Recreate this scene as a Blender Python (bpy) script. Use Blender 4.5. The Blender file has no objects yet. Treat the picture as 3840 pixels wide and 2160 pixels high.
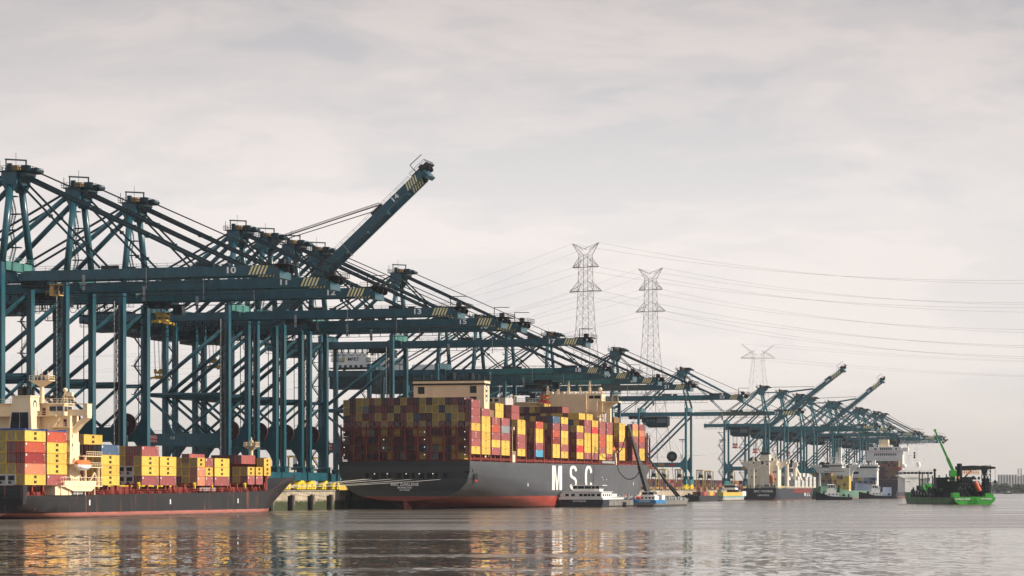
import bpy, bmesh, math, random
from mathutils import Vector, Matrix

RND = random.Random(11)
SC = bpy.context.scene
COL = SC.collection

# ---------------------------------------------------------------- camera
FPX, HORIZON, CAM_H = 10000.0, 1835.0, 7.5        # focal length and horizon row measured on the 3840 px photograph
cam_data = bpy.data.cameras.new("camera")
cam = bpy.data.objects.new("camera", cam_data)
COL.objects.link(cam)
cam.location = (0, 0, CAM_H)
cam.rotation_euler = (math.radians(90), 0, 0)
cam_data.sensor_width = 36
cam_data.lens = 36 * FPX / 3840
cam_data.shift_y = (HORIZON - 1080) / 3840
cam_data.clip_start, cam_data.clip_end = 1.0, 60000.0
SC.camera = cam

# ---------------------------------------------------------------- light, sky, exposure
SUN_AZ, SUN_EL = math.radians(102), math.radians(32)
SUN_STRENGTH, SKY_STRENGTH, CLOUD_STRENGTH = 5.0, 0.05, 1.0
SC.view_settings.view_transform = 'Standard'
SC.view_settings.look = 'None'
SC.view_settings.exposure = 0.25
SC.view_settings.gamma = 1.0

world = bpy.data.worlds.new("World")
SC.world = world
world.use_nodes = True
wt = world.node_tree
wt.nodes.clear()
def wn(t, **k):
    nd = wt.nodes.new(t)
    for a, b in k.items(): setattr(nd, a, b)
    return nd
def wmath(op, a, b=None, clamp=False):
    m = wn('ShaderNodeMath', operation=op, use_clamp=clamp)
    for i, v in enumerate((a, b)):
        if v is None: continue
        if isinstance(v, (int, float)): m.inputs[i].default_value = v
        else: wt.links.new(v, m.inputs[i])
    return m.outputs[0]
def wmix(f, a, b):
    m = wn('ShaderNodeMix', data_type='RGBA')
    if isinstance(f, (int, float)): m.inputs[0].default_value = f
    else: wt.links.new(f, m.inputs[0])
    for i, v in ((6, a), (7, b)):
        if isinstance(v, tuple): m.inputs[i].default_value = (*v, 1)
        else: wt.links.new(v, m.inputs[i])
    return m.outputs[2]
sky = wn('ShaderNodeTexSky', sky_type='NISHITA', sun_disc=False)
sky.sun_elevation, sky.sun_rotation = SUN_EL, SUN_AZ
tc = wn('ShaderNodeTexCoord')
sep = wn('ShaderNodeSeparateXYZ')
wt.links.new(tc.outputs['Generated'], sep.inputs[0])
sx, sy, sz = sep.outputs
def cloud_noise(sc, detail, rough, off, dist=0.3):
    mp = wn('ShaderNodeMapping')
    mp.inputs['Scale'].default_value = sc
    mp.inputs['Location'].default_value = off
    mp.inputs['Rotation'].default_value = (0, math.radians(8), 0)
    wt.links.new(tc.outputs['Generated'], mp.inputs[0])
    nz = wn('ShaderNodeTexNoise')
    nz.inputs['Scale'].default_value = 1
    nz.inputs['Detail'].default_value = detail
    nz.inputs['Roughness'].default_value = rough
    nz.inputs['Distortion'].default_value = dist
    wt.links.new(mp.outputs[0], nz.inputs['Vector'])
    return nz.outputs[0]
def wramp(v, stops, interp='EASE'):
    r = wn('ShaderNodeValToRGB')
    r.color_ramp.interpolation = interp
    el = r.color_ramp.elements
    while len(el) < len(stops): el.new(0.5)
    for e, (p, c) in zip(el, stops):
        e.position = p
        e.color = (*c, 1) if isinstance(c, tuple) else (c, c, c, 1)
    wt.links.new(v, r.inputs[0])
    return r.outputs[0]
c1 = cloud_noise((6.5, 6.5, 27), 8, 0.57, (8.3, 0.9, 2.2), 0.6)
c2 = cloud_noise((22, 22, 80), 8, 0.62, (1.7, 5.2, 0.3), 0.8)
cov = wmath('ADD', wmath('MULTIPLY', c1, 0.72), wmath('MULTIPLY', c2, 0.28))
streak = wramp(cov, [(0.40, 0.0), (0.49, 0.5), (0.59, 1.0)])
elev = wramp(sz, [(0.105, 0.0), (0.19, 1.0)], 'LINEAR')
low = (0.595, 0.530, 0.470)
bright = wmix(elev, (0.765, 0.700, 0.668), (0.535, 0.478, 0.462))
grey = wmix(elev, (0.655, 0.625, 0.618), (0.385, 0.372, 0.385))
hor = wramp(sz, [(0.0, 1.0), (0.055, 0.0)])
clouds = wmix(wmath('MULTIPLY', hor, 0.9), wmix(streak, grey, bright), low)
# the overcast is thinnest, and brightest, ahead of the viewer
aside = wramp(wmath('ABSOLUTE', wmath('SUBTRACT', sx, 0.015)), [(0.05, 0.0), (0.32, 1.0)])
clouds = wmix(wmath('MULTIPLY', aside, 0.26), clouds, wmix(0.5, grey, (0.30, 0.275, 0.27)))
# unseen sky overhead and behind the viewer, toned for the light on shaded faces
over = wramp(sz, [(0.17, 0.0), (0.75, 1.0)])
clouds = wmix(over, clouds, (0.52, 0.55, 0.60))
behind = wramp(sy, [(0.0, 1.0), (0.62, 0.0)])
clouds = wmix(wmath('MULTIPLY', behind, 0.75), clouds, (0.42, 0.44, 0.49))
bg1 = wn('ShaderNodeBackground'); bg1.inputs[1].default_value = SKY_STRENGTH * 0.12
bg2 = wn('ShaderNodeBackground'); bg2.inputs[1].default_value = CLOUD_STRENGTH
wt.links.new(sky.outputs[0], bg1.inputs[0])
wt.links.new(clouds, bg2.inputs[0])
addw = wn('ShaderNodeAddShader')
wt.links.new(bg1.outputs[0], addw.inputs[0]); wt.links.new(bg2.outputs[0], addw.inputs[1])
outw = wn('ShaderNodeOutputWorld')
wt.links.new(addw.outputs[0], outw.inputs[0])

sun_data = bpy.data.lights.new("sun", 'SUN')
sun_data.energy = SUN_STRENGTH
sun_data.angle = math.radians(0.6)
sun_data.color = (1.0, 0.90, 0.77)
sun = bpy.data.objects.new("sun", sun_data)
COL.objects.link(sun)
_d = Vector((math.cos(SUN_EL) * math.sin(SUN_AZ), math.cos(SUN_EL) * math.cos(SUN_AZ), math.sin(SUN_EL)))
sun.rotation_euler = _d.to_track_quat('Z', 'Y').to_euler()
sun.location = (600, 900, 400)

# ---------------------------------------------------------------- frame of the quay
TH = math.atan(0.265)
ST, CT = math.sin(TH), math.cos(TH)
QX, QY = -66.0, 1003.0                             # a point on the quay edge, beside the big ship's stern
QUAY_Z = 6.8
def P(s, u, z=0.0):
    """metres along the quay, metres out over the water, height"""
    return Vector((QX + ST * s + CT * u, QY + CT * s - ST * u, z))
def s_at(px, u):
    c = (px - 1920) / FPX
    return (c * (QY - ST * u) - (QX + CT * u)) / (ST - c * CT)
def depth(s, u): return QY + CT * s - ST * u
def z_at(py, s, u): return CAM_H + (HORIZON - py) / FPX * depth(s, u)
def at(px, py, Y):
    return Vector(((px - 1920) / FPX * Y, Y, CAM_H + (HORIZON - py) / FPX * Y))

# ---------------------------------------------------------------- materials
MATS = {}
def mat(name, c, rough=0.55, metal=0.0, var=0.18, scale=0.35, stretch=(1, 1, 1), c2=None, spec=0.35, coord='Object'):
    if name in MATS: return MATS[name]
    m = bpy.data.materials.new(name)
    m.use_nodes = True
    nt = m.node_tree
    bs = nt.nodes['Principled BSDF']
    bs.inputs['Roughness'].default_value = rough
    bs.inputs['Metallic'].default_value = metal
    bs.inputs['Specular IOR Level'].default_value = spec
    t = nt.nodes.new('ShaderNodeTexCoord')
    mp = nt.nodes.new('ShaderNodeMapping')
    mp.inputs['Scale'].default_value = stretch
    nz = nt.nodes.new('ShaderNodeTexNoise')
    nz.inputs['Scale'].default_value = scale
    nz.inputs['Detail'].default_value = 5
    nz.inputs['Roughness'].default_value = 0.65
    rp = nt.nodes.new('ShaderNodeValToRGB')
    rp.color_ramp.elements[0].position = 0.35
    rp.color_ramp.elements[1].position = 0.68
    lo = tuple(x * (1 - var) for x in c) if c2 is None else c2
    hi = tuple(min(1, x * (1 + var * 0.6)) for x in c) if c2 is None else c
    rp.color_ramp.elements[0].color = (*lo, 1)
    rp.color_ramp.elements[1].color = (*hi, 1)
    nt.links.new(t.outputs[coord], mp.inputs[0])
    nt.links.new(mp.outputs[0], nz.inputs['Vector'])
    nt.links.new(nz.outputs[0], rp.inputs[0])
    nt.links.new(rp.outputs[0], bs.inputs['Base Color'])
    MATS[name] = m
    return m
def hull_mat(name, top, bottom, level, var=0.2, rust=None, top_z=None, top2=None, scale=0.12, stretch=(1, 1, 0.35), rough=0.5, spec=0.3):
    """paint with a waterline: bottom colour under `level`, top colour above, an optional band of another colour over top_z"""
    if name in MATS: return MATS[name]
    m = bpy.data.materials.new(name)
    m.use_nodes = True
    nt = m.node_tree
    bs = nt.nodes['Principled BSDF']
    bs.inputs['Roughness'].default_value = rough
    bs.inputs['Specular IOR Level'].default_value = spec
    t = nt.nodes.new('ShaderNodeTexCoord')
    sp = nt.nodes.new('ShaderNodeSeparateXYZ')
    nt.links.new(t.outputs['Object'], sp.inputs[0])
    mp = nt.nodes.new('ShaderNodeMapping'); mp.inputs['Scale'].default_value = stretch
    nz = nt.nodes.new('ShaderNodeTexNoise')
    nz.inputs['Scale'].default_value = scale; nz.inputs['Detail'].default_value = 7; nz.inputs['Roughness'].default_value = 0.7
    nt.links.new(t.outputs['Object'], mp.inputs[0]); nt.links.new(mp.outputs[0], nz.inputs['Vector'])
    def step(lv):
        s = nt.nodes.new('ShaderNodeMath'); s.operation = 'GREATER_THAN'; s.inputs[1].default_value = lv
        nt.links.new(sp.outputs[2], s.inputs[0]); return s.outputs[0]
    def shade(c):
        rp = nt.nodes.new('ShaderNodeValToRGB')
        rp.color_ramp.elements[0].position = 0.32; rp.color_ramp.elements[1].position = 0.7
        rp.color_ramp.elements[0].color = (*[x * (1 - var) for x in c], 1)
        rp.color_ramp.elements[1].color = (*[min(1, x * (1 + var)) for x in c], 1)
        nt.links.new(nz.outputs[0], rp.inputs[0]); return rp.outputs[0]
    def mx(f, a, b):
        k = nt.nodes.new('ShaderNodeMix'); k.data_type = 'RGBA'
        nt.links.new(f, k.inputs[0]); nt.links.new(a, k.inputs[6]); nt.links.new(b, k.inputs[7]); return k.outputs[2]
    col = mx(step(level), shade(bottom), shade(top))
    if top_z is not None: col = mx(step(top_z), col, shade(top2))
    bk = nt.nodes.new('ShaderNodeTexBrick')         # plate seams, faint
    cb = nt.nodes.new('ShaderNodeCombineXYZ')
    nt.links.new(sp.outputs[1], cb.inputs[0]); nt.links.new(sp.outputs[2], cb.inputs[1]); nt.links.new(cb.outputs[0], bk.inputs['Vector'])
    bk.inputs['Scale'].default_value = 1.0; bk.inputs['Brick Width'].default_value = 11.0; bk.inputs['Row Height'].default_value = 2.3
    bk.inputs['Mortar Size'].default_value = 0.09; bk.inputs['Mortar Smooth'].default_value = 0.6
    bk.inputs['Color1'].default_value = (1, 1, 1, 1); bk.inputs['Color2'].default_value = (0.86, 0.86, 0.86, 1); bk.inputs['Mortar'].default_value = (0.62, 0.62, 0.62, 1)
    mk = nt.nodes.new('ShaderNodeMix'); mk.data_type = 'RGBA'; mk.blend_type = 'MULTIPLY'; mk.inputs[0].default_value = 1.0
    nt.links.new(col, mk.inputs[6]); nt.links.new(bk.outputs[0], mk.inputs[7]); col = mk.outputs[2]
    wl = nt.nodes.new('ShaderNodeMapRange'); wl.inputs[1].default_value = 0.15; wl.inputs[2].default_value = 0.9; wl.inputs[3].default_value = 1; wl.inputs[4].default_value = 0
    wa = nt.nodes.new('ShaderNodeMath'); wa.operation = 'MULTIPLY_ADD'; wa.inputs[1].default_value = -1.3
    nt.links.new(nz.outputs[0], wa.inputs[0]); nt.links.new(sp.outputs[2], wa.inputs[2])
    wb = nt.nodes.new('ShaderNodeMath'); wb.operation = 'ADD'; wb.inputs[1].default_value = 0.65
    nt.links.new(wa.outputs[0], wb.inputs[0]); nt.links.new(wb.outputs[0], wl.inputs[0])
    wc = nt.nodes.new('ShaderNodeRGB'); wc.outputs[0].default_value = (0.05, 0.045, 0.035, 1)
    col = mx(wl.outputs[0], col, wc.outputs[0])      # weed and scum at the waterline
    if rust:
        mp2 = nt.nodes.new('ShaderNodeMapping'); mp2.inputs['Scale'].default_value = (1.1, 1.1, 0.09)
        n2 = nt.nodes.new('ShaderNodeTexNoise'); n2.inputs['Scale'].default_value = 0.7; n2.inputs['Detail'].default_value = 6
        nt.links.new(t.outputs['Object'], mp2.inputs[0]); nt.links.new(mp2.outputs[0], n2.inputs['Vector'])
        r2 = nt.nodes.new('ShaderNodeValToRGB')
        r2.color_ramp.elements[0].position = rust[1]; r2.color_ramp.elements[1].position = rust[1] + 0.12
        r2.color_ramp.elements[0].color = (0, 0, 0, 1); r2.color_ramp.elements[1].color = (rust[2],) * 3 + (1,)
        nt.links.new(n2.outputs[0], r2.inputs[0])
        rc = nt.nodes.new('ShaderNodeRGB'); rc.outputs[0].default_value = (*rust[0], 1)
        col = mx(r2.outputs[0], col, rc.outputs[0])
    nt.links.new(col, bs.inputs['Base Color'])
    MATS[name] = m
    return m

TEAL = mat('teal_paint', (0.015, 0.082, 0.108), 0.3, var=0.3, scale=0.25, stretch=(1, 1, 0.3), spec=0.5)
TEAL_DARK = mat('dark_teal_paint', (0.007, 0.030, 0.040), 0.5, var=0.3, scale=0.3)
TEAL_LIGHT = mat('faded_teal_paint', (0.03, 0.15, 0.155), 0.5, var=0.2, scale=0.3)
TEAL_SUNLIT = mat('sunlit_teal_paint', (0.07, 0.21, 0.185), 0.5, var=0.25, scale=0.3)  # teal lightened: the sun on the waterside beam put into the colour
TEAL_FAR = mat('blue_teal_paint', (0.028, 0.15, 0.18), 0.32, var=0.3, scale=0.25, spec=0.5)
OLIVE = mat('olive_paint', (0.075, 0.10, 0.075), 0.5, var=0.2)
NUMWHITE = mat('number_white', (0.90, 0.89, 0.86), 0.5, var=0.05)
IVORY = mat('ivory_paint', (0.70, 0.62, 0.49), 0.5, var=0.1, scale=0.3, stretch=(1, 1, 0.4))
PALE_STEEL = mat('pale_pylon_steel', (0.46, 0.42, 0.39), 0.6, var=0.1)
BLACK = mat('black_steel', (0.009, 0.010, 0.012), 0.6, var=0.3)
DARK = mat('dark_grey_steel', (0.03, 0.032, 0.036), 0.55, var=0.3)
GREY = mat('grey_steel', (0.16, 0.165, 0.17), 0.5, var=0.25)
GALV = mat('galvanised_steel', (0.34, 0.35, 0.35), 0.45, var=0.2)
PYLON = mat('pylon_steel', (0.26, 0.235, 0.225), 0.6, var=0.2)
WHITE = mat('white_paint', (0.74, 0.73, 0.70), 0.45, var=0.10, scale=0.4)
STRIPE = mat('pale_yellow_paint', (0.90, 0.77, 0.40), 0.5, var=0.15)
YEL = mat('yellow_paint', (0.78, 0.56, 0.035), 0.5, var=0.2, scale=0.6)
ORANGE = mat('orange_paint', (0.62, 0.17, 0.045), 0.5, var=0.2)
CREAM = mat('cream_paint', (0.82, 0.65, 0.43), 0.5, var=0.10, scale=0.3, stretch=(1, 1, 0.4))
BEIGE = mat('beige_paint', (0.78, 0.60, 0.42), 0.5, var=0.10, scale=0.3, stretch=(1, 1, 0.4))
REDLEAD = mat('red_primer', (0.33, 0.055, 0.035), 0.55, var=0.3, scale=0.5)
REDBROWN = mat('red_brown_steel', (0.21, 0.042, 0.036), 0.55, var=0.3, scale=0.5)
GLASS = mat('dark_glass', (0.018, 0.022, 0.028), 0.12, var=0.1, spec=0.6)
ROPE = mat('pale_rope', (0.45, 0.43, 0.39), 0.8, var=0.1)
CABLE = mat('cable_metal', (0.05, 0.05, 0.055), 0.5, var=0.1)
CONCRETE = mat('concrete', (0.30, 0.27, 0.23), 0.85, var=0.3, scale=0.5, stretch=(1, 1, 0.25))
RED = mat('signal_red', (0.55, 0.03, 0.03), 0.5, var=0.15)
BLUE = mat('blue_paint', (0.02, 0.19, 0.42), 0.45, var=0.15)

# ---------------------------------------------------------------- mesh building
class MB:
    def __init__(self):
        self.v, self.f, self.m, self.cur = [], [], [], 0
        self.xf = None
    def _add(self, vs, fs):
        b = len(self.v)
        if self.xf is not None: vs = [self.xf @ Vector(p) for p in vs]
        self.v += [tuple(p) for p in vs]
        self.f += [tuple(b + i for i in f) for f in fs]
        self.m += [self.cur] * len(fs)
        return self
    def use(self, i): self.cur = i; return self
    def box(self, x0, x1, y0, y1, z0, z1):
        vs = [(x0, y0, z0), (x1, y0, z0), (x1, y1, z0), (x0, y1, z0), (x0, y0, z1), (x1, y0, z1), (x1, y1, z1), (x0, y1, z1)]
        return self._add(vs, [(0, 3, 2, 1), (4, 5, 6, 7), (0, 1, 5, 4), (1, 2, 6, 5), (2, 3, 7, 6), (3, 0, 4, 7)])
    def cbox(self, c, d):
        return self.box(c[0] - d[0] / 2, c[0] + d[0] / 2, c[1] - d[1] / 2, c[1] + d[1] / 2, c[2] - d[2] / 2, c[2] + d[2] / 2)
    def taper(self, c0, d0, c1, d1):
        """a box whose bottom (centre c0, size d0) and top (c1, d1) differ"""
        vs = []
        for c, d in ((c0, d0), (c1, d1)):
            vs += [(c[0] - d[0] / 2, c[1] - d[1] / 2, c[2]), (c[0] + d[0] / 2, c[1] - d[1] / 2, c[2]), (c[0] + d[0] / 2, c[1] + d[1] / 2, c[2]), (c[0] - d[0] / 2, c[1] + d[1] / 2, c[2])]
        return self._add(vs, [(0, 3, 2, 1), (4, 5, 6, 7), (0, 1, 5, 4), (1, 2, 6, 5), (2, 3, 7, 6), (3, 0, 4, 7)])
    def _basis(self, p, q):
        d = (Vector(q) - Vector(p)).normalized()
        up = Vector((0, 0, 1)) if abs(d.z) < 0.95 else Vector((0, 1, 0))
        a = d.cross(up).normalized()
        return d, a, a.cross(d).normalized()
    def bar(self, p, q, w, h=None):
        h = w if h is None else h
        d, a, b = self._basis(p, q)
        vs = []
        for e in (Vector(p), Vector(q)):
            vs += [e - a * w / 2 - b * h / 2, e + a * w / 2 - b * h / 2, e + a * w / 2 + b * h / 2, e - a * w / 2 + b * h / 2]
        return self._add(vs, [(0, 1, 2, 3), (7, 6, 5, 4), (4, 5, 1, 0), (5, 6, 2, 1), (6, 7, 3, 2), (7, 4, 0, 3)])
    def tube(self, p, q, r, r2=None, n=10, cap=True):
        r2 = r if r2 is None else r2
        d, a, b = self._basis(p, q)
        vs = []
        for e, rr in ((Vector(p), r), (Vector(q), r2)):
            for i in range(n):
                t = 2 * math.pi * i / n
                vs.append(e + a * math.cos(t) * rr + b * math.sin(t) * rr)
        fs = [(i, i + n, (i + 1) % n + n, (i + 1) % n) for i in range(n)]
        if cap: fs += [tuple(range(n)), tuple(range(2 * n - 1, n - 1, -1))]
        return self._add(vs, fs)
    def path(self, pts, r, n=6):
        for a, b in zip(pts, pts[1:]): self.tube(a, b, r, n=n)
        return self
    def prism(self, pts, axis, a, b):
        """polygon pts (2D) extruded along axis from a to b; the 2D axes are the other two in order"""
        def mk(p, t):
            if axis == 'x': return (t, p[0], p[1])
            if axis == 'y': return (p[0], t, p[1])
            return (p[0], p[1], t)
        n = len(pts)
        vs = [mk(p, a) for p in pts] + [mk(p, b) for p in pts]
        fs = [(i, (i + 1) % n, (i + 1) % n + n, i + n) for i in range(n)] + [tuple(range(n - 1, -1, -1)), tuple(range(n, 2 * n))]
        return self._add(vs, fs)
    def disc(self, c, axis, r, t, n=24):
        d = {'x': Vector((1, 0, 0)), 'y': Vector((0, 1, 0)), 'z': Vector((0, 0, 1))}[axis] * (t / 2)
        return self.tube(Vector(c) - d, Vector(c) + d, r, n=n)
    def ring(self, c, axis, r0, r1, t, n=24):
        ax = {'x': 0, 'y': 1, 'z': 2}[axis]
        o = [i for i in range(3) if i != ax]
        vs = []
        for rr in (r0, r1):
            for s in (-t / 2, t / 2):
                for i in range(n):
                    an = 2 * math.pi * i / n
                    p = list(c); p[o[0]] += math.cos(an) * rr; p[o[1]] += math.sin(an) * rr; p[ax] += s
                    vs.append(tuple(p))
        fs = []
        for i in range(n):
            j = (i + 1) % n
            fs += [(i, j, n + j, n + i), (2 * n + j, 2 * n + i, 3 * n + i, 3 * n + j), (n + i, n + j, 3 * n + j, 3 * n + i), (j, i, 2 * n + i, 2 * n + j)]
        return self._add(vs, fs)
    def dome(self, c, r, n=12, m=6, sq=1.0, full=False):
        vs, fs = [], []
        lo = -m if full else 0
        rows = list(range(lo, m + 1))
        for k in rows:
            t = k / m * math.pi / 2
            for i in range(n):
                a = 2 * math.pi * i / n
                vs.append((c[0] + r * math.cos(t) * math.cos(a), c[1] + r * math.cos(t) * math.sin(a), c[2] + r * sq * math.sin(t)))
        for k in range(len(rows) - 1):
            for i in range(n):
                j = (i + 1) % n
                fs.append((k * n + i, k * n + j, (k + 1) * n + j, (k + 1) * n + i))
        return self._add(vs, fs)
    def rail(self, pts, h=1.1, step=2.5, r=0.05, mid=True):
        for a, b in zip(pts, pts[1:]):
            a, b = Vector(a), Vector(b)
            up = Vector((0, 0, h))
            self.bar(a + up, b + up, r * 1.6)
            if mid: self.bar(a + up * 0.5, b + up * 0.5, r * 1.2)
            k = max(1, int((b - a).length / step))
            for i in range(k + 1):
                p = a.lerp(b, i / k)
                self.bar(p, p + up, r * 1.4)
        return self
    def mesh(self, name, mats, smooth=False):
        me = bpy.data.meshes.new(name)
        me.from_pydata(self.v, [], self.f)
        for m in (mats if isinstance(mats, (list, tuple)) else [mats]): me.materials.append(m)
        me.polygons.foreach_set('material_index', self.m)
        if smooth:
            me.polygons.foreach_set('use_smooth', [True] * len(self.f))
        me.update()
        bm = bmesh.new(); bm.from_mesh(me)
        bmesh.ops.recalc_face_normals(bm, faces=bm.faces)
        bm.to_mesh(me); bm.free()
        return me

def smooth_hull(me, ang=38):
    me.polygons.foreach_set('use_smooth', [True] * len(me.polygons))
    me.set_sharp_from_angle(angle=math.radians(ang))
    return me
def tag(o, label=None, cat=None, group=None, kind=None):
    if label: o['label'] = label
    if cat: o['category'] = cat
    if group: o['group'] = group
    if kind: o['kind'] = kind
    return o
def thing(name, label, cat, loc=(0, 0, 0), rz=0.0, group=None):
    o = bpy.data.objects.new(name, None)
    o.empty_display_size = 2
    COL.objects.link(o)
    o.location = loc
    o.rotation_euler = (0, 0, rz)
    return tag(o, label, cat, group)
def part(name, me, parent, loc=(0, 0, 0), label=None):
    o = bpy.data.objects.new(name, me)
    COL.objects.link(o)
    o.parent = parent
    o.location = loc
    if label: o['label'] = label
    return o
def build(name, mb, mats, parent=None, smooth=False, label=None):
    o = part(name, mb.mesh(name, mats, smooth), parent)
    if name == 'hull': smooth_hull(o.data)
    if label: o['label'] = label
    return o
def solo(name, mb, mats, label, cat, loc=(0, 0, 0), rz=0.0, group=None, smooth=False):
    o = build(name, mb, mats, None, smooth)
    o.location = loc; o.rotation_euler = (0, 0, rz)
    return tag(o, label, cat, group)

def text_mesh(body, size, material, extrude=0.03, offset=0.0, sx=1.0, spacing=1.0, align='CENTER', name='lettering'):
    cu = bpy.data.curves.new('text_curve', 'FONT')
    cu.body = body
    cu.size = size
    cu.extrude = extrude
    cu.offset = offset
    cu.space_character = spacing
    cu.align_x = align
    cu.align_y = 'CENTER'
    cu.resolution_u = 3
    to = bpy.data.objects.new('text_tmp', cu)
    COL.objects.link(to)
    dg = bpy.context.evaluated_depsgraph_get()
    dg.update()
    me = bpy.data.meshes.new_from_object(to.evaluated_get(dg))
    me.name = name
    bpy.data.objects.remove(to); bpy.data.curves.remove(cu)
    me.transform(Matrix.Diagonal((sx, 1, 1, 1)))
    me.materials.clear(); me.materials.append(material)
    return me
FACE_BACK = (math.radians(90), 0, 0)               # reads from the -y side
FACE_SIDE = (math.radians(90), 0, math.radians(90))    # reads from the +x side
def split_parts(name, mbs, mats, parent):
    return [build(name, m_, mats, parent) for m_ in mbs]
def lettering(body, size, material, parent, loc, rot, name='lettering', **k):
    o = part(name, text_mesh(body, size, material, name=name, **k), parent, loc)
    o.rotation_euler = rot
    return o
ORD = ['first', 'second', 'third', 'fourth', 'fifth', 'sixth', 'seventh', 'eighth', 'ninth', 'tenth', 'eleventh', 'twelfth', 'thirteenth',
       'fourteenth', 'fifteenth', 'sixteenth', 'seventeenth', 'eighteenth', 'nineteenth', 'twentieth']
# ================================================================ setting: water, quay, land
def water_mat():
    m = bpy.data.materials.new('river_water')
    m.use_nodes = True
    nt = m.node_tree
    bs = nt.nodes['Principled BSDF']
    bs.inputs['Base Color'].default_value = (0.105, 0.088, 0.070, 1)
    bs.inputs['Roughness'].default_value = 0.03
    bs.inputs['IOR'].default_value = 1.33
    g = nt.nodes.new('ShaderNodeNewGeometry')
    def noise(scale, detail, stretch=(1, 1, 1), rough=0.55, dist=0.0):
        mp = nt.nodes.new('ShaderNodeMapping'); mp.inputs['Scale'].default_value = stretch
        nz = nt.nodes.new('ShaderNodeTexNoise')
        nz.inputs['Scale'].default_value = scale; nz.inputs['Detail'].default_value = detail
        nz.inputs['Roughness'].default_value = rough; nz.inputs['Distortion'].default_value = dist
        nt.links.new(g.outputs['Position'], mp.inputs[0]); nt.links.new(mp.outputs[0], nz.inputs['Vector'])
        return nz.outputs[0]
    def mth(op, a, b, clamp=False):
        k = nt.nodes.new('ShaderNodeMath'); k.operation = op; k.use_clamp = clamp
        for i, v in enumerate((a, b)):
            if isinstance(v, (int, float)): k.inputs[i].default_value = v
            else: nt.links.new(v, k.inputs[i])
        return k.outputs[0]
    def ramp(v, stops):
        r = nt.nodes.new('ShaderNodeValToRGB')
        el = r.color_ramp.elements
        while len(el) < len(stops): el.new(0.5)
        for e, (p, c) in zip(el, stops): e.position = p; e.color = (c, c, c, 1)
        nt.links.new(v, r.inputs[0]); return r.outputs[0]
    def cnoise(scale, detail, stretch=(1, 1, 1)):
        mp = nt.nodes.new('ShaderNodeMapping'); mp.inputs['Scale'].default_value = stretch
        nz = nt.nodes.new('ShaderNodeTexNoise')
        nz.inputs['Scale'].default_value = scale; nz.inputs['Detail'].default_value = detail; nz.inputs['Roughness'].default_value = 0.55
        nt.links.new(g.outputs['Position'], mp.inputs[0]); nt.links.new(mp.outputs[0], nz.inputs['Vector'])
        v = nt.nodes.new('ShaderNodeVectorMath'); v.operation = 'SUBTRACT'; v.inputs[1].default_value = (0.5, 0.5, 0.5)
        nt.links.new(nz.outputs['Color'], v.inputs[0]); return v.outputs[0]
    def vscale(v, k):
        s = nt.nodes.new('ShaderNodeVectorMath'); s.operation = 'SCALE'; nt.links.new(v, s.inputs[0])
        if isinstance(k, (int, float)): s.inputs['Scale'].default_value = k
        else: nt.links.new(k, s.inputs['Scale'])
        return s.outputs[0]
    def vadd(a, b):
        s = nt.nodes.new('ShaderNodeVectorMath'); s.operation = 'ADD'; nt.links.new(a, s.inputs[0]); nt.links.new(b, s.inputs[1]); return s.outputs[0]
    # wind: the strip along the berths is ruffled, nearer the camera lie calm slicks between ruffled cat's paws
    sp = nt.nodes.new('ShaderNodeSeparateXYZ'); nt.links.new(g.outputs['Position'], sp.inputs[0])
    wob = noise(0.006, 3, (1, 2.5, 1))
    yy = mth('ADD', sp.outputs[1], mth('MULTIPLY', mth('SUBTRACT', wob, 0.5), 130))
    far = ramp(mth('DIVIDE', yy, 1000.0), [(0.43, 0.0), (0.50, 1.0)])
    lee = ramp(noise(0.011, 3, (0.35, 2.2, 1)), [(0.40, 0.6), (0.56, 1.0)])
    patch = ramp(noise(0.012, 4, (0.30, 2.6, 1)), [(0.50, 0.0), (0.62, 1.0)])
    east = ramp(mth('DIVIDE', mth('SUBTRACT', mth('ADD', sp.outputs[0], mth('MULTIPLY', mth('SUBTRACT', wob, 0.5), 26)), 4), 30.0), [(0.0, 0.0), (1.0, 0.56)])
    wind = mth('MAXIMUM', mth('MULTIPLY', far, lee), mth('MAXIMUM', mth('MULTIPLY', patch, 0.7), east), True)
    n1 = vscale(cnoise(0.95, 3, (1, 0.28, 1)), mth('ADD', mth('MULTIPLY', mth('POWER', wind, 1.6), 0.38), 0.10))
    n2 = vscale(cnoise(0.30, 2, (1, 0.4, 1)), mth('ADD', mth('MULTIPLY', wind, 0.08), 0.06))
    n3 = vscale(cnoise(0.06, 2, (0.6, 1.2, 1)), 0.03)
    nn = vadd(vadd(n1, n2), n3)
    fl = nt.nodes.new('ShaderNodeVectorMath'); fl.operation = 'MULTIPLY'; fl.inputs[1].default_value = (1, 1, 0)
    nt.links.new(nn, fl.inputs[0])
    up = nt.nodes.new('ShaderNodeVectorMath'); up.operation = 'ADD'; up.inputs[1].default_value = (0, 0, 1)
    nt.links.new(fl.outputs[0], up.inputs[0])
    no = nt.nodes.new('ShaderNodeVectorMath'); no.operation = 'NORMALIZE'
    nt.links.new(up.outputs[0], no.inputs[0]); nt.links.new(no.outputs[0], bs.inputs['Normal'])
    nt.links.new(mth('ADD', mth('MULTIPLY', mth('POWER', wind, 1.6), 0.22), 0.02), bs.inputs['Roughness'])
    return m
mb = MB().box(-6400, 6400, -300, 4760, -3, 0)
tag(build('water', mb, water_mat()), kind='structure')

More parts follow.
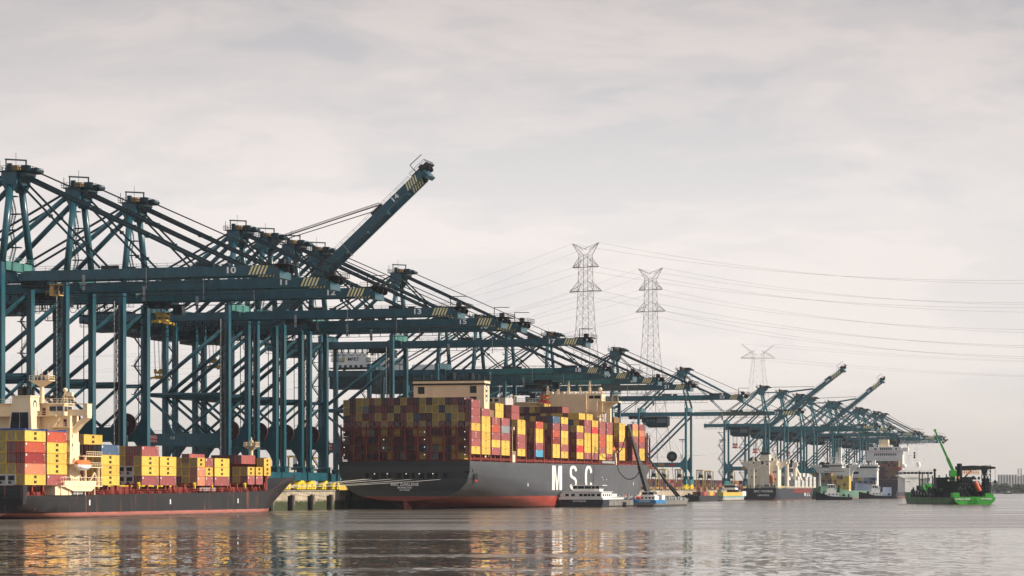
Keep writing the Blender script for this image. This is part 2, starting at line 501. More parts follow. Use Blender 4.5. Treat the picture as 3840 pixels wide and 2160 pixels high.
# the terminal's apron, one slab behind the quay wall
def quay_poly(u0, u1, s0, s1, z0, z1):
    b = MB()
    c = [P(s0, u0), P(s0, u1), P(s1, u1), P(s1, u0)]
    return b._add([(p.x, p.y, z0) for p in c] + [(p.x, p.y, z1) for p in c], [(0, 1, 2, 3), (4, 5, 6, 7), (0, 1, 5, 4), (1, 2, 6, 5), (2, 3, 7, 6), (3, 0, 4, 7)])
ASPHALT = mat('terminal_asphalt', (0.075, 0.072, 0.068), 0.9, var=0.3, scale=0.05)
tag(build('quay', quay_poly(-1500, -1.2, -900, 2900, -3, QUAY_Z), ASPHALT), kind='structure')
LAND = mat('far_land', (0.07, 0.08, 0.06), 0.95, var=0.4, scale=0.01)
mb = MB()
mb.box(-6400, 6400, 4700, 12400, -2, 1.6)
tag(build('land', mb, LAND), kind='structure')

# quay wall with its fender piles
def quay_wall_mat():
    m = mat('quay_concrete', (0.42, 0.35, 0.26), 0.85, var=0.35, scale=0.5, stretch=(1, 1, 0.2))
    nt = m.node_tree
    bs = nt.nodes['Principled BSDF']
    src = bs.inputs['Base Color'].links[0].from_socket
    g = nt.nodes.new('ShaderNodeTexCoord')
    sp = nt.nodes.new('ShaderNodeSeparateXYZ'); nt.links.new(g.outputs['Object'], sp.inputs[0])
    nz = nt.nodes.new('ShaderNodeTexNoise'); nz.inputs['Scale'].default_value = 0.6; nz.inputs['Detail'].default_value = 6
    nt.links.new(g.outputs['Object'], nz.inputs['Vector'])
    ad = nt.nodes.new('ShaderNodeMath'); ad.operation = 'MULTIPLY_ADD'
    nt.links.new(nz.outputs[0], ad.inputs[0]); ad.inputs[1].default_value = 2.2; nt.links.new(sp.outputs[2], ad.inputs[2])
    st = nt.nodes.new('ShaderNodeMapRange'); st.inputs[1].default_value = 4.1; st.inputs[2].default_value = 4.9; st.inputs[3].default_value = 1; st.inputs[4].default_value = 0
    nt.links.new(ad.outputs[0], st.inputs[0])
    k = nt.nodes.new('ShaderNodeMix'); k.data_type = 'RGBA'
    k.inputs[7].default_value = (0.045, 0.055, 0.022, 1)
    nt.links.new(st.outputs[0], k.inputs[0]); nt.links.new(src, k.inputs[6]); nt.links.new(k.outputs[2], bs.inputs['Base Color'])
    return m
QW = quay_wall_mat()
qw = thing('quay_wall', 'stained concrete quay wall, green with weed below, under the crane rails', 'quay wall', P(0, 0, 0), -TH)
mb = MB().box(-1.2, 0, -900, 2900, -2, QUAY_Z + 0.05)
build('wall', mb, QW, qw)
mb = MB().box(-1.5, 0.35, -900, 2900, QUAY_Z + 0.052, QUAY_Z + 0.42)
build('coping', mb, CONCRETE, qw)
PILE = mat('tarred_pile', (0.02, 0.018, 0.017), 0.7, var=0.3)
pile_me = MB().box(-0.1, 1.5, -1.0, 1.0, -2, 5.2).mesh('fender', PILE)
pad_me = MB().box(0.02, 1.0, -1.3, 1.3, 2.0, 5.6).box(0.02, 0.8, -1.0, 1.0, -1, 2.0).mesh('fender_pad', mat('fender_timber', (0.17, 0.135, 0.11), 0.85, var=0.3))
for k in range(7):
    s = -118 + k * 21.5
    part('fender', pile_me, qw, (0.12, s, 0))
    part('fender_pad', pad_me, qw, (0.1, s + 2.6, 0))
# ================================================================ ship-to-shore gantry cranes
# local axes of a crane: x out over the water from the waterside rail, y along the quay, z up from the quay
GAUGE = -30.5
class Kit:
    def __init__(self): self.items = []
    def add(self, name, mb, mats, parent=None, loc=(0, 0, 0), smooth=False):
        self.items.append((name, mb.mesh(name, mats, smooth) if isinstance(mb, MB) else mb, parent, loc))
        return len(self.items) - 1
    def make(self, root):
        made = []
        for name, me, par, loc in self.items:
            made.append(part(name, me, root if par is None else made[par], loc))
        return made

CRANE_TYPES = {
    'A': dict(zb=58.5, zt=61.2, za=86.0, R=78.0, au=0.0, leg=(1.5, 2.4), portal=(15.6, 19.7), tie=33.0, stay=(59, 27), num=65.5, stripe=(70.6, 76.4), back=-56),
    'B': dict(zb=49.9, zt=52.4, za=74.5, R=71.0, au=0.0, leg=(1.5, 2.2), portal=(15.6, 19.0), tie=34.0, stay=(55, 26), num=61.0, stripe=(65.0, 70.0), back=-50),
    'C': dict(zb=47.2, zt=49.5, za=73.0, R=70.0, au=-4.2, leg=(1.25, 1.7), portal=(14.8, 17.6), tie=None, stay=(45, 22), num=57.0, stripe=(60.5, 69.0), back=-46),
}
def slanted(mb, u0, u1, z0, z1, y, n, frac, lean):
    """n slanted painted bars on the side face at y"""
    w = (u1 - u0 - lean) / (n - 1 + frac)
    for i in range(n):
        a = u0 + i * w
        mb.prism([(a, z0), (a + w * frac, z0), (a + w * frac + lean, z1), (a + lean, z1)], 'y', y - 0.03, y)
    return mb

def crane_kit(T, raised=0.0, lattice=False, paint=None):
    p = CRANE_TYPES[T]
    zb, zt, za, R_, au = p['zb'], p['zt'], p['za'], p['R'] if not lattice else 57.0, p['au']
    lx, ly = p['leg']
    W = 9.5 if T != 'C' else 8.6
    G = GAUGE
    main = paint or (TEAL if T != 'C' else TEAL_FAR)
    k = Kit()
    near = T == 'A'
    n = 12 if near else 8
    # legs and the beams that tie them
    z_top = zt + 2.4
    for u in (0, G):
        for w in (-W, W):
            k.add('leg', MB().box(u - lx / 2, u + lx / 2, w - ly / 2, w + ly / 2, 6.9, z_top), main)
    for u in (0, G):
        mb = MB().box(u - 0.95, u + 0.95, -13.2, 13.2, 3.9, 6.9)
        mb.box(u - 1.25, u + 1.25, -W - 1.6, -W + 1.6, 6.9, 9.0).box(u - 1.25, u + 1.25, W - 1.6, W + 1.6, 6.9, 9.0)
        mb.box(u - 1.6, u + 1.6, -13.0, 13.0, 8.6, 8.75)
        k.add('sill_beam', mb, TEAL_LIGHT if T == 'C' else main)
        for w in (-8.4, 8.4):
            b = MB()
            for d in (-2.6, 2.6):
                b.prism([(w + d - 2.3, 1.6), (w + d + 2.3, 1.6), (w + d + 1.0, 3.2), (w + d - 1.0, 3.2)], 'x', u - 0.8, u + 0.8)
                for e in (-1.25, 1.25):
                    b.prism([(w + d + e - 1.0, 0.7), (w + d + e + 1.0, 0.7), (w + d + e + 0.5, 1.9), (w + d + e - 0.5, 1.9)], 'x', u - 0.62, u + 0.62)
            b.prism([(w - 3.4, 2.7), (w + 3.4, 2.7), (w + 1.4, 3.9), (w - 1.4, 3.9)], 'x', u - 0.95, u + 0.95)
            bi = k.add('bogie', b, YEL)
            wl = MB()
            for d in (-3.85, -1.35, 1.35, 3.85):
                wl.disc((u, w + d - 0.42, 0.48), 'x', 0.42, 0.5, 12).disc((u, w + d + 0.42, 0.48), 'x', 0.42, 0.5, 12)
            k.add('wheel_set', wl, BLACK, bi)
    a0, a1 = p['portal']
    for w in (-W, W):
        b = MB().box(G + lx / 2, -lx / 2, w - 0.85, w + 0.85, a0, a1)
        hz = 5.2 if near else 4.0
        for x0, sg in ((G + lx / 2, 1), (-lx / 2, -1)):
            b.prism([(x0, a0 - 0.004), (x0 + sg * 3.2, a0 - 0.004), (x0 + sg * 1.3, a0 - hz * 0.45), (x0, a0 - hz)], 'y', w - 0.8, w + 0.8)
            b.prism([(x0, a1 + 0.004), (x0 + sg * 3.0, a1 + 0.004), (x0 + sg * 1.2, a1 + hz * 0.45), (x0, a1 + hz)], 'y', w - 0.8, w + 0.8)
        if near: b.rail([(G + 4, w - 0.8, a1), (-4, w - 0.8, a1)], 1.1, 3, 0.05)
        k.add('portal_beam', b, main)
        if p['tie']:
            tz = p['tie']
            k.add('tie_beam', MB().tube((G + lx / 2, w, tz), (-lx / 2, w, tz), 0.62, n=n), main, smooth=True)
            k.add('brace', MB().tube((G * 0.5 - 0.9, w, a1), (-0.6, w, tz - 0.5), 0.5, n=n), main, smooth=True)
            k.add('brace', MB().tube((G * 0.5 + 0.9, w, a1), (G + 0.6, w, tz - 0.5), 0.5, n=n), main, smooth=True)
            k.add('brace', MB().tube((G + 0.6, w, tz + 0.4), (-0.5, w, zb - 2.5), 0.72, n=n), main, smooth=True)
        else:
            k.add('brace', MB().bar((G + 0.6, w, a1 - 0.4), (-0.5, w, zb - 1.0), 1.05), main)
    if p['tie']:
        k.add('tie_beam', MB().tube((G, -W + ly / 2, p['tie']), (G, W - ly / 2, p['tie']), 0.6, n=n), main, smooth=True)
    for u in (0, G):
        b = MB().box(u - 1.0, u + 1.0, -W + ly / 2, W - ly / 2, zt + 0.25, zt + 2.7)
        if near and u == 0:
            b.rail([(-1.0, -W, zt + 2.7), (1.4, -W, zt + 2.7), (1.4, W, zt + 2.7)], 1.2, 2, 0.06)
        k.add('cross_beam', b, TEAL_SUNLIT if (u == 0 and near) else main)
    # the fixed girder with its walkway and the machinery on it
    gy = 3.9
    b = MB()
    for w in (-gy, gy): b.box(p['back'], 2.2, w - 0.6, w + 0.6, zb, zt)
    for u in range(int(p['back']) + 1, 0, 9): b.box(u, u + 0.7, -gy + 0.6, gy - 0.6, zb + 0.4, zt - 0.4)
    b.box(p['back'] - 0.8, p['back'], -gy - 0.6, gy + 0.6, zb - 0.3, zt + 0.2)
    k.add('girder', b, main)
    b = MB().box(p['back'], 2.0, -gy - 1.75, -gy - 0.75, zb - 1.7, zb - 1.58)
    for u in range(int(p['back']), 2, 4): b.bar((u, -gy - 0.75, zb + 0.3), (u, -gy - 0.75, zb - 1.6), 0.12)
    b.rail([(p['back'], -gy - 1.7, zb - 1.6), (2, -gy - 1.7, zb - 1.6)], 1.1, 3, 0.05)
    b.rail([(p['back'], -gy - 0.5, zt), (G - 2, -gy - 0.5, zt)], 1.1, 3, 0.05)
    k.add('walkway', b, DARK)
    if near:
        b = MB()
        for u in range(-33, -4, 3):
            b.bar((u, -2.4, zb - 0.3), (u, -2.4, zb - 1.9), 0.5, 0.3).bar((u + 0.8, -2.4, zb - 0.4), (u + 0.8, -2.4, zb - 1.5), 0.12)
            b.path([(u, -2.4, zb - 1.4), (u + 0.9, -2.4, zb - 2.8), (u + 2.1, -2.4, zb - 2.8), (u + 3, -2.4, zb - 1.4)], 0.1, 5)
        k.add('festoon_cable', b, BLACK)
        for u0 in (-27, -12):
            b = MB()
            b.box(u0, u0 + 5, -6.6, -5.0, zb - 5.6, zb - 5.4)
            for x in (u0, u0 + 2.5, u0 + 5):
                for y in (-6.6, -5.0): b.bar((x, y, zb - 5.6), (x, y, zb - 0.4), 0.16)
            b.rail([(u0, -6.6, zb - 5.5), (u0 + 5, -6.6, zb - 5.5)], 1.1, 1.25, 0.07).bar((u0, -6.6, zb - 2.8), (u0 + 5, -6.6, zb - 2.8), 0.14)
            k.add('catwalk_cage', b, BLACK)
    # the boom, which tilts about its hinge when raised
    hinge = Vector((3.0, 0, zb + 0.6))
    xf = Matrix.Translation(hinge) @ Matrix.Rotation(-raised - (0.0035 if not raised else 0), 4, 'Y') @ Matrix.Translation(-hinge)
    b = MB(); b.xf = xf
    if lattice:
        for w in (-3.2, 3.2):
            for z in (zb, zt + 0.6): b.bar((2.6, w, z), (R_, w, z), 0.55)
            for i in range(16):
                u0 = 2.6 + i * (R_ - 2.6) / 16; u1 = u0 + (R_ - 2.6) / 16
                b.bar((u0, w, zb), ((u0 + u1) / 2, w, zt + 0.6), 0.3); b.bar(((u0 + u1) / 2, w, zt + 0.6), (u1, w, zb), 0.3)
    else:
        for w in (-gy, gy):
            b.prism([(2.6, zb), (R_ - 1.2, zb), (R_, zb + 0.7), (R_, zt), (4.6, zt), (2.6, zb + 1.2)], 'y', w - 0.6, w + 0.6)
    for u in range(9, int(R_) - 4, 10): b.box(u, u + 0.7, -gy + 0.6, gy - 0.6, zb + 0.4, zt - 0.5)
    b.box(R_, R_ + 1.6, -gy - 0.6, gy + 0.6, zb - 0.9, zb + 1.6)
    boom = k.add('boom', b, main)
    b = MB(); b.xf = xf
    b.box(R_ - 3, R_ + 4.2, -gy - 1.2, gy + 1.2, zt + 0.02, zt + 0.2)
    b.rail([(R_ - 3, -gy - 1.2, zt + .2), (R_ + 4.2, -gy - 1.2, zt + .2), (R_ + 4.2, gy + 1.2, zt + .2), (R_ - 3, gy + 1.2, zt + .2)], 1.2, 1.8, 0.07)
    b.cbox((R_ + 1.2, -1.5, zt + 0.9), (1.6, 1.2, 1.4)).cbox((R_ + 0.2, 2.0, zt + 1.1), (1.4, 1.6, 1.8))
    b.disc((R_ + 2.6, -2, zb + 1.6), 'y', 0.9, 0.4, 14).disc((R_ + 2.6, 2, zb + 1.6), 'y', 0.9, 0.4, 14)
    b.bar((R_ - 1, -gy, zt), (R_ - 1, -gy, zt + 3.6), 0.22).bar((R_ - 1, -gy, zt + 3.6), (R_ + 4.5, -gy, zt + 3.5), 0.22)
    k.add('tip_platform', b, DARK, boom)
    b = MB(); b.xf = xf
    b.box(5, R_ - 18, -gy - 1.65, -gy - 0.8, zb - 1.7, zb - 1.56)
    for u in range(6, int(R_) - 18, 4): b.bar((u, -gy - 0.72, zb + 0.3), (u, -gy - 0.72, zb - 1.6), 0.14)
    b.rail([(5, -gy - 1.6, zb - 1.6), (R_ - 18, -gy - 1.6, zb - 1.6)], 1.1, 4, 0.045, mid=False)
    b.rail([(8, -gy - 0.4, zt), (R_ - 4, -gy - 0.4, zt)], 1.15, 3, 0.05)
    b.rail([(8, gy + 0.4, zt), (R_ - 4, gy + 0.4, zt)], 1.15, 3, 0.05, mid=False)
    for u in (30, 58):
        b.cbox((u, -gy, zt + 0.5), (5, 0.9, 0.9))
        b.cbox((u + 3, gy, zt + 0.6), (2.2, 1.2, 1.1))
    k.add('boom_walkway', b, DARK, boom)
    for u in (22, 41):
        b = MB(); b.xf = xf
        b.box(u, u + 0.9, -gy - 0.74, -gy - 0.62, zb - 3.0, zb + 1.2) if u == 22 else b.bar((u, -gy - 0.7, zb - 3), (u, -gy - 0.7, zt), 0.22)
        k.add('cable_ladder', b, GALV, boom)
    if lattice: pass
    else:
        for yy in (-gy, gy):
            b = MB(); b.xf = xf
            slanted(b, p['stripe'][0], p['stripe'][1], zb + 0.12, zt - 0.12, yy - 0.602, 5, 0.52, 1.1)
            k.add('hazard_stripe', b, STRIPE, boom)
    # the A-frame, its head and what hangs from it
    for w in (-1, 1):
        k.add('mast_post', MB().tube((0.2 if T != 'C' else 0.6, w * (W - 0.4), zt + 2.5), (au, w * 3.4, za), 0.98 if near else (0.85 if T == 'B' else 0.62), n=14 if near else 8), main, smooth=True)
        k.add('back_leg', MB().tube((au - 1.4, w * 3.4, za + 1.4), (G + 0.6, w * (W - 1.2), zt + 2.2), 0.78 if near else 0.55, n=n), main, smooth=True)
        k.add('back_stay', MB().tube((au - 1.8, w * 3.0, za + 2.4), (p['back'] + 3, w * gy, zt + 0.3), 0.36 if near else 0.30, n=6), TEAL_DARK)
    b = MB()
    b.box(au - 2.3, au + 2.3, -4.6, 4.6, za - 0.4, za + 3.0)
    b.prism([(au - 2.2, za - 0.4), (au + 2.2, za - 0.4), (au + 1.2, za - 2.2), (au - 1.2, za - 2.2)], 'y', -4.4, -2.4)
    b.prism([(au - 2.2, za - 0.4), (au + 2.2, za - 0.4), (au + 1.2, za - 2.2), (au - 1.2, za - 2.2)], 'y', 2.4, 4.4)
    b.prism([(au + 2.3, za + 0.2), (au + 4.6, za + 2.2), (au + 4.6, za + 3.4), (au + 2.3, za + 3.0)], 'y', -3.2, 3.2)
    head = k.add('mast_head', b, main)
    b = MB()
    b.box(au - 3.3, au + 5.8, -5.2, 5.2, za + 3.02, za + 3.2)
    b.rail([(au - 3.3, 5.2, za + 3.2), (au - 3.3, -5.2, za + 3.2), (au + 5.8, -5.2, za + 3.2), (au + 5.8, 5.2, za + 3.2)], 1.3, 1.5, 0.07)
    b.cbox((au + 4.2, -2.5, za + 4.0), (2.4, 1.4, 1.5)).cbox((au + 4.4, 2.6, za + 3.9), (2.2, 1.6, 1.4)).cbox((au + 6.4, 0, za + 3.4), (2.0, 4.6, 0.7))
    b.cbox((au - 0.2, -3.6, za + 4.3), (1.2, 1.0, 2.1)).cbox((au + 1.0, 3.3, za + 4.1), (1.6, 1.0, 1.8))
    k.add('head_platform', b, TEAL_DARK, head)
    b = MB()
    h = 6.6 if near else 5.2
    if T != 'C':
        b.bar((au - 1.6, -3, za + 3.2), (au - 1.6, -3, za + h), 0.28).bar((au + 2.6, 1, za + 3.2), (au + 2.6, 1, za + h), 0.34).bar((au - 1.9, -3, za + h), (au + 2.8, 1, za + h), 0.42)
    b.bar((au - 1.2, 2.5, za + 3.2), (au - 1.2, 2.5, za + h + 2.4), 0.09).bar((au - 3.0, -4, za + 3.2), (au - 3.0, -4, za + 6.2), 0.14)
    k.add('service_gantry', b, TEAL_DARK, head)
    b = MB()
    for w in (-1.6, 0, 1.6): b.disc((au + 0.4, w, za + 4.1), 'y', 1.0, 0.35, 14)
    k.add('sheave', b, mat('ochre_paint', (0.36, 0.20, 0.06), 0.6, var=0.3), head)
    hs = xf @ Vector((p['stay'][0], 0, zt + 0.4))
    hi = xf @ Vector((p['stay'][1], 0, zt + 0.4))
    tip = xf @ Vector((R_ - 10, 0, zt + 0.6))
    for w in (-1, 1):
        if not raised:
            a = Vector((au + 3.2, w * 3.0, za + 1.8)); e = Vector((hs.x, w * gy, hs.z))
            b = MB()
            gap = 0.42
            for o in (-gap, gap):
                b.bar(a + Vector((0, o, o * 0.6)), e + Vector((0, o, 0.1)), 0.42 if near else 0.5, 0.62 if near else 0.6)
            for f in (0.36, 0.68):
                m_ = a.lerp(e, f)
                b.cbox(m_, (1.4, 1.5, 0.9))
            b.bar(e + Vector((-1.2, 0, 0)), e + Vector((1.2, 0, -0.3)), 1.2, 1.0)
            k.add('fore_stay', b, TEAL_DARK if T != 'C' else main)
            a = Vector((au + 2.2, w * 3.2, za + 0.2)); e = Vector((hi.x, w * gy, hi.z))
            b = MB().bar(a, e, 0.52 if near else 0.42)
            for f in (0.4, 0.72): b.cbox(a.lerp(e, f), (1.0, 0.8, 0.9))
            k.add('inner_stay', b, TEAL_DARK if T != 'C' else main)
        else:
            fold = xf @ Vector((p['stay'][0], w * gy, zt + 0.9))
            mid = xf @ Vector((p['stay'][0] * 0.36, w * gy, zt + 3.0))
            if T == 'A':
                k.add('fore_stay', MB().path([Vector((au + 3.2, w * 3.0, za + 2.2)), fold + Vector((0, 0, 0.4))], 0.16), BLACK)
                k.add('inner_stay', MB().path([xf @ Vector((12, w * gy, zt + 1.2)), xf @ Vector((34, w * gy, zt + 1.0))], 0.4), BLACK)
            else:
                kn = Vector((16, w * 3.4, za + 0.0))
                k.add('fore_stay', MB().bar(fold, kn, 0.75).bar(kn, Vector((au + 2, w * 3.2, za - 0.5)), 0.6).bar(kn, Vector((5, w * gy, zt + 0.4)), 0.5), main)
    b = MB()
    for w in (-2.2, -0.9, 0.9, 2.2):
        b.bar(Vector((au + 5.4, w, za + 3.6)), tip + Vector((0, w * 0.6, 0)) if not raised else (xf @ Vector((p['stay'][0] + 1, w, zt + 2.2))), 0.13 if near else 0.15)
    k.add('hoist_rope', b, BLACK)
    # stairs: zigzag flights inside the A-frame and down the landside
    b = MB()
    z, i = zt + 3, 0
    while z < za - 4:
        y0, y1 = (2.2, 4.6) if i % 2 == 0 else (4.6, 2.2)
        x = -2.6
        for o in (-0.45, 0.45): b.bar((x + o, y0, z), (x + o, y1, z + 4.4), 0.16, 0.26)
        for o in (-0.45, 0.45): b.bar((x + o, y0, z + 1.1), (x + o, y1, z + 5.5), 0.08)
        for j in range(1, 8):
            yy, zz = y0 + (y1 - y0) * j / 8, z + 4.4 * j / 8
            b.box(x - 0.45, x + 0.45, yy - 0.12, yy + 0.12, zz - 0.03, zz + 0.03)
        b.box(x - 1.3, x + 1.9, min(y1, y1) - 0.9, y1 + 0.9, z + 4.34, z + 4.6)
        b.rail([(x - 1.3, y1 - 0.9, z + 4.6), (x - 1.3, y1 + 0.9, z + 4.6)], 1.2, 0.9, 0.06)
        z += 4.7; i += 1
    k.add('stairway', b, TEAL_DARK)
    b = MB()
    z, i = 9.0, 0
    while z < zb - 5:
        x0, x1 = (G - 1.6, G - 5.0) if i % 2 == 0 else (G - 5.0, G - 1.6)
        y = -W + 3.4
        for o in (-0.45, 0.45):
            b.bar((x0, y + o, z), (x1, y + o, z + 4.6), 0.16, 0.26); b.bar((x0, y + o, z + 1.1), (x1, y + o, z + 5.7), 0.09)
        for j in range(1, 8):
            xx, zz = x0 + (x1 - x0) * j / 8, z + 4.6 * j / 8
            b.box(xx - 0.14, xx + 0.14, y - 0.45, y + 0.45, zz - 0.03, zz + 0.03)
        b.box(min(x1 - 0.8, x1), x1 + 1.0, y - 1.0, y + 1.0, z + 4.55, z + 4.8)
        if x1 < G - 3: b.bar((x1, y, z + 4.6), (G - 0.5, y, z + 4.6), 0.25)
        z += 4.9; i += 1
    k.add('stairway', b, TEAL_DARK)
    if T != 'C':
        # lift mast up the near waterside leg, with its pale guide pipe
        b = MB()
        y0, x0 = -W - ly / 2 - 1.15, -0.62
        z0, z1 = 9.2, zb - 1.0
        for dx, dy in ((-.45, -.45), (.45, -.45), (.45, .45), (-.45, .45)): b.box(x0 + dx - .09, x0 + dx + .09, y0 + dy - .09, y0 + dy + .09, z0, z1)
        zz, sgn = z0, 1
        while zz < z1 - 1.4:
            b.bar((x0 - .45 * sgn, y0 - .45, zz), (x0 + .45 * sgn, y0 - .45, zz + 1.4), 0.12).bar((x0 + .45, y0 - .45 * sgn, zz), (x0 + .45, y0 + .45 * sgn, zz + 1.4), 0.12)
            b.box(x0 - .5, x0 + .5, y0 - .5, y0 + .5, zz - 0.05, zz + 0.05)
            zz += 1.4; sgn = -sgn
        lift = k.add('lift_mast', b, DARK)
        k.add('guide_pipe', MB().tube((x0 - 1.05, y0 - 0.1, z0), (x0 - 1.05, y0 - 0.1, z1 + 0.8), 0.17, n=8), GALV, lift)
        b = MB().tube((-2.5, W - 0.4, 20.0), (-2.5, W - 0.4, zb - 4), 0.14, n=6)
        for i in range(6): b.bar((-2.5, W - 0.4, 24 + i * 7.0), (-0.7, W - 0.4, 24 + i * 7.0), 0.16)
        b.box(-3.6, -0.8, W - 1.4, W + 0.6, zb - 6.2, zb - 6.0)
        b.rail([(-0.8, W - 1.4, zb - 6), (-3.6, W - 1.4, zb - 6), (-3.6, W + .6, zb - 6)], 1.2, 1.2, 0.06)
        k.add('cable_conduit', b, BLACK)
    # cable reel on the near portal beam
    rr = 3.4 if T != 'C' else 3.3
    rc = (-2.6, -0.6, 20.9) if T != 'C' else (-9.0, -W + 0.2, a1 + rr + 0.5)
    b = MB().disc(rc, 'y', rr - 0.25, 0.5, 30).ring(rc, 'y', rr - 0.25, rr, 0.9, 30)
    for i in range(24):
        an = i * math.pi / 12
        b.bar((rc[0] + math.cos(an) * 0.9, rc[1] - 0.3, rc[2] + math.sin(an) * 0.9), (rc[0] + math.cos(an) * (rr - 0.2), rc[1] - 0.3, rc[2] + math.sin(an) * (rr - 0.2)), 0.09)
    reel = k.add('cable_reel', b, mat('reel_maroon', (0.05, 0.018, 0.024), 0.6, var=0.3) if near else DARK)
    k.add('reel_hub', MB().ring((rc[0], rc[1] - 0.3, rc[2]), 'y', 0.5, 1.0, 0.5, 14).bar((rc[0], rc[1] + 0.5, rc[2]), (rc[0], rc[1] + 0.5, a1 if T == 'C' else 6.9), 0.6), GREY, reel)
    # machinery house
    if T == 'A':
        b = MB().box(-53, -38, -5.2, 5.2, zb - 3.2, zb - 0.02).box(-52, -39, -3.0, 3.0, zb - 0.02, zt + 1.0)
        for i in range(6): b.box(-52 + i * 2.3, -51 + i * 2.3, -5.26, -5.2, zb - 2.5, zb - 1.2)
        k.add('machine_house', b, TEAL_DARK)
    elif T == 'B':
        b = MB().box(-47, -34, -4.6, 4.6, zt + 1.3, zt + 7.4).box(-46.6, -34.4, -4.3, 4.3, zt + 7.4, zt + 7.8)
        hse = k.add('machine_house', b, WHITE)
        for i in range(5): k.add('vent', MB().box(-46 + i * 2.4, -44.8 + i * 2.4, -4.75, -4.6, zt + 1.4, zt + 2.4), DARK, hse)
        b = MB().box(-50, -30, -7, 7, zt + 0.9, zt + 1.28).box(-50, -30, -6, 6, zb - 5.5, zb - 0.1)
        k.add('machine_deck', b, TEAL_DARK)
    else:
        b = MB().box(-27, -13, -4.6, 4.6, zb - 5.8, zb - 0.3)
        b.prism([(-27, zb - 5.8), (-13, zb - 5.8), (-15, zb - 7.2), (-25, zb - 7.2)], 'y', -4.3, 4.3)
        hse = k.add('machine_house', b, TEAL_DARK)
        k.add('vent_panel', MB().box(-19.6, -13.8, -4.75, -4.6, zb - 4.4, zb - 1.2), GREY, hse)
        for i in range(3): k.add('vent', MB().box(-26 + i * 2, -25 + i * 2, -4.72, -4.6, zb - 3.4, zb - 2.3), GREY, hse)
    return k

def trolley_kit(T):
    p = CRANE_TYPES[T]
    zb = p['zb']
    k = Kit()
    b = MB().box(-4, 4, -3.2, 3.2, zb - 1.2, zb - 0.1)
    for x in (-3.2, 0, 3.2): b.box(x - 0.9, x + 0.9, -2.4, 2.4, zb - 1.9, zb - 1.2)
    for x in (-3, 3):
        for y in (-2.9, 2.9): b.disc((x, y, zb - 0.3), 'y', 0.5, 0.3, 10)
    b.rail([(-4.6, -3.6, zb - 1.2), (4.6, -3.6, zb - 1.2)], 1.1, 1.5, 0.06)
    t = k.add('trolley', b, TEAL_DARK)
    b = MB().box(4.3, 7.3, -2.6, 0.2, zb - 4.1, zb - 3.85).box(4.3, 7.3, -2.6, 0.2, zb - 1.2, zb - 0.9).box(4.3, 5.5, -2.5, 0.1, zb - 3.85, zb - 1.2)
    for x in (7.1,):
        for y in (-2.5, 0.1): b.bar((x, y, zb - 3.9), (x, y, zb - 1.1), 0.18)
    b.rail([(3.6, -3.2, zb - 4.0), (7.6, -3.2, zb - 4.0)], 1.1, 1.2, 0.06)
    c = k.add('operator_cab', b, TEAL_DARK, t)
    k.add('window', MB().box(5.5, 7.2, -2.45, 0.05, zb - 3.8, zb - 1.25), GLASS, c)
    return k

KITS = {}
def kit(T, raised=0.0, lattice=False):
    key = (T, round(raised, 3), lattice)
    if key not in KITS: KITS[key] = crane_kit(T, raised, lattice)
    return KITS[key]
TKITS = {t: trolley_kit(t) for t in 'ABC'}
NUMW = ['ten', 'eleven', 'twelve', 'thirteen', 'fourteen', 'fifteen', 'sixteen', 'seventeen', 'eighteen', 'nineteen', 'twenty', 'twenty-one', 'twenty-two', 'twenty-three',
        'twenty-four', 'twenty-five', 'twenty-six', 'twenty-seven', 'twenty-eight', 'twenty-nine', 'thirty', 'thirty-one', 'thirty-two', 'thirty-three']
# number, kind, row position given as the column (photo) its waterside legs or mast stand in, boom angle
CRANES = [(10, 'A', 60, 0), (11, 'A', 296, 0), (12, 'A', 505, 0), (13, 'A', 892, 0), (14, 'A', 998, 42.0), (15, 'A', 1096, 0), (16, 'A', 1191, 0), (17, 'A', 1496, 0),
          (18, 'B', 1662, 0), (19, 'B', 1793, 0), (20, 'B', 1911, 0), (21, 'B', 2061, 0), (22, 'B', 2308, 0),
          (23, 'C', 2582, 0), (24, 'C', 2876, 37.0), (25, 'C', 2947, 0), (26, 'C', 3010, 0), (27, 'C', 3058, 38.5), (28, 'C', 3127, 0), (29, 'C', 3148, 0),
          (30, 'C', 3229, 0), (31, 'C', 3252, 0), (32, 'C', 3295, 0), (33, 'C', 3322, 0)]
TROLLEY_U = {10: 7, 11: -9, 12: 9.4, 13: 22, 14: -40, 15: -30, 16: -22, 17: -8, 18: -20, 19: 31, 20: 12, 21: -14, 22: -24, 23: -34, 24: -24, 25: -24, 26: -12, 27: -20, 28: 4, 29: -12, 30: 26, 31: 20, 32: 10, 33: 4}
WHERE = {10: 'nearest of the row, with a cream cab under its boom', 11: 'second of the row, above the black ship\'s deckhouse', 12: 'third of the row, behind the black ship',
         13: 'first after the wide gap behind the black ship', 14: 'its boom raised steeply into the sky', 15: 'boom just under crane thirteen', 16: 'boom tip half hidden under crane fifteen',
         17: 'standing behind the stern of the big ship', 18: 'highest boom over the big ship with a pale panel', 19: 'boom one below crane eighteen', 20: 'boom one below crane nineteen',
         21: 'boom with an olive panel over the big ship', 22: 'beside the big ship\'s bow stack', 23: 'standing clear just past the big ship\'s bow', 24: 'larger of two raised booms far off',
         25: 'first low boom past raised crane twenty-four', 26: 'boom one below crane twenty-five', 27: 'smaller of two raised booms far off', 28: 'far off, past the second raised boom',
         29: 'far off, boom one below crane twenty-eight', 30: 'far off over the white-topped ships', 31: 'far off, lowest numbered boom', 32: 'far off, last but one of the row', 33: 'last of the row, lattice boom'}
CRANE_ROOT, CRANE_S = {}, {}
num_cache = {}
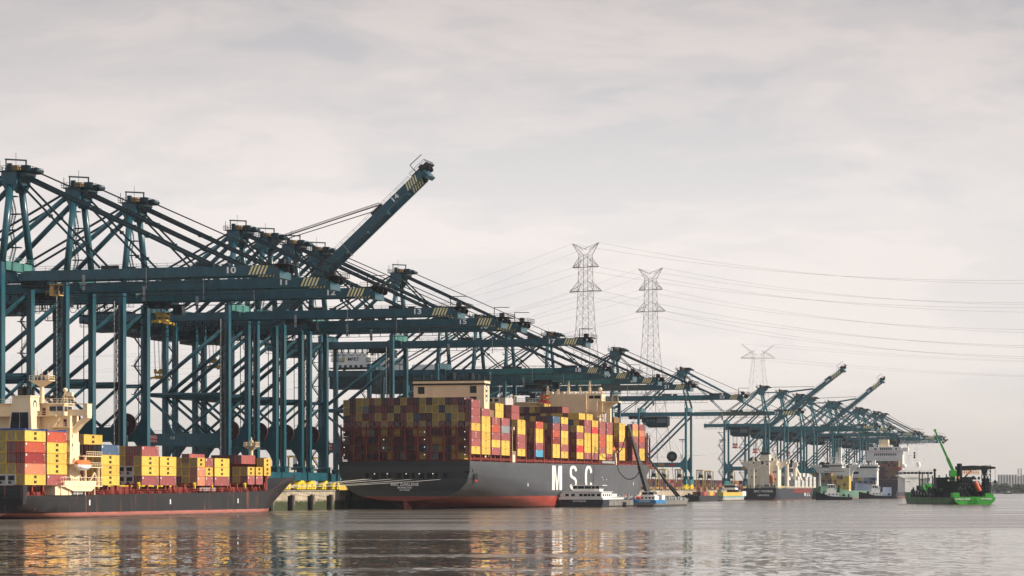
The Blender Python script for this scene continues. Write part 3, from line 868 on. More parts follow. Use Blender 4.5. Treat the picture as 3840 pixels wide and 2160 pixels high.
for no, T, px, ang in CRANES:
    s = s_at(px, -4.0)
    CRANE_S[no] = s
    p = CRANE_TYPES[T]
    colour = 'dark teal' if T != 'C' else 'blue-teal'
    root = thing('gantry_crane', f'{colour} gantry crane {NUMW[no - 10]}, {WHERE[no]}', 'crane', P(s, -4.0, QUAY_Z), -TH, 'container cranes along the quay')
    CRANE_ROOT[no] = root
    lattice = no >= 32
    K = kit(T, math.radians(ang), lattice)
    made = K.make(root)
    boom = next(o for o, it in zip(made, K.items) if it[0] == 'boom')
    tk = TKITS[T].make(root)
    for o, it in zip(tk, TKITS[T].items):
        if it[2] is None: o.location = (TROLLEY_U[no], 0, 0)
    if no == 10:
        cab = next(o for o, it in zip(tk, TKITS[T].items) if it[0] == 'operator_cab')
        cab.data = cab.data.copy(); cab.data.materials[0] = mat('cream_orange_paint', (0.72, 0.45, 0.14), 0.5)
    # painted number, pale panel
    zb, zt = p['zb'], p['zt']
    hinge = Vector((3.0, 0, zb + 0.6))
    rot = -math.radians(ang) - (0.0035 if not ang else 0)
    xf = Matrix.Translation(hinge) @ Matrix.Rotation(rot, 4, 'Y') @ Matrix.Translation(-hinge)
    if not lattice:
        me = text_mesh(str(no), 2.4 if T == 'A' else 2.2, NUMWHITE, 0.02, 0.06, 1.35, 1.0, name='lettering')
        me.transform(xf @ Matrix.Translation((p['num'], -3.9 - 0.63, (zb + zt) / 2 + 0.05)) @ Matrix.Rotation(math.radians(90), 4, 'X'))
        part('lettering', me, boom)
        if T != 'A' and not ang:
            mb = MB(); mb.xf = xf
            mb.box(21, 50, -3.9 - 0.615, -3.9 - 0.602, zb + 0.12, zt - 0.12)
            build('panel', mb, OLIVE if no in (21, 23, 29) else TEAL_LIGHT, boom)
    if T == 'A':
        # maker's plate on the near portal beam
        if no in (13, 17):
            mb = MB().box(-29.4, -25.2, -9.5 - 0.95, -9.5 - 0.86, 16.6, 19.3)
            pl = build('maker_plate', mb, RED, root)
            o = part('plate_border', MB().ring((0, 0, 0), 'y', 1.72, 1.92, 0.06, 28).mesh('plate_border', WHITE), pl, (-27.3, -10.47, 18.45)); o.scale = (1, 1, 0.36)
            lettering('ZPMC', 0.95, WHITE, pl, (-27.3, -10.47, 18.45), FACE_BACK, extrude=0.02, offset=0.03, sx=1.25)
            lettering('上海振华重工', 0.66, WHITE, pl, (-27.3, -10.47, 17.1), FACE_BACK, extrude=0.02, offset=0.01, sx=1.0)
        lettering(str(no), 1.3, WHITE, root, (-19.8, -9.5 - 0.88, 18.2), FACE_BACK, extrude=0.02, offset=0.02, sx=1.4)
    elif T == 'B' and no == 18:
        house = next(o for o, it in zip(made, K.items) if it[0] == 'machine_house')
        lettering('MPET', 2.0, BLACK, house, (-39.4, -4.63, zt + 4.9), FACE_BACK, extrude=0.02, offset=0.03, sx=1.1)
        mb = MB()
        for dz in (0, 0.75):
            mb.prism([(-45.2, zt + 5.6 - dz), (-44.4, zt + 4.7 - dz), (-43.2, zt + 5.9 - dz), (-43.2, zt + 5.4 - dz), (-44.4, zt + 4.2 - dz), (-45.2, zt + 5.1 - dz)], 'y', -4.64, -4.602)
        build('logo', mb, YEL, house)
    elif T == 'C':
        mb = MB().box(-17.5, -13.5, -8.6 - 0.9, -8.6 - 0.86, 15.3, 17.1)
        build('notice_panel', mb, mat('tan_board', (0.42, 0.22, 0.10), 0.6), root)
        mb = MB().box(-11, -7, -8.6 - 0.9, -8.6 - 0.86, 15.6, 16.8)
        build('maker_plate', mb, RED, root)

OCHRE = mat('spreader_ochre', (0.58, 0.37, 0.05), 0.6, var=0.4, scale=1.5)
# spreaders hanging on their falls under the trolleys
def spreader(no, z_abs, colour, label):
    p = CRANE_TYPES[dict((c[0], c[1]) for c in CRANES)[no]]
    u = TROLLEY_U[no]
    base = P(CRANE_S[no], -4.0 + u, z_abs)
    r = thing('spreader', label, 'spreader', base, -TH, 'container spreaders under the cranes')
    b = MB().box(-0.5, 0.5, -6.0, 6.0, 0.35, 0.95)
    for y in (-5.9, 5.9): b.box(-1.2, 1.2, y - 0.25, y + 0.25, 0.2, 0.85)
    b.box(-1.1, 1.1, -2.6, 2.6, 0.9, 1.5)
    for x in (-1.15, 1.15):
        for y in (-6, 6): b.box(x - 0.16, x + 0.16, y - 0.16, y + 0.16, -0.1, 0.5)
    build('beam', b, colour, r)
    b = MB().box(-1.4, 1.4, -2.4, 2.4, 2.2, 3.0)
    for x in (-1.1, 1.1):
        for y in (-2.0, 2.0): b.disc((x, y, 3.3), 'y', 0.55, 0.3, 12).bar((x, y, 1.4), (x, y, 2.3), 0.3)
    build('headblock', b, OCHRE if colour is not RED else ORANGE, r)
    b = MB()
    top = p['zb'] + QUAY_Z - 1.5 - z_abs
    for x in (-1.1, 1.1):
        for y in (-2.3, -1.7, 1.7, 2.3): b.bar((x, y, 3.4), (x * 1.5, y, top), 0.09)
    build('hoist_rope', b, CABLE, r)
    return r
spreader(12, 58.5, OCHRE, 'yellow spreader close under the trolley of crane twelve')
spreader(14, 46.5, OCHRE, 'yellow spreader hanging low behind the legs of crane fourteen')
spreader(15, 51.5, OCHRE, 'yellow spreader hanging between the legs of crane fifteen')
spreader(17, 41.0, OCHRE, 'yellow spreader hanging above the big ship\'s stern stack')
spreader(19, 46.2, RED, 'red spreader holding a container before the big ship\'s bridge')
spreader(24, 38.0, RED, 'red spreader hanging landside at the legs of crane twenty-four')
spreader(25, 35.5, RED, 'red spreader hanging landside of crane twenty-five, lower than its neighbour')
spreader(26, 34.0, RED, 'red spreader hanging above the cargo ship\'s cream deckhouse')
spreader(30, 30.5, ORANGE, 'orange spreader hanging beside the white ship bridge')
# ================================================================ containers
def box_mat(name, c, var=0.24):
    """container paint: streaks of dirt down the sides and a small difference from box to box"""
    m = mat(name, c, 0.55, var=var, scale=0.9, stretch=(1, 1, 0.22))
    nt = m.node_tree
    bs = nt.nodes['Principled BSDF']
    src = bs.inputs['Base Color'].links[0].from_socket
    oi = nt.nodes.new('ShaderNodeObjectInfo')
    mr = nt.nodes.new('ShaderNodeMapRange'); mr.inputs[3].default_value = 0.86; mr.inputs[4].default_value = 1.1
    hs = nt.nodes.new('ShaderNodeHueSaturation')
    nt.links.new(oi.outputs['Random'], mr.inputs[0]); nt.links.new(mr.outputs[0], hs.inputs['Value'])
    nt.links.new(src, hs.inputs['Color']); nt.links.new(hs.outputs[0], bs.inputs['Base Color'])
    return m
BOXC = {
    'Y': ('yellow', (0.72, 0.475, 0.09)), 'R': ('red-brown', (0.345, 0.098, 0.092)), 'D': ('dark red', (0.26, 0.03, 0.028)), 'O': ('orange-red', (0.52, 0.10, 0.05)),
    'S': ('faded orange', (0.66, 0.24, 0.13)), 'B': ('slate blue', (0.07, 0.12, 0.20)), 'N': ('navy blue', (0.02, 0.05, 0.12)), 'L': ('light blue', (0.08, 0.34, 0.52)),
    'G': ('grey', (0.27, 0.29, 0.30)), 'W': ('white', (0.62, 0.60, 0.56)), 'X': ('bright red', (0.56, 0.045, 0.045)), 'M': ('dark maroon', (0.12, 0.028, 0.04)), 'T': ('tan', (0.30, 0.17, 0.07)),
}
BOXM = {k: box_mat('container_' + v[0].replace(' ', '_').replace('-', '_'), v[1]) for k, v in BOXC.items()}
DOORM = {k: mat('door_' + v[0].replace(' ', '_').replace('-', '_'), ((0.43, 0.31, 0.09) if k == 'Y' else tuple(x * 0.62 + 0.012 for x in v[1])), 0.6, var=0.35, scale=2.2, stretch=(1, 1, 0.3)) for k, v in BOXC.items()}  # container paint darkened: the shade on the door ends put into the colour
RODM = mat('door_rod', (0.30, 0.27, 0.25), 0.5, var=0.2)
def box_shape(mb, L, H, x=0.0, y=0.0, z=0.0, fine=True):
    """a container with its frame proud of corrugated sides; x is its centre, y its door end, z its floor"""
    w = 1.22
    for sx_ in (-1, 1):
        for yy in (0.0, L - 0.16):
            a, b = sorted((x + sx_ * w, x + sx_ * (w - 0.16)))
            mb.box(a, b, y + yy, y + yy + 0.16, z, z + H)
        a, b = sorted((x + sx_ * w, x + sx_ * (w - 0.12)))
        mb.box(a, b, y + 0.16, y + L - 0.16, z, z + 0.17)
        mb.box(a, b, y + 0.16, y + L - 0.16, z + H - 0.12, z + H)
        n = (22 if L > 10 else 11) if fine else 1
        st = (L - 0.32) / n
        xo, xi = x + sx_ * (w - 0.03), x + sx_ * (w - 0.10)
        pts = []
        for i in range(n):
            y0 = y + 0.16 + i * st
            pts += [(xi, y0), (xi, y0 + st * 0.3), (xo, y0 + st * 0.45), (xo, y0 + st * 0.85)]
        pts.append((xi, y + L - 0.16))
        vs = [(p[0], p[1], z + 0.17) for p in pts] + [(p[0], p[1], z + H - 0.12) for p in pts]
        m_ = len(pts)
        mb._add(vs, [(i, i + 1, i + 1 + m_, i + m_) for i in range(m_ - 1)])
    mb.box(x - w + 0.16, x + w - 0.16, y + 0.10, y + L - 0.06, z + 0.02, z + H - 0.06)
    for yy in (0.0, L - 0.14):
        mb.box(x - w + 0.16, x + w - 0.16, y + yy, y + yy + 0.09, z + H - 0.14, z + H - 0.002)
        mb.box(x - w + 0.16, x + w - 0.16, y + yy, y + yy + 0.09, z, z + 0.16)
    return mb
_cm = {}
def cmesh(L, H, c):
    if (L, H, c) not in _cm: _cm[L, H, c] = box_shape(MB(), L, H).mesh('container', BOXM[c])
    return _cm[L, H, c]
_dm = {}
def dmesh(H, c):
    if (H, c) not in _dm:
        b = MB()
        for sg in (-1, 1):
            a, e = sorted((sg * 0.03, sg * 1.04))
            b.box(a, e, 0.05, 0.098, 0.18, H - 0.16)
        b.use(1)
        for xx in (-0.78, -0.34, 0.34, 0.78): b.box(xx - 0.035, xx + 0.035, -0.01, 0.05, 0.1, H - 0.1)
        for xx in (-0.56, 0.56): b.box(xx - 0.25, xx + 0.25, 0.005, 0.05, H * 0.42, H * 0.42 + 0.06)
        _dm[H, c] = b.mesh('door', [DOORM[c], RODM])
    return _dm[H, c]
REEFER = {}
def rmesh(H):
    if H not in REEFER:
        b = MB().box(-1.0, 1.0, 0.03, 0.098, 0.2, H - 0.15)
        b.use(1).box(-0.8, 0.8, -0.02, 0.03, H * 0.45, H * 0.85).box(-0.8, -0.1, -0.01, 0.03, 0.3, H * 0.35)
        REEFER[H] = b.mesh('cooling_unit', [DOORM['W'], BLACK])
    return REEFER[H]
LOGO = {}
def logo_mesh(kind, H):
    if (kind, H) not in LOGO:
        t = text_mesh('m\nsc' if kind == 'big' else 'm\ns\nc', 1.25 if kind == 'big' else 0.95, BLACK if kind != 'pale' else STRIPE, 0.015, 0.06, 1.15, 1.0, name='lettering')
        xs = [v.co.x for v in t.vertices]; ys = [v.co.y for v in t.vertices]
        cx, cy = (min(xs) + max(xs)) / 2, (min(ys) + max(ys)) / 2
        hgt = max(ys) - min(ys)
        t.transform(Matrix.Translation((-cx, -cy, 0)))
        t.transform(Matrix.Diagonal((H * 0.95 / hgt, H * 0.74 / hgt, 1, 1)))
        LOGO[kind, H] = t
    return LOGO[kind, H]
N_BOX = [0]
MARKS = {}
def mark_mesh(L, H):
    if (L, H) not in MARKS:
        b = MB().box(1.222, 1.235, 0.5, 1.15, H - 0.85, H - 0.3)
        for i in range(9): b.box(1.222, 1.235, L - 0.62, L - 0.42, 0.5 + i * 0.2, 0.62 + i * 0.2)
        b.box(1.222, 1.235, L * 0.5 - 0.7, L * 0.5 - 0.3, 0.28, 0.42).box(1.222, 1.235, L - 1.5, L - 0.7, H - 0.5, H - 0.36)
        MARKS[L, H] = b.mesh('marking_print', RODW)
    return MARKS[L, H]
RODW = mat('stencil_white', (0.70, 0.68, 0.64), 0.6)
def container(s, u, z, L, H, c, label, group, logo=None, door=True, reefer=False):
    """u: the outboard face's distance from the quay edge; s: the door end"""
    o = part('container', cmesh(L, H, c), None)
    o.location = P(s, u - 1.22, z); o.rotation_euler = (0, 0, -TH)
    tag(o, label, 'container', group)
    N_BOX[0] += 1
    if reefer: part('cooling_unit', rmesh(H), o)
    elif door: part('door', dmesh(H, c), o)
    if logo:
        k = part('lettering', logo_mesh(logo, H), o, (1.225, L * 0.5, H * 0.52))
        k.rotation_euler = FACE_SIDE
    elif 'stack from' in label or 'side stack' in label or ' in the ' in label: part('marking_print', mark_mesh(L, H), o)
    return o
STUFF = MB()                                        # every further container: one object, coloured box by box
STUFF_KEYS = list(BOXC)
def more(s, u, z, L, H, c, fine=False, frame=None):
    STUFF.use(STUFF_KEYS.index(c))
    p = P(s, u - 1.22, z)
    STUFF.xf = (Matrix.Translation(p) @ Matrix.Rotation(-TH, 4, 'Z')) if frame is None else frame
    w = 1.21
    STUFF.box(-w, w, 0.05, L - 0.05, 0.03, H - 0.04)
    for x in (-w - 0.01, w - 0.10): STUFF.box(x, x + 0.11, 0.0, 0.12, 0, H)
    STUFF.box(-w + 0.1, w - 0.1, 0.0, 0.05, H - 0.16, H - 0.04)
    STUFF.use(len(STUFF_KEYS))
    for x in (-0.72, -0.3, 0.3, 0.72): STUFF.box(x - 0.03, x + 0.03, 0.0, 0.06, 0.08, H - 0.1)

# ================================================================ hull lofting
def loft(stations, deck=True):
    """stations: (y, [(half breadth, z) from keel to rail]); symmetrical about x = 0"""
    b = MB()
    n = len(stations[0][1])
    if len(stations) > 5:                            # round the lines between the given stations
        fine = []
        m = len(stations)
        for i in range(m - 1):
            y0, y1 = stations[i][0], stations[i + 1][0]
            ya, yb = stations[max(0, i - 1)][0], stations[min(m - 1, i + 2)][0]
            for j in range(5):
                t = j / 5
                h00, h10, h01, h11 = 2 * t ** 3 - 3 * t * t + 1, t ** 3 - 2 * t * t + t, -2 * t ** 3 + 3 * t * t, t ** 3 - t * t
                pts = []
                for q in range(n):
                    v = []
                    for c in (0, 1):
                        p0, p1 = stations[i][1][q][c], stations[i + 1][1][q][c]
                        pa, pb = stations[max(0, i - 1)][1][q][c], stations[min(m - 1, i + 2)][1][q][c]
                        d0 = (p1 - p0) / (y1 - y0); da = (p0 - pa) / (y0 - ya) if i else d0
                        db = (pb - p1) / (yb - y1) if i < m - 2 else d0
                        g0 = 0 if d0 * da <= 0 else 2 * d0 * da / (d0 + da)
                        g1 = 0 if d0 * db <= 0 else 2 * d0 * db / (d0 + db)
                        v.append(h00 * p0 + h10 * (y1 - y0) * g0 + h01 * p1 + h11 * (y1 - y0) * g1)
                    pts.append(tuple(v))
                fine.append((y0 + (y1 - y0) * t, pts))
        fine.append(stations[-1])
        stations = fine
    for y, pts in stations:
        b.v += [(hb, y, z) for hb, z in pts] + [(-hb, y, z) for hb, z in pts]
    for k in range(len(stations) - 1):
        o, q = k * 2 * n, (k + 1) * 2 * n
        for i in range(n - 1):
            b.f.append((o + i, q + i, q + i + 1, o + i + 1))
            b.f.append((o + n + i + 1, q + n + i + 1, q + n + i, o + n + i))
        if deck: b.f.append((o + n - 1, q + n - 1, q + 2 * n - 1, o + 2 * n - 1))
        b.f.append((o, o + n, q + n, q))
    b.f.append(tuple(range(n)) + tuple(range(2 * n - 1, n - 1, -1)))
    e = (len(stations) - 1) * 2 * n
    b.f.append(tuple(e + i for i in range(n)) + tuple(e + i for i in range(2 * n - 1, n - 1, -1)))
    b.m = [0] * len(b.f)
    return b
def hull_side(stations, y, z):
    """half breadth of a lofted hull at y, z"""
    for (y0, p0), (y1, p1) in zip(stations, stations[1:]):
        if y0 <= y <= y1:
            f = (y - y0) / (y1 - y0)
            pts = [(a[0] + (c[0] - a[0]) * f, a[1] + (c[1] - a[1]) * f) for a, c in zip(p0, p1)]
            for (h0, z0), (h1, z1) in zip(pts, pts[1:]):
                if z0 <= z <= z1: return h0 + (h1 - h0) * (z - z0) / max(1e-6, z1 - z0)
            return pts[-1][0]
    return 0

# ================================================================ the black ship near the camera
F_S, F_U = -342.0, 17.0
fs = thing('container_ship', 'black hulled container ship with cream deckhouse, nearest to the camera along the quay', 'ship', P(F_S, F_U, 0), -TH, 'ships at the quay')
FST = [(0, [(3, -1), (9, 0.6), (14, 2.2), (15.8, 3.8), (16, 5.9)]),
       (14, [(9, -1), (13, 0.4), (15.4, 1.8), (16, 3.6), (16, 5.9)]),
       (34, [(15.4, -1), (15.9, 0.5), (16, 2), (16, 4), (16, 6.0)]),
       (120, [(16, -1), (16, 0.8), (16, 2.4), (16, 4.4), (16, 6.5)]),
       (168, [(16, -1), (16, 1), (16, 3), (16, 5), (16, 6.9)]),
       (182, [(13.3, -1), (13.9, 1), (14.8, 3), (15.6, 5.2), (16, 7.4)]),
       (194, [(9.3, -1), (9.9, 1), (11.4, 3.2), (13.5, 5.6), (15.3, 9.5)]),
       (205, [(4.6, -1), (5.2, 1), (7.2, 3.4), (10.2, 6.2), (13.7, 10.1)]),
       (214, [(0.7, -1), (1.2, 1.2), (3.2, 3.8), (6.6, 6.7), (11.4, 10.5)]),
       (224, [(0.4, 3.4), (0.9, 4.2), (2.2, 5.8), (4.2, 7.8), (8.2, 10.9)]),
       (233, [(0.3, 6.8), (0.6, 7.3), (1.1, 8.2), (2.2, 9.2), (4.5, 11.2)]),
       (241, [(0.1, 10.2), (0.15, 10.4), (0.2, 10.7), (0.25, 11.0), (0.3, 11.5)])]
FHULL = hull_mat('black_hull_paint', (0.022, 0.022, 0.024), (0.42, 0.15, 0.12), 1.45, var=0.25, rust=((0.30, 0.10, 0.05), 0.60, 0.55))
hull = build('hull', loft(FST), FHULL, fs)
mb = MB()
for y in (40, 96, 150): mb.box(hull_side(FST, y, 4.2) + 0.01, hull_side(FST, y, 4.2) + 0.05, y, y + 0.8, 3.3, 4.7)
build('draught_mark', mb, WHITE, hull)
mb = MB()
for y in (3, 8): mb.box(-13, 13, y - 0.15 - 3.2, y - 3.1, 6.0, 6.1)
mb.box(-15.4, 15.4, -0.12, -0.02, 3.6, 5.2)
build('mooring_deck_opening', mb, BLACK, hull)
mb = MB().rail([(15.7, 160, 6.85), (15.7, 40, 6.1)], 1.1, 3, 0.06)
build('railing', mb, REDLEAD, fs)
# hatch coamings, lashing posts
mb = MB().box(-13.2, 13.2, 4, 176, 5.9, 8.2)
build('hatch_coaming', mb, REDBROWN, fs)
post_me = MB().box(-0.32, 0.32, -0.34, 0.34, 0, 2.75).box(-1.6, 0.32, -0.3, 0.3, 2.3, 2.75).prism([(0.32, 0.0), (1.0, 0.0), (0.32, 1.2)], 'y', -0.12, 0.12).mesh('lashing_post', REDLEAD)
FBAYS = {'A': -341.0, 'B': -328.0, 'C': -294.0, 'D': -266.3, 'E': -253.3, 'F': -224.8, 'G': -211.0, 'H': -183.2}
posts = sorted({round(v + d - F_S, 1) for v in FBAYS.values() for d in (-0.5, 6.0, 12.5)} | {61.0, 70.0, 97.5, 109.5, 146.0, 152.0, 172.0, 176.0})
last = -9
for y in posts:
    if y - last < 2.4 or 16 < y < 46: continue
    last = y
    part('lashing_post', post_me, fs, (14.9, y, 5.95 + y / 180))
small_me = MB().box(-0.13, 0.13, -0.13, 0.13, 0, 1.7).mesh('stanchion', REDLEAD)
for i in range(44):
    y = 50 + i * 2.8 + RND.uniform(-0.6, 0.6)
    part('stanchion', small_me, fs, (13.8 + RND.uniform(-0.5, 0.9), y, 6.1))
bracket = MB().ring((0, 0, 0.6), 'x', 0.3, 0.62, 0.5, 10).box(-0.3, 0.3, -0.25, 0.25, -0.6, 0.1).mesh('lashing_bracket', YEL)
for k in 'CDEFGH': part('lashing_bracket', bracket, fs, (15.3, FBAYS[k] - F_S - 0.6, 8.3))
mb = MB().box(14.6, 15.2, 121, 134, 7.0, 8.0)
build('gangway', mb, GALV, fs)
mb = MB().box(-14.5, 15.4, 177.0, 177.5, 7.0, 17.4).box(15.0, 15.4, 176.4, 178.0, 7, 17.4)
for x in range(-12, 15, 4): mb.box(x, x + 0.5, 177.5, 179.0, 7.0, 14.0)
build('breakwater', mb, REDBROWN, fs)
def bulwark(inset, thick):
    mb = MB()
    for sg in (-1, 1):
        for (y0, p0), (y1, p1) in zip(FST[5:10], FST[6:11]):
            h0, z0 = p0[-1]; h1, z1 = p1[-1]
            h0, h1 = h0 - inset, h1 - inset
            a0 = z0 + 0.1 + (1.0 if y0 > 190 else 0)
            mb._add([(sg * (h0 - thick), y0, z0), (sg * (h1 - thick), y1, z1), (sg * (h1 - thick), y1, z1 + 1.0), (sg * (h0 - thick), y0, a0),
                     (sg * h0, y0, z0), (sg * h1, y1, z1), (sg * h1, y1, z1 + 1.0), (sg * h0, y0, a0)],
                    [(0, 1, 2, 3), (7, 6, 5, 4), (0, 4, 5, 1), (3, 2, 6, 7)])
    return mb
bw = build('bulwark', bulwark(0.0, 0.14), FHULL, fs)
build('bulwark_lining', bulwark(0.15, 0.14), REDLEAD, bw)
build('stern_bulwark', MB().box(-15.9, 15.9, 0.1, 0.5, 5.9, 8.5).box(15.4, 15.9, 0.5, 2.4, 5.9, 8.5).box(-15.9, -15.4, 0.5, 2.4, 5.9, 8.5), FHULL, fs)
mb = MB().tube((0, 205, 10.2), (0, 205, 21.2), 0.75, 0.55, n=12).taper((0, 205, 20.2), (1.2, 1.2, 0), (0, 205, 21.4), (4.0, 4.0, 0)).box(-2.1, 2.1, 202.9, 207.1, 21.4, 21.6)
mb.rail([(-2, 203, 21.6), (2, 203, 21.6), (2, 207, 21.6), (-2, 207, 21.6), (-2, 203, 21.6)], 1.2, 1.0, 0.07).tube((0, 205, 21.6), (0, 205, 24.4), 0.22, n=8).cbox((0, 205, 23), (1.0, 0.8, 0.8)).cbox((2.5, 207, 11), (2.4, 2.2, 1.8))
build('foremast', mb, CREAM, fs)
# deckhouse; its own local coordinates are those of the ship: x = u - 17, y = s + 342
def fx(u): return u - F_U
def fy(s): return s - F_S
house = MB().box(fx(4), fx(33), fy(-314), fy(-308.6), 6.0, 26.6)
house.box(fx(2), fx(31), fy(-308.6), fy(-303.5), 6.0, 20.0)
ho = build('deckhouse', house, CREAM, fs)
mb = MB().box(fx(6), fx(30.8), fy(-313), fy(-307.5), 26.62, 29.7).box(fx(5), fx(31.4), fy(-313.6), fy(-306.8), 29.72, 29.95)
mb.box(fx(27.6), fx(31.9), fy(-315.4), fy(-313), 26.62, 29.4).box(fx(27.4), fx(32.1), fy(-315.7), fy(-313), 29.42, 29.62)
wh = build('wheelhouse', mb, CREAM, ho)
mb = MB().box(fx(27.9), fx(29.7), fy(-315.47), fy(-315.4), 27.7, 29.0).box(fx(30.0), fx(31.6), fy(-315.47), fy(-315.4), 27.7, 29.0).box(fx(31.9), fx(31.97), fy(-315.1), fy(-313.3), 27.7, 29.0)
mb.box(fx(30.8), fx(30.87), fy(-312.6), fy(-308), 27.7, 29.1)
build('window', mb, GLASS, wh)
# bridge wing reaching out on a curved bracket
mb = MB().box(fx(31.0), fx(37.2), fy(-312.6), fy(-309.6), 26.62, 26.9).box(fx(36.0), fx(37.2), fy(-312.6), fy(-309.6), 26.9, 29.6).box(fx(31.5), fx(36.0), fy(-312.6), fy(-312.45), 26.9, 28.2).box(fx(31.5), fx(36.0), fy(-309.75), fy(-309.6), 26.9, 28.2)
mb.prism([(fx(33.0), 22.0), (fx(33.0), 23.6), (fx(34.2), 25.0), (fx(36.6), 26.6), (fx(37.2), 26.6), (fx(37.2), 26.0), (fx(35.2), 24.4)], 'y', fy(-312.4), fy(-309.8))
mb.box(fx(33.6), fx(37.3), fy(-312.8), fy(-309.4), 29.62, 29.75)
build('bridge_wing', mb, CREAM, ho)
for z in (23.4, 20.2, 17.2, 14.2):
    mb = MB().box(fx(28), fx(33.9), fy(-316.2), fy(-314.02), z, z + 0.22)
    mb.rail([(fx(28), fy(-316.1), z + .22), (fx(33.8), fy(-316.1), z + .22), (fx(33.8), fy(-314.1), z + .22)], 1.1, 1.4, 0.07)
    build('balcony', mb, CREAM, ho)
mb = MB().box(fx(4), fx(30), fy(-316.4), fy(-314.02), 26.4, 26.62).rail([(fx(6), fy(-316.3), 26.62), (fx(32.5), fy(-316.3), 26.62)], 1.1, 1.6, 0.07)
mb.rail([(fx(6), fy(-313.4), 29.95), (fx(31), fy(-313.4), 29.95), (fx(31), fy(-307), 29.95)], 1.1, 1.6, 0.07)
build('railing', mb, CREAM, ho)
for (u, z) in ((31.2, 24.4), (31.2, 21.3), (31.0, 18.2), (31.6, 15.2), (24.8, 27.4)):
    build('door', MB().box(fx(u), fx(u + 0.9), fy(-314.06), fy(-314.0), z - 0.6, z + 1.3) if u > 25 else MB().box(fx(u), fx(u + 0.9), fy(-313.06), fy(-313.0), z - 0.6, z + 1.3), mat('door_brown', (0.16, 0.035, 0.03)), ho)
mb = MB()
for z in (24.6, 21.4, 18.4): mb.box(fx(29.2), fx(29.8), fy(-314.05), fy(-314), z, z + 0.7)
for z in (18.6, 21.0): mb.box(fx(33), fx(33.04), fy(-312.8), fy(-312.3), z, z + 0.8)
build('porthole', mb, GLASS, ho)
mb = MB()
for o in (-0.4, 0.4): mb.bar((fx(28.8), fy(-315.2 + o), 23.6), (fx(31.0), fy(-315.2 + o), 26.5), 0.16)
for i in range(7): mb.box(fx(28.9 + i * 0.31), fx(29.2 + i * 0.31), fy(-315.6), fy(-314.8), 23.8 + i * 0.41, 23.86 + i * 0.41)
build('stairway', mb, CREAM, ho)
# funnel
mb = MB().taper((fx(21.7), fy(-317.0), 18), (7.2, 6.4, 0), (fx(21.9), fy(-317.0), 31.4), (5.0, 5.2, 0)).box(fx(19.2), fx(24.6), fy(-319.8), fy(-314.2), 31.4, 31.75)
fun = build('funnel', mb, CREAM, fs)
mb = MB()
a, e = Vector((fx(18.75), fy(-319.99), 22.0)), Vector((fx(24.3), fy(-319.73), 28.0))
for i in range(2):
    x0 = fx(18.9) + i * 2.75
    mb._add([(x0 - 0.2 * (1 - i), fy(-320.14), 20.6), (x0 + 2.6, fy(-320.14), 20.6), (x0 + 2.6 - 0.35 * i, fy(-319.86), 27.4), (x0 + 0.45 * (1 - i), fy(-319.86), 27.4),
             (x0 - 0.2 * (1 - i), fy(-319.6), 20.6), (x0 + 2.6, fy(-319.6), 20.6), (x0 + 2.6 - 0.35 * i, fy(-319.4), 27.4), (x0 + 0.45 * (1 - i), fy(-319.4), 27.4)],
            [(0, 1, 2, 3), (0, 4, 5, 1), (1, 5, 6, 2), (2, 6, 7, 3), (3, 7, 4, 0)])
    for j in range(14):
        z = 21 + j * 0.44
        mb.box(x0 + 0.5, x0 + 2.2, fy(-320.2), fy(-319.9), z, z + 0.16)
build('louvre', mb, mat('navy_steel', (0.015, 0.02, 0.035), 0.5), fun)
mb = MB()
for x, y, r in ((20.6, -318, 0.42), (21.6, -317.2, 0.5), (22.7, -317.6, 0.5), (23.5, -316, 0.4), (20.2, -316, 0.3)):
    mb.tube((fx(x), fy(y), 31.7), (fx(x), fy(y), 33.5), r, n=10).tube((fx(x), fy(y), 33.5), (fx(x) + 0.5, fy(y), 34.1), r, n=10)
build('exhaust_pipe', mb, BLACK, fun)
ol = part('logo', MB().ring((0, 0, 0), 'x', 0.72, 1.0, 0.06, 24).mesh('logo', BLACK), fun, (fx(24.55), fy(-317.0), 29.2)); ol.scale = (1, 1.05, 1.4)
# radar mast
mb = MB().tube((fx(23.5), fy(-310.5), 29.9), (fx(23.5), fy(-310.5), 35.6), 0.7, 0.5, n=10).taper((fx(23.5), fy(-310.5), 34.4), (1.2, 1.2, 0), (fx(23.5), fy(-310.5), 35.8), (5.4, 3.2, 0)).box(fx(20.6), fx(26.4), fy(-312.3), fy(-308.7), 35.8, 36.0)
mb.rail([(fx(20.7), fy(-312.2), 36), (fx(26.3), fy(-312.2), 36), (fx(26.3), fy(-308.8), 36)], 1.2, 1.1, 0.08)
for x, h in ((22.2, 40.6), (23.5, 39.0), (25.2, 38.4), (21.4, 38.6)): mb.tube((fx(x), fy(-310.5), 36), (fx(x), fy(-310.5), h), 0.12, n=6)
mb.cbox((fx(23.5), fy(-311.6), 37.1), (3.0, 0.3, 0.3)).cbox((fx(25.2), fy(-311), 36.7), (1.0, 0.9, 1.0))
mast = build('radar_mast', mb, CREAM, fs)
mb = MB().tube((fx(29.4), fy(-310), 29.9), (fx(29.9), fy(-310), 33.2), 0.2, n=8).tube((fx(28.6), fy(-310), 29.9), (fx(29.9), fy(-310), 33.2), 0.15, n=8).dome((fx(29.9), fy(-310), 33.4), 0.6, full=True).cbox((fx(31.4), fy(-310.5), 31.2), (2.4, 0.5, 0.5)).cbox((fx(31.4), fy(-310.5), 32.2), (1.6, 1.2, 1.0))
build('signal_mast', mb, CREAM, fs)
for x in (25.2, 26.2, 30.8, 31.6):
    mb = MB().dome((fx(x), fy(-309.5), 31.6), 0.55, full=True).tube((fx(x), fy(-309.5), 29.95), (fx(x), fy(-309.5), 31.4), 0.14, n=6)
    build('radar_scanner', mb, BLACK, mast)
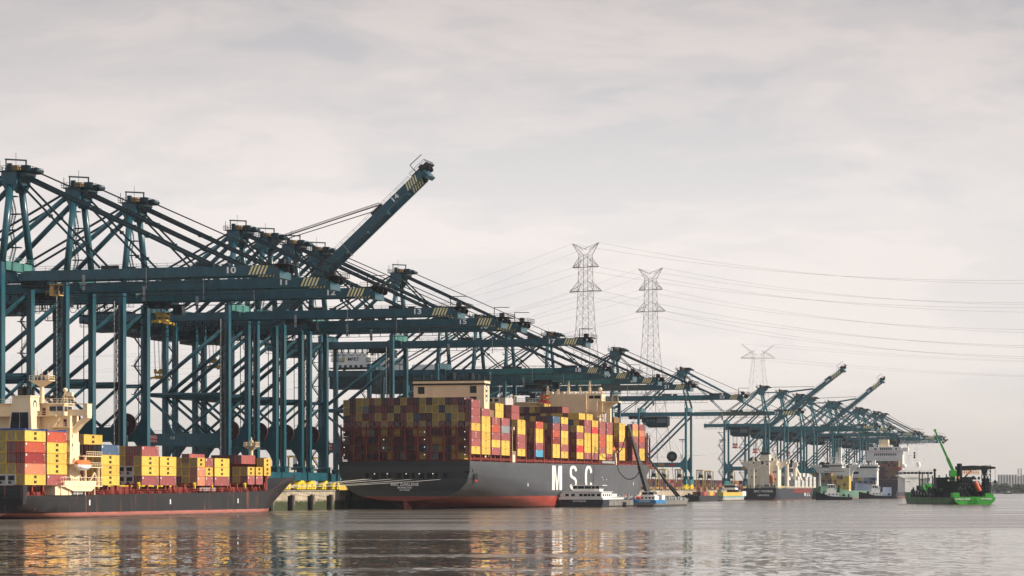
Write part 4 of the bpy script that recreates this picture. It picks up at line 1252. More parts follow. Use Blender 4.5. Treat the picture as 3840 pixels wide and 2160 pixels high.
# boat deck, lifeboat on its davit
mb = MB().box(fx(27), fx(34.2), fy(-322), fy(-296), 8.2, 8.45).box(fx(34.0), fx(34.2), fy(-320), fy(-300), 8.45, 9.7).prism([(fy(-320), 8.2), (fy(-300), 8.2), (fy(-303), 7.0), (fy(-314), 7.0)], 'x', fx(33.7), fx(34.1))
for y in (-321, -316, -311, -306, -300): mb.box(fx(33.2), fx(33.7), fy(y), fy(y) + 0.4, 6.0, 8.2)
mb.rail([(fx(34.1), fy(-322), 8.45), (fx(34.1), fy(-296), 8.45)], 2.2, 1.4, 0.07)
mb.box(fx(30), fx(33.4), fy(-324), fy(-314), 6.0, 8.19)
mb.box(fx(31), fx(34.2), fy(-304), fy(-296), 13.2, 13.4).rail([(fx(34.1), fy(-308), 13.4), (fx(34.1), fy(-296), 13.4)], 1.1, 1.4, 0.07).box(fx(31), fx(34.2), fy(-308.6), fy(-296), 16.1, 16.3).rail([(fx(34.1), fy(-306), 16.3), (fx(34.1), fy(-296), 16.3)], 1.1, 1.4, 0.07)
mb.box(fx(33.4), fx(34.0), fy(-306.4), fy(-305.9), 8.4, 16).box(fx(33.4), fx(34.0), fy(-298), fy(-297.5), 8.4, 13.2)
for y in (-314, -307.5): mb.bar((fx(31), fy(y), 9), (fx(34.4), fy(y), 15.6), 0.4).bar((fx(33.8), fy(y), 8.6), (fx(32.2), fy(y), 13.2), 0.25)
mb.bar((fx(33.6), fy(-304), 8.5), (fx(33.9), fy(-300.5), 11.9), 0.3).bar((fx(33.9), fy(-300.5), 11.9), (fx(33.6), fy(-297), 8.5), 0.3)
build('boat_deck', mb, CREAM, fs)
mb = loft([(0, [(0.2, 0.9), (0.4, 1.2), (0.5, 1.6)]), (1.0, [(0.5, 0.3), (1.1, 0.8), (1.25, 1.5)]), (4, [(0.8, 0.0), (1.35, 0.6), (1.45, 1.5)]), (7, [(0.5, 0.3), (1.1, 0.8), (1.25, 1.5)]), (8, [(0.2, 0.9), (0.4, 1.2), (0.5, 1.6)])])
lb = build('lifeboat', mb, WHITE, fs); lb.location = (fx(35.0), fy(-314.6), 12.4)
mb = loft([(0.3, [(0.5, 1.6), (0.45, 1.9), (0.2, 2.1)]), (1.2, [(1.2, 1.5), (1.1, 2.3), (0.5, 2.7)]), (6.8, [(1.2, 1.5), (1.1, 2.3), (0.5, 2.7)]), (7.7, [(0.5, 1.6), (0.45, 1.9), (0.2, 2.1)])])
build('canopy', mb, ORANGE, lb)
mb = MB().box(fx(31.4), fx(33.5), fy(-313), fy(-307), 6.2, 7.6)
build('gangway_rack', mb, GALV, fs)

# containers on it
LG = 'containers on the black ship'
ZB0, TP, H0 = 8.6, 2.735, 2.66
def stackname(i, n):
    if i == n - 1: return 'topmost'
    if i == 0: return 'bottom'
    return ORD[n - 1 - i] + ' down'
def side_stack(s, cols, name, L=12.19, u=33.0, z0=ZB0, logos=True, start=0, note='', ship='black ship', grp=LG, H=H0, tp=TP, kind='big', reefers=()):
    n = len(cols)
    for i, c in enumerate(cols):
        col = BOXC[c][0]
        lab = f'{col} container, {stackname(i, n)} {name}, {ship}' if n > 1 else f'{col} container alone {name} of the {ship}'
        container(s, u, z0 + (i + start) * tp, L, H, c, lab, grp, logo=(kind if c == 'Y' and logos else None), reefer=i in reefers)
def inward(s, k, cols, name, L=12.19, u=33.0, z0=ZB0, pitch=2.5, ship='black ship', grp=LG, H=H0, tp=TP, reefers=(), start=0):
    n = len(cols)
    for i, c in enumerate(cols):
        container(s, u - pitch * k, z0 + (i + start) * tp, L, H, c, f'{BOXC[c][0]} container end, {stackname(i, n)}, {ORD[k]} stack inboard {name}, {ship}', grp, reefer=i in reefers)
side_stack(FBAYS['A'], 'YSDOY', 'in the sternmost side stack')
for k, cols in ((1, 'WYRRY'), (2, 'WYYYY'), (3, 'YRYYR'), (4, 'RYYRY')):
    inward(FBAYS['A'], k, cols, 'at the stern', reefers=(0,) if k < 3 else ())
side_stack(FBAYS['B'], 'RYYYO', 'in the stack just aft of the deckhouse')
side_stack(FBAYS['C'], 'YYYB', 'in the first stack forward of the deckhouse')
inward(FBAYS['C'], 1, 'RYYM', 'forward of the deckhouse'); inward(FBAYS['C'], 2, 'RRRM', 'forward of the deckhouse')
container(FBAYS['C'], 33 - 5.0, ZB0 + 4 * TP, 12.19, H0, 'Y', 'lone yellow container standing above its row beside the cream deckhouse', LG, logo='big')
side_stack(FBAYS['D'], 'RYYR', 'in the stack with a gap aft of it')
inward(FBAYS['D'], 1, 'WWRR', 'facing the gap', reefers=(0, 1)); inward(FBAYS['D'], 2, 'WWYY', 'facing the gap', reefers=(0, 1)); inward(FBAYS['D'], 3, 'RRYR', 'facing the gap')
side_stack(FBAYS['E'], 'RYY', 'in the low three-high stack amidships'); inward(FBAYS['E'], 1, 'RMY', 'amidships')
side_stack(FBAYS['F'], 'SSY', 'in the aft twenty-foot stack', L=6.06); side_stack(FBAYS['F'] + 6.35, 'RYR', 'in the second twenty-foot stack', L=6.06)
for k, cols in ((1, 'YYY'), (2, 'MYY'), (3, 'NMN')): inward(FBAYS['F'], k, cols, 'by the twenty-foot boxes')
container(FBAYS['F'], 33 - 2.5, ZB0 + 3 * TP - 1.6, 12.19, H0, 'R', 'red-brown container lying behind the twenty-foot stacks of the black ship', LG)
side_stack(FBAYS['G'], 'RYY', 'in the yellow-topped stack before the foredeck'); inward(FBAYS['G'], 1, 'MMY', 'before the yellow-topped stack')
ZF = 9.0
side_stack(FBAYS['H'], 'RY', 'in the aft foredeck pair', L=6.06, z0=ZF); side_stack(FBAYS['H'] + 7.3, 'RY', 'in the forward foredeck pair', L=6.06, z0=ZF)
side_stack(FBAYS['H'] + 14.6, 'YY', 'in the foremost stack by the breakwater', L=6.06, z0=ZF + TP)
for k, cols in ((1, 'YY'), (2, 'MM'), (3, 'MY')): inward(FBAYS['H'], k, cols, 'on the foredeck', z0=ZF)
for k, c in ((1, 'R'), (2, 'M'), (3, 'M'), (4, 'M')):
    container(FBAYS['H'] + 1.2, 33 - 2.5 * k, ZF + 2 * TP + 0.9, 12.19, H0, c, f'{BOXC[c][0]} container on the high foredeck row of the black ship, {ORD[k - 1]} from the water', LG)
for nm, k, zz in (('A', 1, 5), ('A', 2, 5), ('B', 0, 5), ('A', 0, 5)):
    o = part('flat_rack', MB().box(-1.2, 1.2, 0.1, 12.1, 0, 0.22).box(-1.2, 1.2, 0.1, 0.7, 0.22, 0.5).box(-1.2, 1.2, 11.5, 12.1, 0.22, 0.5).mesh('flat_rack', mat('flat_rack_blue', (0.05, 0.11, 0.30))), None)
    o.location = P(FBAYS[nm], 33 - 1.22 - 2.5 * k, ZB0 + zz * TP); o.rotation_euler = (0, 0, -TH)
    tag(o, {'A1': 'folded blue flat rack on the olive second stack at the black ship\'s stern', 'A2': 'folded blue flat rack on the third stack inboard at the black ship\'s stern',
            'B0': 'folded blue flat rack on the orange-red container beside the cream deckhouse', 'A0': 'folded blue flat rack on the top yellow container at the stern corner'}[nm + str(k)], 'flat rack', 'folded flat racks')
# ================================================================ the big grey ship
B_U = 26.5
bs_ = thing('container_ship', 'huge container ship with dark transom and grey side, piled high with containers', 'ship', P(0, B_U, 0), -TH, 'ships at the quay')
BST = [(0, [(0.3, 3.2), (9, 3.6), (14, 4.25), (17.5, 5.0), (21.5, 7.2), (24.3, 10.2), (25.5, 14), (25.6, 18)]),
       (1.2, [(0.6, 2.9), (9.2, 3.5), (14.2, 4.2), (17.7, 4.9), (21.7, 7.1), (24.6, 10.2), (25.6, 14), (25.6, 18)]),
       (18, [(0.6, -1), (1.4, 0.4), (4, 2.0), (12, 3.6), (20, 6.0), (24.4, 9.2), (25.6, 13.4), (25.6, 18)]),
       (42, [(2.5, -1), (6, 0.4), (11, 1.8), (17.5, 3.4), (22.5, 5.6), (25.0, 8.6), (25.6, 12.5), (25.6, 18)]),
       (75, [(11, -1), (15, 0.4), (19.5, 1.8), (22.5, 3.2), (24.6, 5.0), (25.5, 7.8), (25.6, 12), (25.6, 18)]),
       (115, [(21, -1), (23.5, 0.4), (24.6, 1.8), (25.3, 3.2), (25.6, 5.0), (25.6, 7.8), (25.6, 12), (25.6, 18.2)]),
       (150, [(25.4, -1), (25.6, 0.4), (25.6, 1.8), (25.6, 3.2), (25.6, 5.0), (25.6, 8), (25.6, 12), (25.6, 18.3)]),
       (285, [(25.4, -1), (25.6, 0.4), (25.6, 1.8), (25.6, 3.2), (25.6, 5.0), (25.6, 8), (25.6, 12), (25.6, 19)]),
       (312, [(20, -1), (20.5, 0.4), (21, 1.8), (21.8, 3.4), (22.8, 5.4), (24.0, 9), (25.0, 13), (25.6, 19.3)]),
       (334, [(11.5, -1), (12, 0.4), (12.6, 1.8), (13.8, 3.4), (15.6, 5.4), (18.4, 9), (21.4, 13), (24.2, 19.8)]),
       (350, [(4.5, -1), (5, 0.4), (5.6, 1.8), (6.8, 3.4), (8.8, 5.6), (12, 9.4), (16, 13.6), (20.6, 20.2)]),
       (360, [(0.5, -1), (0.8, 0.4), (1.2, 1.8), (2.4, 3.6), (4.4, 6), (7.6, 10), (11.5, 14.2), (16.6, 20.6)]),
       (369, [(0.3, 6), (0.5, 7), (0.8, 8), (1.4, 9.5), (2.6, 11.5), (4.2, 14), (7, 17), (10.4, 21)]),
       (378, [(0.1, 18), (0.15, 18.5), (0.2, 19), (0.25, 19.5), (0.3, 20), (0.35, 20.5), (0.5, 21), (0.8, 21.8)])]
BHULL = hull_mat('grey_black_hull_paint', (0.056, 0.060, 0.068), (0.42, 0.075, 0.055), 4.8, var=0.22, scale=0.10, stretch=(1, 1, 2.2), rust=((0.10, 0.09, 0.085), 0.66, 0.3), rough=0.3, spec=0.5)
bh = build('hull', loft(BST), BHULL, bs_)
mb = MB().prism([(-6.2, 3.4), (-1.0, 3.4), (-1.0, -1), (-5.0, -1)], 'x', -0.5, 0.5) if False else MB().taper((0, 5.2, -1.5), (0.9, 6.0, 0), (0, 4.6, 3.4), (1.0, 8.0, 0))
build('rudder', mb, mat('rudder_red', (0.36, 0.075, 0.055), 0.6, var=0.25), bs_)
for i in range(11):
    x = -15.0 + i * 3.0
    build('mooring_port', MB().box(x, x + 2.0 if i % 3 else x + 1.2, -0.06, -0.02, 11.6, 13.6), BLACK, bh)
LAMP = bpy.data.materials.new('deck_lamp'); LAMP.use_nodes = True
_b = LAMP.node_tree.nodes['Principled BSDF']; _b.inputs['Base Color'].default_value = (0.9, 0.88, 0.8, 1); _b.inputs['Emission Color'].default_value = (1.0, 0.93, 0.8, 1); _b.inputs['Emission Strength'].default_value = 1.6
lamp_me = MB().box(-0.16, 0.16, -0.05, 0.0, 0, 0.2).mesh('deck_lamp', LAMP)
for x in (-11.5, -6.5, 0.9, 6.0, 11.3): part('deck_lamp', lamp_me, bs_, (x, -0.07, 13.2))
mb = MB()
mb.box(25.6, 25.66, 6.0, 10.6, 10.2, 13.4).box(25.6, 25.66, 3.2, 4.4, 13.9, 15.2).box(23.2, 25.4, -0.05, -0.01, 13.6, 14.3)
pr = build('side_port', mb, BLACK, bh)
mb = MB()
for i in range(3): mb.disc((25.7, 7.2 + i * 1.2, 10.7), 'x', 0.42, 0.1, 10)
build('fairlead', mb, RED, pr)
lettering('MSC DARLENE', 1.62, NUMWHITE, bh, (0.3, -0.05, 9.3), FACE_BACK, extrude=0.02, offset=0.05, sx=1.02, spacing=1.02)
lettering('MONROVIA', 1.05, NUMWHITE, bh, (0.3, -0.05, 8.1), FACE_BACK, extrude=0.02, offset=0.035, sx=1.0)
lettering('IMO 9930868', 0.72, NUMWHITE, bh, (0.3, -0.05, 7.2), FACE_BACK, extrude=0.02, offset=0.02, sx=1.0)
# the big side letters, drawn as flat plates a few centimetres proud of the plating
def poly_letter(kind, y0, w, z0, h):
    b = MB()
    X0, X1 = 25.605, 25.66
    if kind == 'M':
        t = w * 0.27
        b.prism([(y0, z0), (y0 + t, z0), (y0 + t, z0 + h * 0.78), (y0 + w * 0.42, z0), (y0 + w * 0.58, z0), (y0 + w - t, z0 + h * 0.78), (y0 + w - t, z0), (y0 + w, z0), (y0 + w, z0 + h), (y0 + w - t * 1.3, z0 + h), (y0 + w / 2, z0 + h * 0.27), (y0 + t * 1.3, z0 + h), (y0, z0 + h)], 'x', X0, X1)
    else:
        cy, cz, ry, rz = y0 + w / 2, z0 + h / 2, w / 2, h / 2
        def strip(outer, inner):
            n = len(outer)
            vs = [(X1, *p) for p in outer] + [(X1, *p) for p in inner] + [(X0, *p) for p in outer] + [(X0, *p) for p in inner]
            fs_ = []
            for i in range(n - 1):
                fs_ += [(i, i + 1, n + i + 1, n + i), (2 * n + i, 3 * n + i, 3 * n + i + 1, 2 * n + i + 1), (i, 2 * n + i, 2 * n + i + 1, i + 1), (n + i, n + i + 1, 3 * n + i + 1, 3 * n + i)]
            fs_ += [(0, n, 3 * n, 2 * n), (n - 1, 3 * n - 1, 4 * n - 1, 2 * n - 1)]
            b._add(vs, fs_)
        def arc(cy_, cz_, a, c, t0, t1, n=20, pw=0.8):
            out = []
            for i in range(n + 1):
                t = math.radians(t0 + (t1 - t0) * i / n)
                cc, ss = math.cos(t), math.sin(t)
                out.append((cy_ + a * math.copysign(abs(cc) ** pw, cc), cz_ + c * math.copysign(abs(ss) ** pw, ss)))
            return out
        if kind == 'C':
            strip(arc(cy, cz, ry, rz, 22, 338, 36), arc(cy, cz, ry * 0.46, rz * 0.76, 22, 338, 36))
        else:
            mid = 0.5
            o1 = arc(cy, z0 + h * 0.73, ry * 0.98, h * 0.27, 8, 250, 22); i1 = arc(cy, z0 + h * 0.73, ry * 0.44, h * 0.155, 8, 250, 22)
            o2 = arc(cy, z0 + h * 0.27, ry * 0.44, h * 0.155, 70, -172, 22); i2 = arc(cy, z0 + h * 0.27, ry * 0.98, h * 0.27, 70, -172, 22)
            strip(o1 + o2, i1 + i2)
    return b
for ch, pa, pb in (('M', 2070, 2107), ('S', 2136, 2163.5), ('C', 2193, 2221)):
    s0, s1 = s_at(pa, 52.1), s_at(pb, 52.1)
    build('lettering', poly_letter(ch, s0, s1 - s0, z_at(1837.5, s0, 52.1), z_at(1745.5, s0, 52.1) - z_at(1837.5, s0, 52.1)), WHITE, bh)
mb = MB()
for px_, py_ in ((1980, 1818), (2375, 1814), (2258, 1790), (2262, 1799), (2274, 1799)):
    s0 = s_at(px_, 52.1); z0 = z_at(py_, s0, 52.1); hb = hull_side(BST, s0, z0)
    big = py_ > 1810
    mb.box(hb + 0.01, hb + 0.06, s0 - 0.45, s0 + 0.45, z0 - (0.7 if big else 0.25), z0 + (0.7 if big else 0.25))
build('draught_mark', mb, WHITE, bh)
# deck: hatch blocks, cell guides, rail
mb = MB().box(-23.5, 23.5, 4, 352, 17.9, 18.68)
build('hatch_cover', mb, REDBROWN, bs_)
mb = MB().rail([(25.4, 2, 18.05), (25.4, 150, 18.3), (25.4, 300, 19.2), (23.4, 338, 19.9)], 1.2, 2.4, 0.07)
mb.box(25.0, 25.2, 4, 330, 18.9, 19.3)
build('railing', mb, REDLEAD, bs_)
mb = MB()
for y in range(8, 330, 3):
    mb.box(24.0, 24.9, y, y + RND.uniform(0.5, 1.4), 18.4, 18.4 + RND.uniform(0.6, 1.9))
build('deck_fitting', mb, REDBROWN, bs_)['kind'] = 'stuff'

# column (photo) of each outboard stack's aft edge, its boxes bottom to top, its tiers
BG = 'containers on the big ship'
BX = lambda x: 1700 + 0.3865 * x
BCOL = [(175, 'YRRYRRR'), (275, 'YYYYYR'), (373, 'RYROR'), (467, 'YYRGR'), (623, 'YRRYY'), (800, 'LRYYO'), (965, 'YYDORB'), (1046, 'YRYYRY'), (1198, 'YXYRY'), (1272, 'RYYYRR'),
        (1345, 'RYYYXY'), (1418, 'YROORR'), (1487, 'RYYYRR'), (1610, 'YYRYYY'), (1740, 'RRRRYS'), (1805, 'YYROSR')]
BZ0, BTP, BH = 20.75, 2.905, 2.84
BS = []
cnt = 0
for i, (x, cols) in enumerate(BCOL):
    s = s_at(BX(x), 52.0) + 0.15
    BS.append(s)
    n = len(cols)
    z0 = BZ0 if i < 13 else BZ0 + 0.2 * (i - 12)
    where = f'in the {ORD[i]} side stack from the big ship\'s stern'
    for j, c in enumerate(cols):
        container(s, 52.0, z0 + j * BTP, 12.19, BH, c, f'{BOXC[c][0]} container, {stackname(j, n)} {where}', BG, logo=('small' if c == 'Y' else ('pale' if (i, j) in ((0, 2), (2, 4), (9, 0), (9, 5)) else None)), door=(i in (0, 4, 5, 6, 8, 13, 14)))
# single boxes that stand higher inboard
for i, k, j, c, lab in ((3, 1, 6, 'Y', 'yellow container top of the second row in, aft of the beige funnel block'), (4, 1, 6, 'R', 'red-brown container top of the second row in, forward of the funnel block'),
                        (4, 2, 7, 'W', 'white container topmost beside the funnel block of the big ship'), (4, 3, 7, 'W', 'white refrigerated container end next to the topmost white one'),
                        (4, 4, 7, 'W', 'white refrigerated container end second from the topmost white one'), (9, 3, 6, 'R', 'red-brown container high inboard just aft of the bridge house'),
                        (9, 4, 7, 'R', 'red-brown container on the highest tier aft of the bridge house'), (10, 1, 6, 'Y', 'yellow container one row in, below the bridge lifeboat'),
                        (13, 1, 6, 'T', 'tan container one row in, just forward of the bridge')):
    container(BS[i], 52.0 - 2.5 * k, BZ0 + j * BTP, 12.19, BH, c, lab, BG, logo='small' if c == 'Y' else None, reefer=(c == 'W' and k > 2))
# the stern: twenty stacks wide, eight high; the upper four tiers box by box
rows = ['YRYYRYRRRYDRYRYYRRRR', 'YRYGRRDRYRRDYYYNYYRR', 'RRYDRYRYRRYBRRYYBYYR', 'RRRYRRYRRRYRYRYRRYRR']
names = ['top tier', 'second tier down', 'third tier down', 'fourth tier down']
SZ0, STP = 18.7, 2.9
s_st = BS[0]
for r, cols in enumerate(rows):
    for k, c in enumerate(cols):
        if k == 19: continue                       # the outboard stack is already there
        c = {'R': 'M' if (k * 7 + r * 3) % 5 < 3 else 'R'}.get(c, c)
        zz = SZ0 + (7 - r) * STP - (0.7 if k == 0 else 0.0)
        container(s_st - 0.05, 52.0 - 2.5 * (19 - k) - 0.25, zz, 12.19, 2.84, c, f'{BOXC[c][0]} container end, {names[r]} at the big stern, {ORD[k]} stack from the quay', BG)
for r in range(4):
    for k in range(19):
        c = RND.choice('MYTMRMYGMYTN')
        more(s_st - 0.05, 52.0 - 2.5 * (19 - k) - 0.25, SZ0 + r * STP, 12.19, 2.84, c)
# inboard stacks of the other bays, where a gap or a lower neighbour shows them
tops = {1: 6, 2: 6, 3: 6, 4: 6, 5: 5, 6: 6, 7: 6, 8: 5, 9: 7, 10: 6, 11: 6, 12: 6, 13: 6, 14: 5, 15: 6}
for i in range(1, 16):
    for k in range(1, 17):
        t = tops[i]
        if i == 9 and k >= 4: t = 8
        if i == 4 and k >= 2: t = 7
        if i in (10,) and k >= 2: t = 7
        if i in (5, 8) and k > 3: continue
        for j in range(t):
            if k > 3 and j < t - 3: continue
            if (i, k, j) in ((3, 1, 6), (4, 1, 6), (9, 3, 6), (9, 4, 7), (10, 1, 6), (13, 1, 6)): continue
            more(BS[i], 52.0 - 2.5 * k, BZ0 + j * BTP, 12.19, BH, RND.choice('MMMRNYTMRY' if j < t - 1 else 'YYTMTRMY'))
# bays without an outboard stack: their inner boxes
for x, t, n in ((707, 5, 3), (882, 5, 3), (1120, 5, 3), (1560, 0, 0), (1675, 4, 3)):
    if not t: continue
    s = s_at(BX(x), 52.0)
    for k in range(2, 2 + n):
        for j in range(t): more(s, 52.0 - 2.5 * k, BZ0 + j * BTP, 12.19, BH, RND.choice('MMRNTMMR'))

# lashing bridges between the bays
def bridge_me(z1, full=False, n=20):
    b = MB()
    zs = [18.3, 21.0, 23.9, 26.8, 29.6]
    xs = [25.2, 22.7, 20.2, 17.7] if not full else [25.2 - 2.5 * 2 * i - (0.0) for i in range(11)]
    for i, x in enumerate(xs):
        b.box(x - 0.30, x + 0.30, 0.0, 0.55, 18.0, z1 if i == 0 or full else z1 - 2.0)
        b.box(x - 0.22, x + 0.22, 0.95, 1.3, 18.0, z1 - 2.6)
    x0 = xs[-1]
    for z in zs:
        if z < z1: b.box(x0, 25.5, 0.05, 0.4, z, z + 0.26).box(x0, 25.4, 0.4, 1.2, z, z + 0.08)
    for z in zs[1:]:
        if z < z1: b.box(x0, 25.5, 0.02, 0.12, z + 1.1, z + 1.2)
    if full:
        b.box(x0, 25.5, 0.05, 1.2, z1 - 0.3, z1)
        for z in zs[1:]: b.rail([(x0, 0.05, z + .26), (25.4, 0.05, z + .26)], 1.1, 2.5, 0.05)
        for x in xs:
            b.box(x - 0.2, x + 0.2, 0.0, 0.2, z1, z1 + 1.3)
    return b
full_b = bridge_me(30.6, True).mesh('lashing_bridge', REDBROWN)
o = part('lashing_bridge', full_b, bs_, (0, s_st - 2.4, 0))
mb = MB()
for k in range(19):
    x = 25.2 - 1.25 - 2.5 * k
    for sg in (-1, 1): mb.bar((x - sg * 1.1, s_st - 0.42, 30.7), (x + sg * 1.15, s_st - 0.12, 33.2), 0.075)
build('lashing_rod', mb, mat('lashing_steel', (0.5, 0.47, 0.45), 0.5), o)
mb = MB().box(23.8, 25.5, s_st - 2.4, s_st - 1.4, 30.6, 33.4).bar((25.3, s_st - 1.8, 18), (25.3, s_st - 1.8, 33.4), 0.4) if False else MB().bar((25.4, s_st - 1.8, 18), (25.4, s_st - 1.8, 33.0), 0.35)
build('cell_guide', mb, REDBROWN, o)
for dx, dz in ((-23.5, 20.3), (-23.5, 23.2), (-23.5, 26.0), (-23.5, 28.8), (-8, 22.9), (-8, 26), (8, 20.3), (8, 23.2), (8, 26), (8, 28.8), (23.6, 20.3), (23.6, 23.2), (23.6, 26.0), (23.6, 28.8)):
    part('deck_lamp', lamp_me, o, (dx, -0.02, dz))
std = bridge_me(32.5).mesh('lashing_bridge', REDBROWN)
stops = [s + 12.45 for s in BS[:4]] + [BS[4] - 1.7] + [s_at(BX(x), 52.0) for x in (704, 797 - 10, 879, 962 - 8, 1043, 1117, 1194, 1268, 1341, 1414, 1483, 1552, 1606, 1672, 1736, 1801, 1868)]
for s in stops: part('lashing_bridge', std, bs_, (0, s, 0.0 if s < 250 else 0.6))

# funnel block and bridge house
mb = MB().box(12 - B_U, 41 - B_U, 60, 68, 18.0, 49.4)
fb = build('funnel', mb, BEIGE, bs_)
mb = MB().box(12 - B_U - 0.25, 41 - B_U + 0.25, 59.75, 68.25, 49.4, 50.3)
build('funnel_top', mb, CREAM, fb)
mb = MB().box(12 - B_U - 0.3, 41 - B_U + 0.3, 59.7, 68.3, 48.7, 49.38).box(12 - B_U - 0.3, 41 - B_U + 0.3, 59.7, 68.3, 50.32, 50.75)
build('band', mb, BLACK, fb)
for x, z in ((15.2, 46.6), (36.6, 46.8), (36.6, 42.6), (15.2, 42.2)):
    mb = MB().box(x - 1.4 - B_U, x + 1.3 - B_U, 59.93, 59.99, z - 1.3, z + 1.5)
    for i in range(6):
        for q_ in (0, 1.3): mb.box(x - 1.3 - B_U + q_, x - 0.15 - B_U + q_, 59.88, 59.94, z - 1.1 + i * 0.4, z - 0.85 + i * 0.4)
    build('louvre', mb, DARK, fb)
oo = part('logo', MB().ring((0, 0, 0), 'x', 1.0, 1.12, 0.06, 28).mesh('logo', BLACK), fb, (41.03 - B_U, 63.7, 45.4)); oo.scale = (1, 1.9, 2.9)
_lm = logo_mesh('big', 1.0).copy(); _lm.transform(Matrix.Diagonal((4.0, 4.0, 1, 1)))
lo = part('lettering', _lm, fb, (41.03 - B_U, 63.7, 45.4)); lo.rotation_euler = FACE_SIDE
for x, y, r, h in ((15, 63, 0.5, 2.4), (18, 64, 0.45, 2.0), (22.5, 63, 0.35, 2.6), (27, 64, 1.3, 3.0), (31, 63, 0.4, 2.2), (34.5, 64, 1.2, 2.8), (38, 62, 0.5, 2.4), (39.5, 65, 0.35, 1.6), (24.6, 62, 0.3, 1.6)):
    build('exhaust_pipe', MB().tube((x - B_U, y, 50.7), (x - B_U, y, 50.7 + h), r, n=12), BLACK, fb)

y0 = 249.0
mb = MB().box(20.5 - B_U, 43 - B_U, y0, y0 + 9, 18, 48.3).box(20.5 - B_U, 38 - B_U, y0 - 0.8, y0, 30, 51.4).box(17 - B_U, 45.0 - B_U, y0 + 0.5, y0 + 8.5, 48.3, 51.6)
bhouse = build('bridge_house', mb, BEIGE, bs_)
mb = MB().box(1 - B_U, 53 - B_U, y0 + 1.2, y0 + 6.5, 47.6, 48.3)
for sg in (-1, 1):
    cx = sg * 26
    mb.prism([(sg * 9, 38.0), (sg * 11, 38.0), (sg * 25, 47.6), (sg * 14, 47.6), (sg * 9, 43.5)], 'y', y0 + 2.5, y0 + 5)
    mb.box(min(sg * 24, sg * 26.2), max(sg * 24, sg * 26.2), y0 + 1.4, y0 + 5.4, 48.3, 51.2) if False else mb.box(min(sg * 23.2, sg * 26.2), max(sg * 23.2, sg * 26.2), y0 + 1.4, y0 + 6.2, 51.0, 51.25)
    for dx in (23.4, 26.0): mb.bar((sg * dx, y0 + 1.6, 48.3), (sg * dx, y0 + 1.6, 51), 0.25)
    mb.rail([(sg * 8, y0 + 1.3, 48.3), (sg * 26.3, y0 + 1.3, 48.3)], 1.5, 1.6, 0.1)
    mb.box(min(sg * 20.2, sg * 22.2), max(sg * 20.2, sg * 22.2), y0 + 2.5, y0 + 5, 18, 47.6) if sg > 0 else None
build('bridge_wing', mb, CREAM, bhouse)
mb = MB().box(29.5 - B_U, 32.2 - B_U, y0 - 0.9, y0 - 0.8, 49.4, 50.6) if False else MB().box(39 - B_U, 41.2 - B_U, y0 + 0.4, y0 + 0.5, 49.5, 50.8).box(41.6 - B_U, 44.4 - B_U, y0 + 0.4, y0 + 0.5, 49.5, 50.8).box(17.6 - B_U, 20 - B_U, y0 + 0.4, y0 + 0.5, 49.5, 50.8)
build('window', mb, GLASS, bhouse)
mb = MB()
for x, h in ((18.5, 55.6), (23.5, 56.6), (28.5, 57.6), (34, 55.0), (38.5, 57.8)):
    mb.taper((x - B_U, y0 + 4, 51.6), (1.2, 1.2, 0), (x - B_U, y0 + 4, h), (0.4, 0.4, 0))
    for z in (53, 54.4, 55.6):
        if z < h: mb.box(x - 0.9 - B_U, x + 0.9 - B_U, y0 + 3.8, y0 + 4.2, z, z + 0.16)
mb.cbox((23.5 - B_U, y0 + 3, 56.7), (3.4, 0.3, 0.35)).rail([(17 - B_U, y0 + 0.6, 51.6), (45 - B_U, y0 + 0.6, 51.6), (45 - B_U, y0 + 8, 51.6)], 1.1, 1.4, 0.1)
for x in (20.5, 26, 31.2, 36.5, 41): mb.dome((x - B_U, y0 + 5, 52.4), 0.7, full=True)
mb.tube((43.6 - B_U, y0 + 4, 51.6), (43.6 - B_U, y0 + 4, 53.4), 0.3).dome((43.6 - B_U, y0 + 4, 53.9), 0.9, full=True)
build('mast', mb, CREAM, bhouse)
mb = MB()
for z in (46.4, 43.8): mb.box(38 - B_U, 46.5 - B_U, y0 - 0.5, y0 + 5, z - 3.2, z - 3.0).rail([(38 - B_U, y0 - 0.4, z - 3), (46.4 - B_U, y0 - 0.4, z - 3)], 1.1, 1.3, 0.1)
mb.box(45 - B_U, 45.6 - B_U, y0, y0 + .6, 18, 47.5).box(42 - B_U, 46.5 - B_U, y0, y0 + 4, 19, 25)
build('balcony', mb, CREAM, bhouse)
mb = MB().dome((0, 0, 0), 1.5, 12, 6, 0.75, True)
for sgn, cc in ((1, ORANGE),):
    lb = build('lifeboat', loft([(-5, [(0.2, 0.2), (0.5, 0.9), (0.2, 1.8)]), (-3.5, [(0.7, -0.6), (1.6, 0.8), (0.9, 2.1)]), (3.5, [(0.7, -0.6), (1.6, 0.8), (0.9, 2.1)]), (5, [(0.2, 0.2), (0.5, 0.9), (0.2, 1.8)])]), ORANGE, bs_)
    lb.location = (50.6 - B_U, y0 - 5, 25.0)
mb = MB().taper((25.6 - 1.6, y0 + 1, 18.2), (3.2, 2.0, 0), (25.6 - 1.6, y0 + 1, 24.6), (2.2, 1.6, 0)).box(22, 25.8, y0, y0 + 2, 24.6, 24.9)
build('pilot_ladder_post', mb, CREAM, bs_)
mb = MB().box(25.3, 25.7, s_at(BX(1440), 52), s_at(BX(1562), 52), 19.3, 20.3)
for i in range(9): mb.box(25.72, 25.75, s_at(BX(1445 + i * 13), 52), s_at(BX(1450 + i * 13), 52), 19.5, 20.1)
build('gangway', mb, GALV, bs_)
mb = MB().box(25.0, 25.5, 62.4, 66.5, 18.2, 21.2).rail([(25.5, 62, 21.2), (25.5, 67, 21.2)], 1.2, 1.0, 0.08).bar((25.2, 63, 18), (25.2, 63, 31), 0.3).cbox((25.2, 64, 31.5), (0.9, 1.4, 1.2))
